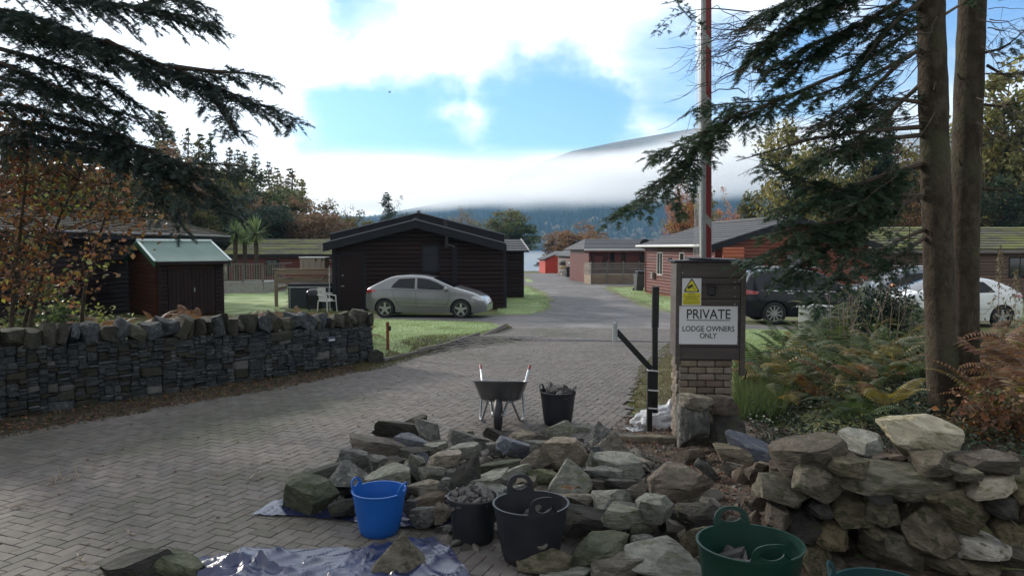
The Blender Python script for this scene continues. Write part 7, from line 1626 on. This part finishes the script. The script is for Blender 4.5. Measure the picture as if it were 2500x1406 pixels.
bracken('bracken', RB, 270, (.55, 1.05), 'fern_green', 1, .45); bracken('bracken', RB, 60, (.5, .95), 'fern_brown', 2, .3); bracken('bracken', RB, 130, (.5, 1.), 'fern_yellow', 3, .5); bracken('bracken', RB, 100, (.4, .8), 'fern_pale', 13, .6); RB2 = Gp([(1960, 870), (1990, 840), (2240, 832), (2240, 880)]); bracken('bracken', RB2, 130, (.5, .9), 'fern_green', 14, 1.0); bracken('bracken', RB2, 80, (.5, .9), 'fern_pale', 15, 1.05)
RC = [(X(2440, 7), 7.), (X(2560, 7), 7.), (X(2640, 10), 10.), (X(2600, 13), 13.), (X(2400, 13), 13.), (X(2430, 9.5), 9.5)]
bracken('bracken', RC, 200, (.6, 1.15), 'fern_brown', 4, .55); bracken('bracken', RC, 60, (.5, .9), 'fern_yellow', 5, .4); bracken('bracken', RC, 40, (.5, .9), 'fern_green', 6, .2)
WB = [(-10.5, 10.2), (-7.6, 10.3), (-2.95, 15.2), (-4.6, 17.2), (-8.5, 15.5)]
bracken('bracken', WB, 330, (.45, .85), 'fern_brown', 7, .32); bracken('bracken', WB, 60, (.4, .8), 'fern_yellow', 8, .3); bracken('bracken', WB, 50, (.4, .8), 'fern_green', 9, .2)
fern('tall yellow green fern arching left of the fir trunks', 2160, 1010, 8, .72, 'fern_yellow', 21); fern('green fern low in front of the fir trunk', 2110, 1035, 7, .7, 'fern_green', 22); fern('brown fern nearest the sign pillar', 1990, 985, 7, .7, 'fern_brown', 23); fern('pale fern growing before the grey cabinet', 1960, 905, 8, .65, 'fern_pale', 24); fern('dark green fern between sign pillar and trunk', 2080, 1050, 7, .7, 'fern_green', 25)
fern('orange brown fern arching right of the fir trunks', 2450, 1000, 8, .8, 'fern_brown', 26, 8.6); fern('yellow fern low at the right edge', 2450, 1080, 7, .8, 'fern_yellow', 27, 7.6); fern('brown fern high at the right edge', 2490, 900, 8, .95, 'fern_brown', 28, 9.4)
fern('tall rusty bracken clump between shed and dark lodge', 640, 765, 9, 1.0, 'fern_brown', 29, 17.5); fern('green tipped bracken clump behind the drystone wall', 575, 770, 8, .85, 'fern_yellow', 30, 17.); fern('small pale bracken clump right of the shed', 690, 762, 8, .7, 'fern_brown', 31, 18.)
def bush(name, label, c, rad, n, size, mt, seed, stems=8, flat=.2, asp=.65):
    r = np.random.default_rng(seed); z = g1(c[0], c[1]); t = thing(name, label, 'bush', (c[0], c[1], z), 0); mb = MB(); P_ = []
    for _ in range(stems):
        q = vlen(r.normal(size=3))*np.array(rad)*r.uniform(.6, 1.); q[2] = abs(q[2])*2*.95; B_ = bend((r.normal(0, .1), r.normal(0, .1), 0), q, .06, r, 5, .08); mb.tube(B_, list(np.linspace(.014, .003, 6)), 4)
        for j in range(1, 6): P_.append(B_[j]+r.normal(0, 1, (max(2, n//stems//5), 3))*np.array(rad)*.22)
    P_ = np.concatenate(P_); P_ = P_[P_[:, 2] > .02]; mb.build('stems', MT['twig'], t, local=True); V, Fa = leaves(P_, size, r, flat, asp); link('leaves', npmesh('leaves', V, Fa, MT[mt]), t)
def at_(px, d): return (X(px, d), d)
bush('holly_bush', 'dark glossy leaved bush in front of the white car', at_(2165, 14.5), (.85, .6, .98), 4200, .085, 'holly', 1, 14); bush('bramble_bush', 'green bramble bush beside the grey cabinet', at_(2085, 13.5), (.9, .7, .52), 1900, .08, 'bush_green', 2, 14); bush('bramble_bush', 'green bramble bush left of the fir trunk', at_(2210, 11.8), (.7, .6, .60), 1900, .075, 'bush_green', 3, 12)
bush('hazel_bush', 'leafy green bush left of the green roofed shed', at_(150, 15), (1.1, .8, .62), 1500, .10, 'bush_green', 4, 14); bush('hazel_bush', 'yellowing bush against the shed side wall', at_(240, 17), (.8, .7, .5), 900, .10, 'sapling_green', 5, 12); bush('hazel_bush', 'green bush behind the wall at the far left', at_(20, 13), (1., .8, .55), 1200, .10, 'bush_green', 6, 12)
bush('holly_bush', 'dark evergreen bush low behind the right fir trunk', at_(2440, 12.5), (.9, .7, .5), 1200, .08, 'holly', 7, 12); bush('bramble_bush', 'brown leaved bramble at the right edge above the wall', at_(2470, 7.0), (.5, .5, .32), 700, .07, 'fern_brown', 8, 10)
# ivy carpet and bare stalks
def scatter_leaf(name, polyw, n, size, mt, seed, h=(.0, .1), flat=1.2):
    r = np.random.default_rng(seed); x = r.uniform(min(p[0] for p in polyw), max(p[0] for p in polyw), n*3); y = r.uniform(min(p[1] for p in polyw), max(p[1] for p in polyw), n*3); k = inside(polyw, x, y); x, y = x[k][:n], y[k][:n]; z = gz(x, y)+r.uniform(h[0], h[1], len(x))
    V, Fa = leaves(np.stack([x, y, z], 1), size, r, flat, .6); tag(link(name, npmesh(name, V, Fa, MT[mt])), kind='stuff')
UC = Gp([(1815, 1010), (1900, 960), (2270, 960), (2500, 1000), (2600, 1180), (2100, 1120), (1900, 1110), (1830, 1060)])
scatter_leaf('ground_ivy', UC, 5200, .055, 'ivy', 1, (.02, .16), .8); scatter_leaf('leaf_litter', UC, 1500, .05, 'litter', 2, (.02, .05))
dk_ = thing('dry_stalks', 'tall dry bare stalks rising beside the grey cabinet', 'stalks', (*at_(2100, 13), g1(*at_(2100, 13)))); r = np.random.default_rng(3)
for _ in range(26):
    px, d = r.uniform(2020, 2240), r.uniform(12, 14.5); a = Vector((X(px, d), d, g1(X(px, d), d))); h_ = r.uniform(.9, 2.0); e = a+Vector((r.normal(0, .25), r.normal(0, .2), h_)); mb = MB(); pts = bend(a, e, 0, r, 6, .04); mb.tube(pts, list(np.linspace(.009, .003, 7)), 4)
    for _ in range(3): j = r.integers(3, 7); mb.tube([pts[j], pts[j]+r.normal(0, .12, 3)+np.array([0, 0, .14])], [.004, .002], 3)
    mb.build('stalk', MT['dry_stalk'] if 'dry_stalk' in MT else m_('dry_stalk', (.20, .15, .11), (.26, .20, .15), scale=5), dk_)
for i, (px, d, y1, lab) in enumerate(((2442, 12, 600, 'tall fluffy brown seed head left of its pair at the right edge'), (2482, 11.5, 660, 'shorter fluffy brown seed head at the right edge'))):
    a = Vector((X(px, d), d, g1(X(px, d), d))); e = P(px, y1, d); t = thing('fireweed', lab, 'plant', a); MB().tube(bend(a, e, 0, r, 6, .02), list(np.linspace(.008, .003, 7)), 4).build('stalk', MT['dry_stalk'], t); k = r.uniform(0, 1, 240); P_ = np.array(a)+(np.array(e)-np.array(a))*(.45+.55*k)[:, None]+r.normal(0, 1, (240, 3))*(.10*(1.1-k))[:, None]*np.array([1, 1, .6]); V, Fa = leaves(P_, .06, r, 0, .35); tag(link('seed_head', npmesh('seed_head', V-np.array(a), Fa, MT['leaf_tan']), t), kind='stuff')
# grass blades
def grass(name, polyw, n, h, mt, seed, dz=.03, lean=.5, wdt=.006):
    r = np.random.default_rng(seed); x0, x1 = min(p[0] for p in polyw), max(p[0] for p in polyw); y0, y1 = min(p[1] for p in polyw), max(p[1] for p in polyw); X_, Y_ = [], []; c = 0
    while c < n:
        x = r.uniform(x0, x1, n); y = r.uniform(y0, y1, n); k = inside(polyw, x, y); X_.append(x[k]); Y_.append(y[k]); c += int(k.sum())
    x, y = np.concatenate(X_)[:n], np.concatenate(Y_)[:n]; b = np.stack([x, y, gz(x, y)+dz-.01], 1); a = r.uniform(0, 6.28, n); s = np.stack([np.cos(a), np.sin(a), 0*a], 1)*wdt; hh = r.uniform(*h, n)[:, None]; tip = b+np.concatenate([r.normal(0, lean, (n, 2)), np.ones((n, 1))], 1)*hh
    tag(link(name, npmesh(name, np.stack([b-s, b+s, tip], 1).reshape(-1, 3), np.arange(n*3).reshape(-1, 3), MT[mt])), kind='stuff')
ml('grass_frost', (.26, .36, .14), (.38, .47, .25), var=.3, hue=.015, transl=.2); ml('grass_long', (.05, .085, .022), (.09, .12, .035), var=.45, hue=.02); ml('grass_moss', (.13, .13, .035), (.10, .095, .035), var=.4, hue=.02)
grass('lawn_grass', pA, 60000, (.02, .055), 'grass_frost', 1, .035, .6, .008); grass('lawn_grass', pD, 50000, (.02, .055), 'grass_frost', 2, .036, .6, .008); grass('lawn_grass', pC, 22000, (.02, .06), 'grass_frost', 3, .036, .6, .01); grass('lawn_grass', pB, 18000, (.02, .06), 'grass_frost', 4, .036, .6, .01)
GT = Gp([(1800, 1030), (1800, 900), (1880, 880), (1960, 960), (1900, 1040)]); grass('long_grass', GT, 9000, (.10, .42), 'grass_long', 5, 0, .45, .006)
grass('verge_grass', Gp([(1535, 1000), (1560, 900), (1640, 835), (1690, 835), (1665, 1000)]), 9000, (.015, .06), 'grass_moss', 6, .03, .7, .006); grass('verge_grass', Gp([(935, 905), (870, 915), (850, 890), (905, 870), (1242, 797), (1252, 803)]), 8000, (.02, .06), 'grass_moss', 7, .03, .7, .007); grass('verge_grass', Gp([(905, 784), (900, 765), (700, 762), (560, 785), (700, 790)]), 9000, (.02, .08), 'grass_moss', 8, .03, .7, .008)
# fallen leaves and bits
WV = Gp([(940, 898), (860, 918), (700, 952), (480, 990), (240, 1035), (0, 1078), (-200, 1110), (-250, 1040), (0, 1012), (480, 955), (880, 885)]); scatter_leaf('leaf_litter', WV, 2600, .045, 'litter', 3, (.03, .05)); grass('verge_grass', WV, 1500, (.03, .12), 'grass_long', 9, .02, .6)
PV = Gp([(60, 1090), (860, 920), (1240, 830), (1640, 830), (1540, 1060), (1000, 1060), (640, 1230), (460, 1406), (0, 1406)]); scatter_leaf('leaf_litter', PV, 520, .035, 'litter', 4, (.036, .045), 3.); scatter_leaf('leaf_litter', Gp([(1480, 1060), (1540, 1010), (1680, 1000), (1700, 1100), (1900, 1180), (1850, 1300), (1700, 1310), (1650, 1200), (1560, 1120)]), 1900, .035, 'litter', 5, (.03, .06), 2.)
scatter_leaf('lawn_leaves', pA, 160, .05, 'litter', 6, (.05, .07), 2.); scatter_leaf('lawn_leaves', pD, 140, .05, 'litter', 7, (.05, .07), 2.)
r = np.random.default_rng(77); m_('pale_twig', (.34, .29, .22), (.24, .19, .14), scale=20)
for px, py, L_, a, lab in ((115, 1195, .22, 1.2, 'pale forked twig standing on the paving at the left'), (25, 1252, .20, .5, 'thin dark curved twig near the left edge of the paving'), (160, 1185, .16, .7, 'short straight twig right of the forked twig'), (610, 1180, .20, 1.3, 'curved twig on the paving left of the tarpaulin'), (150, 1400, .26, .2, 'pale stick at the bottom left edge of the paving'), (205, 1385, .14, 2.4, 'broken pale stick near the bottom left rock'), (640, 1140, .12, .3, 'brown curled twig and leaf left of the heap'), (330, 1318, .12, 2.6, 'small bent pale twig in the middle of the paving'), (1000, 1260, .26, 2.3, 'thin twig leaning against the blue tub stones')):
    q = G(px, py)+Vector((0, 0, .042)); e = q+Vector((math.cos(a)*L_, math.sin(a)*L_, .02)); pts = bend(q, e, .03, r, 6, .16); mb = MB().tube(pts, list(np.linspace(.007, .003, 7)), 5); mb.tube([pts[3], pts[3]+np.array([r.normal(0, .04), r.normal(0, .04), .035])], [.005, .002], 4)
    if 'forked' in lab: mb.tube([pts[4], pts[4]+np.array([-.03, .0, .07]), pts[4]+np.array([-.05, .02, .13])], [.006, .005, .002], 5)
    tag(mb.build('twig', MT['pale_twig'], loc=q), lab, 'twig', 'twigs on the paving')
ff = npmesh('curled_leaf', *leaves(np.array([[0, 0, .01], [.05, .01, .012], [-.05, 0, .015]]), .11, r, 2.), MT['litter']); q = Gs(1395, 1196, heap, .16); tag(link('curled_leaf', ff, None, q), 'curled orange brown leaf lying on the tan block', 'leaf')
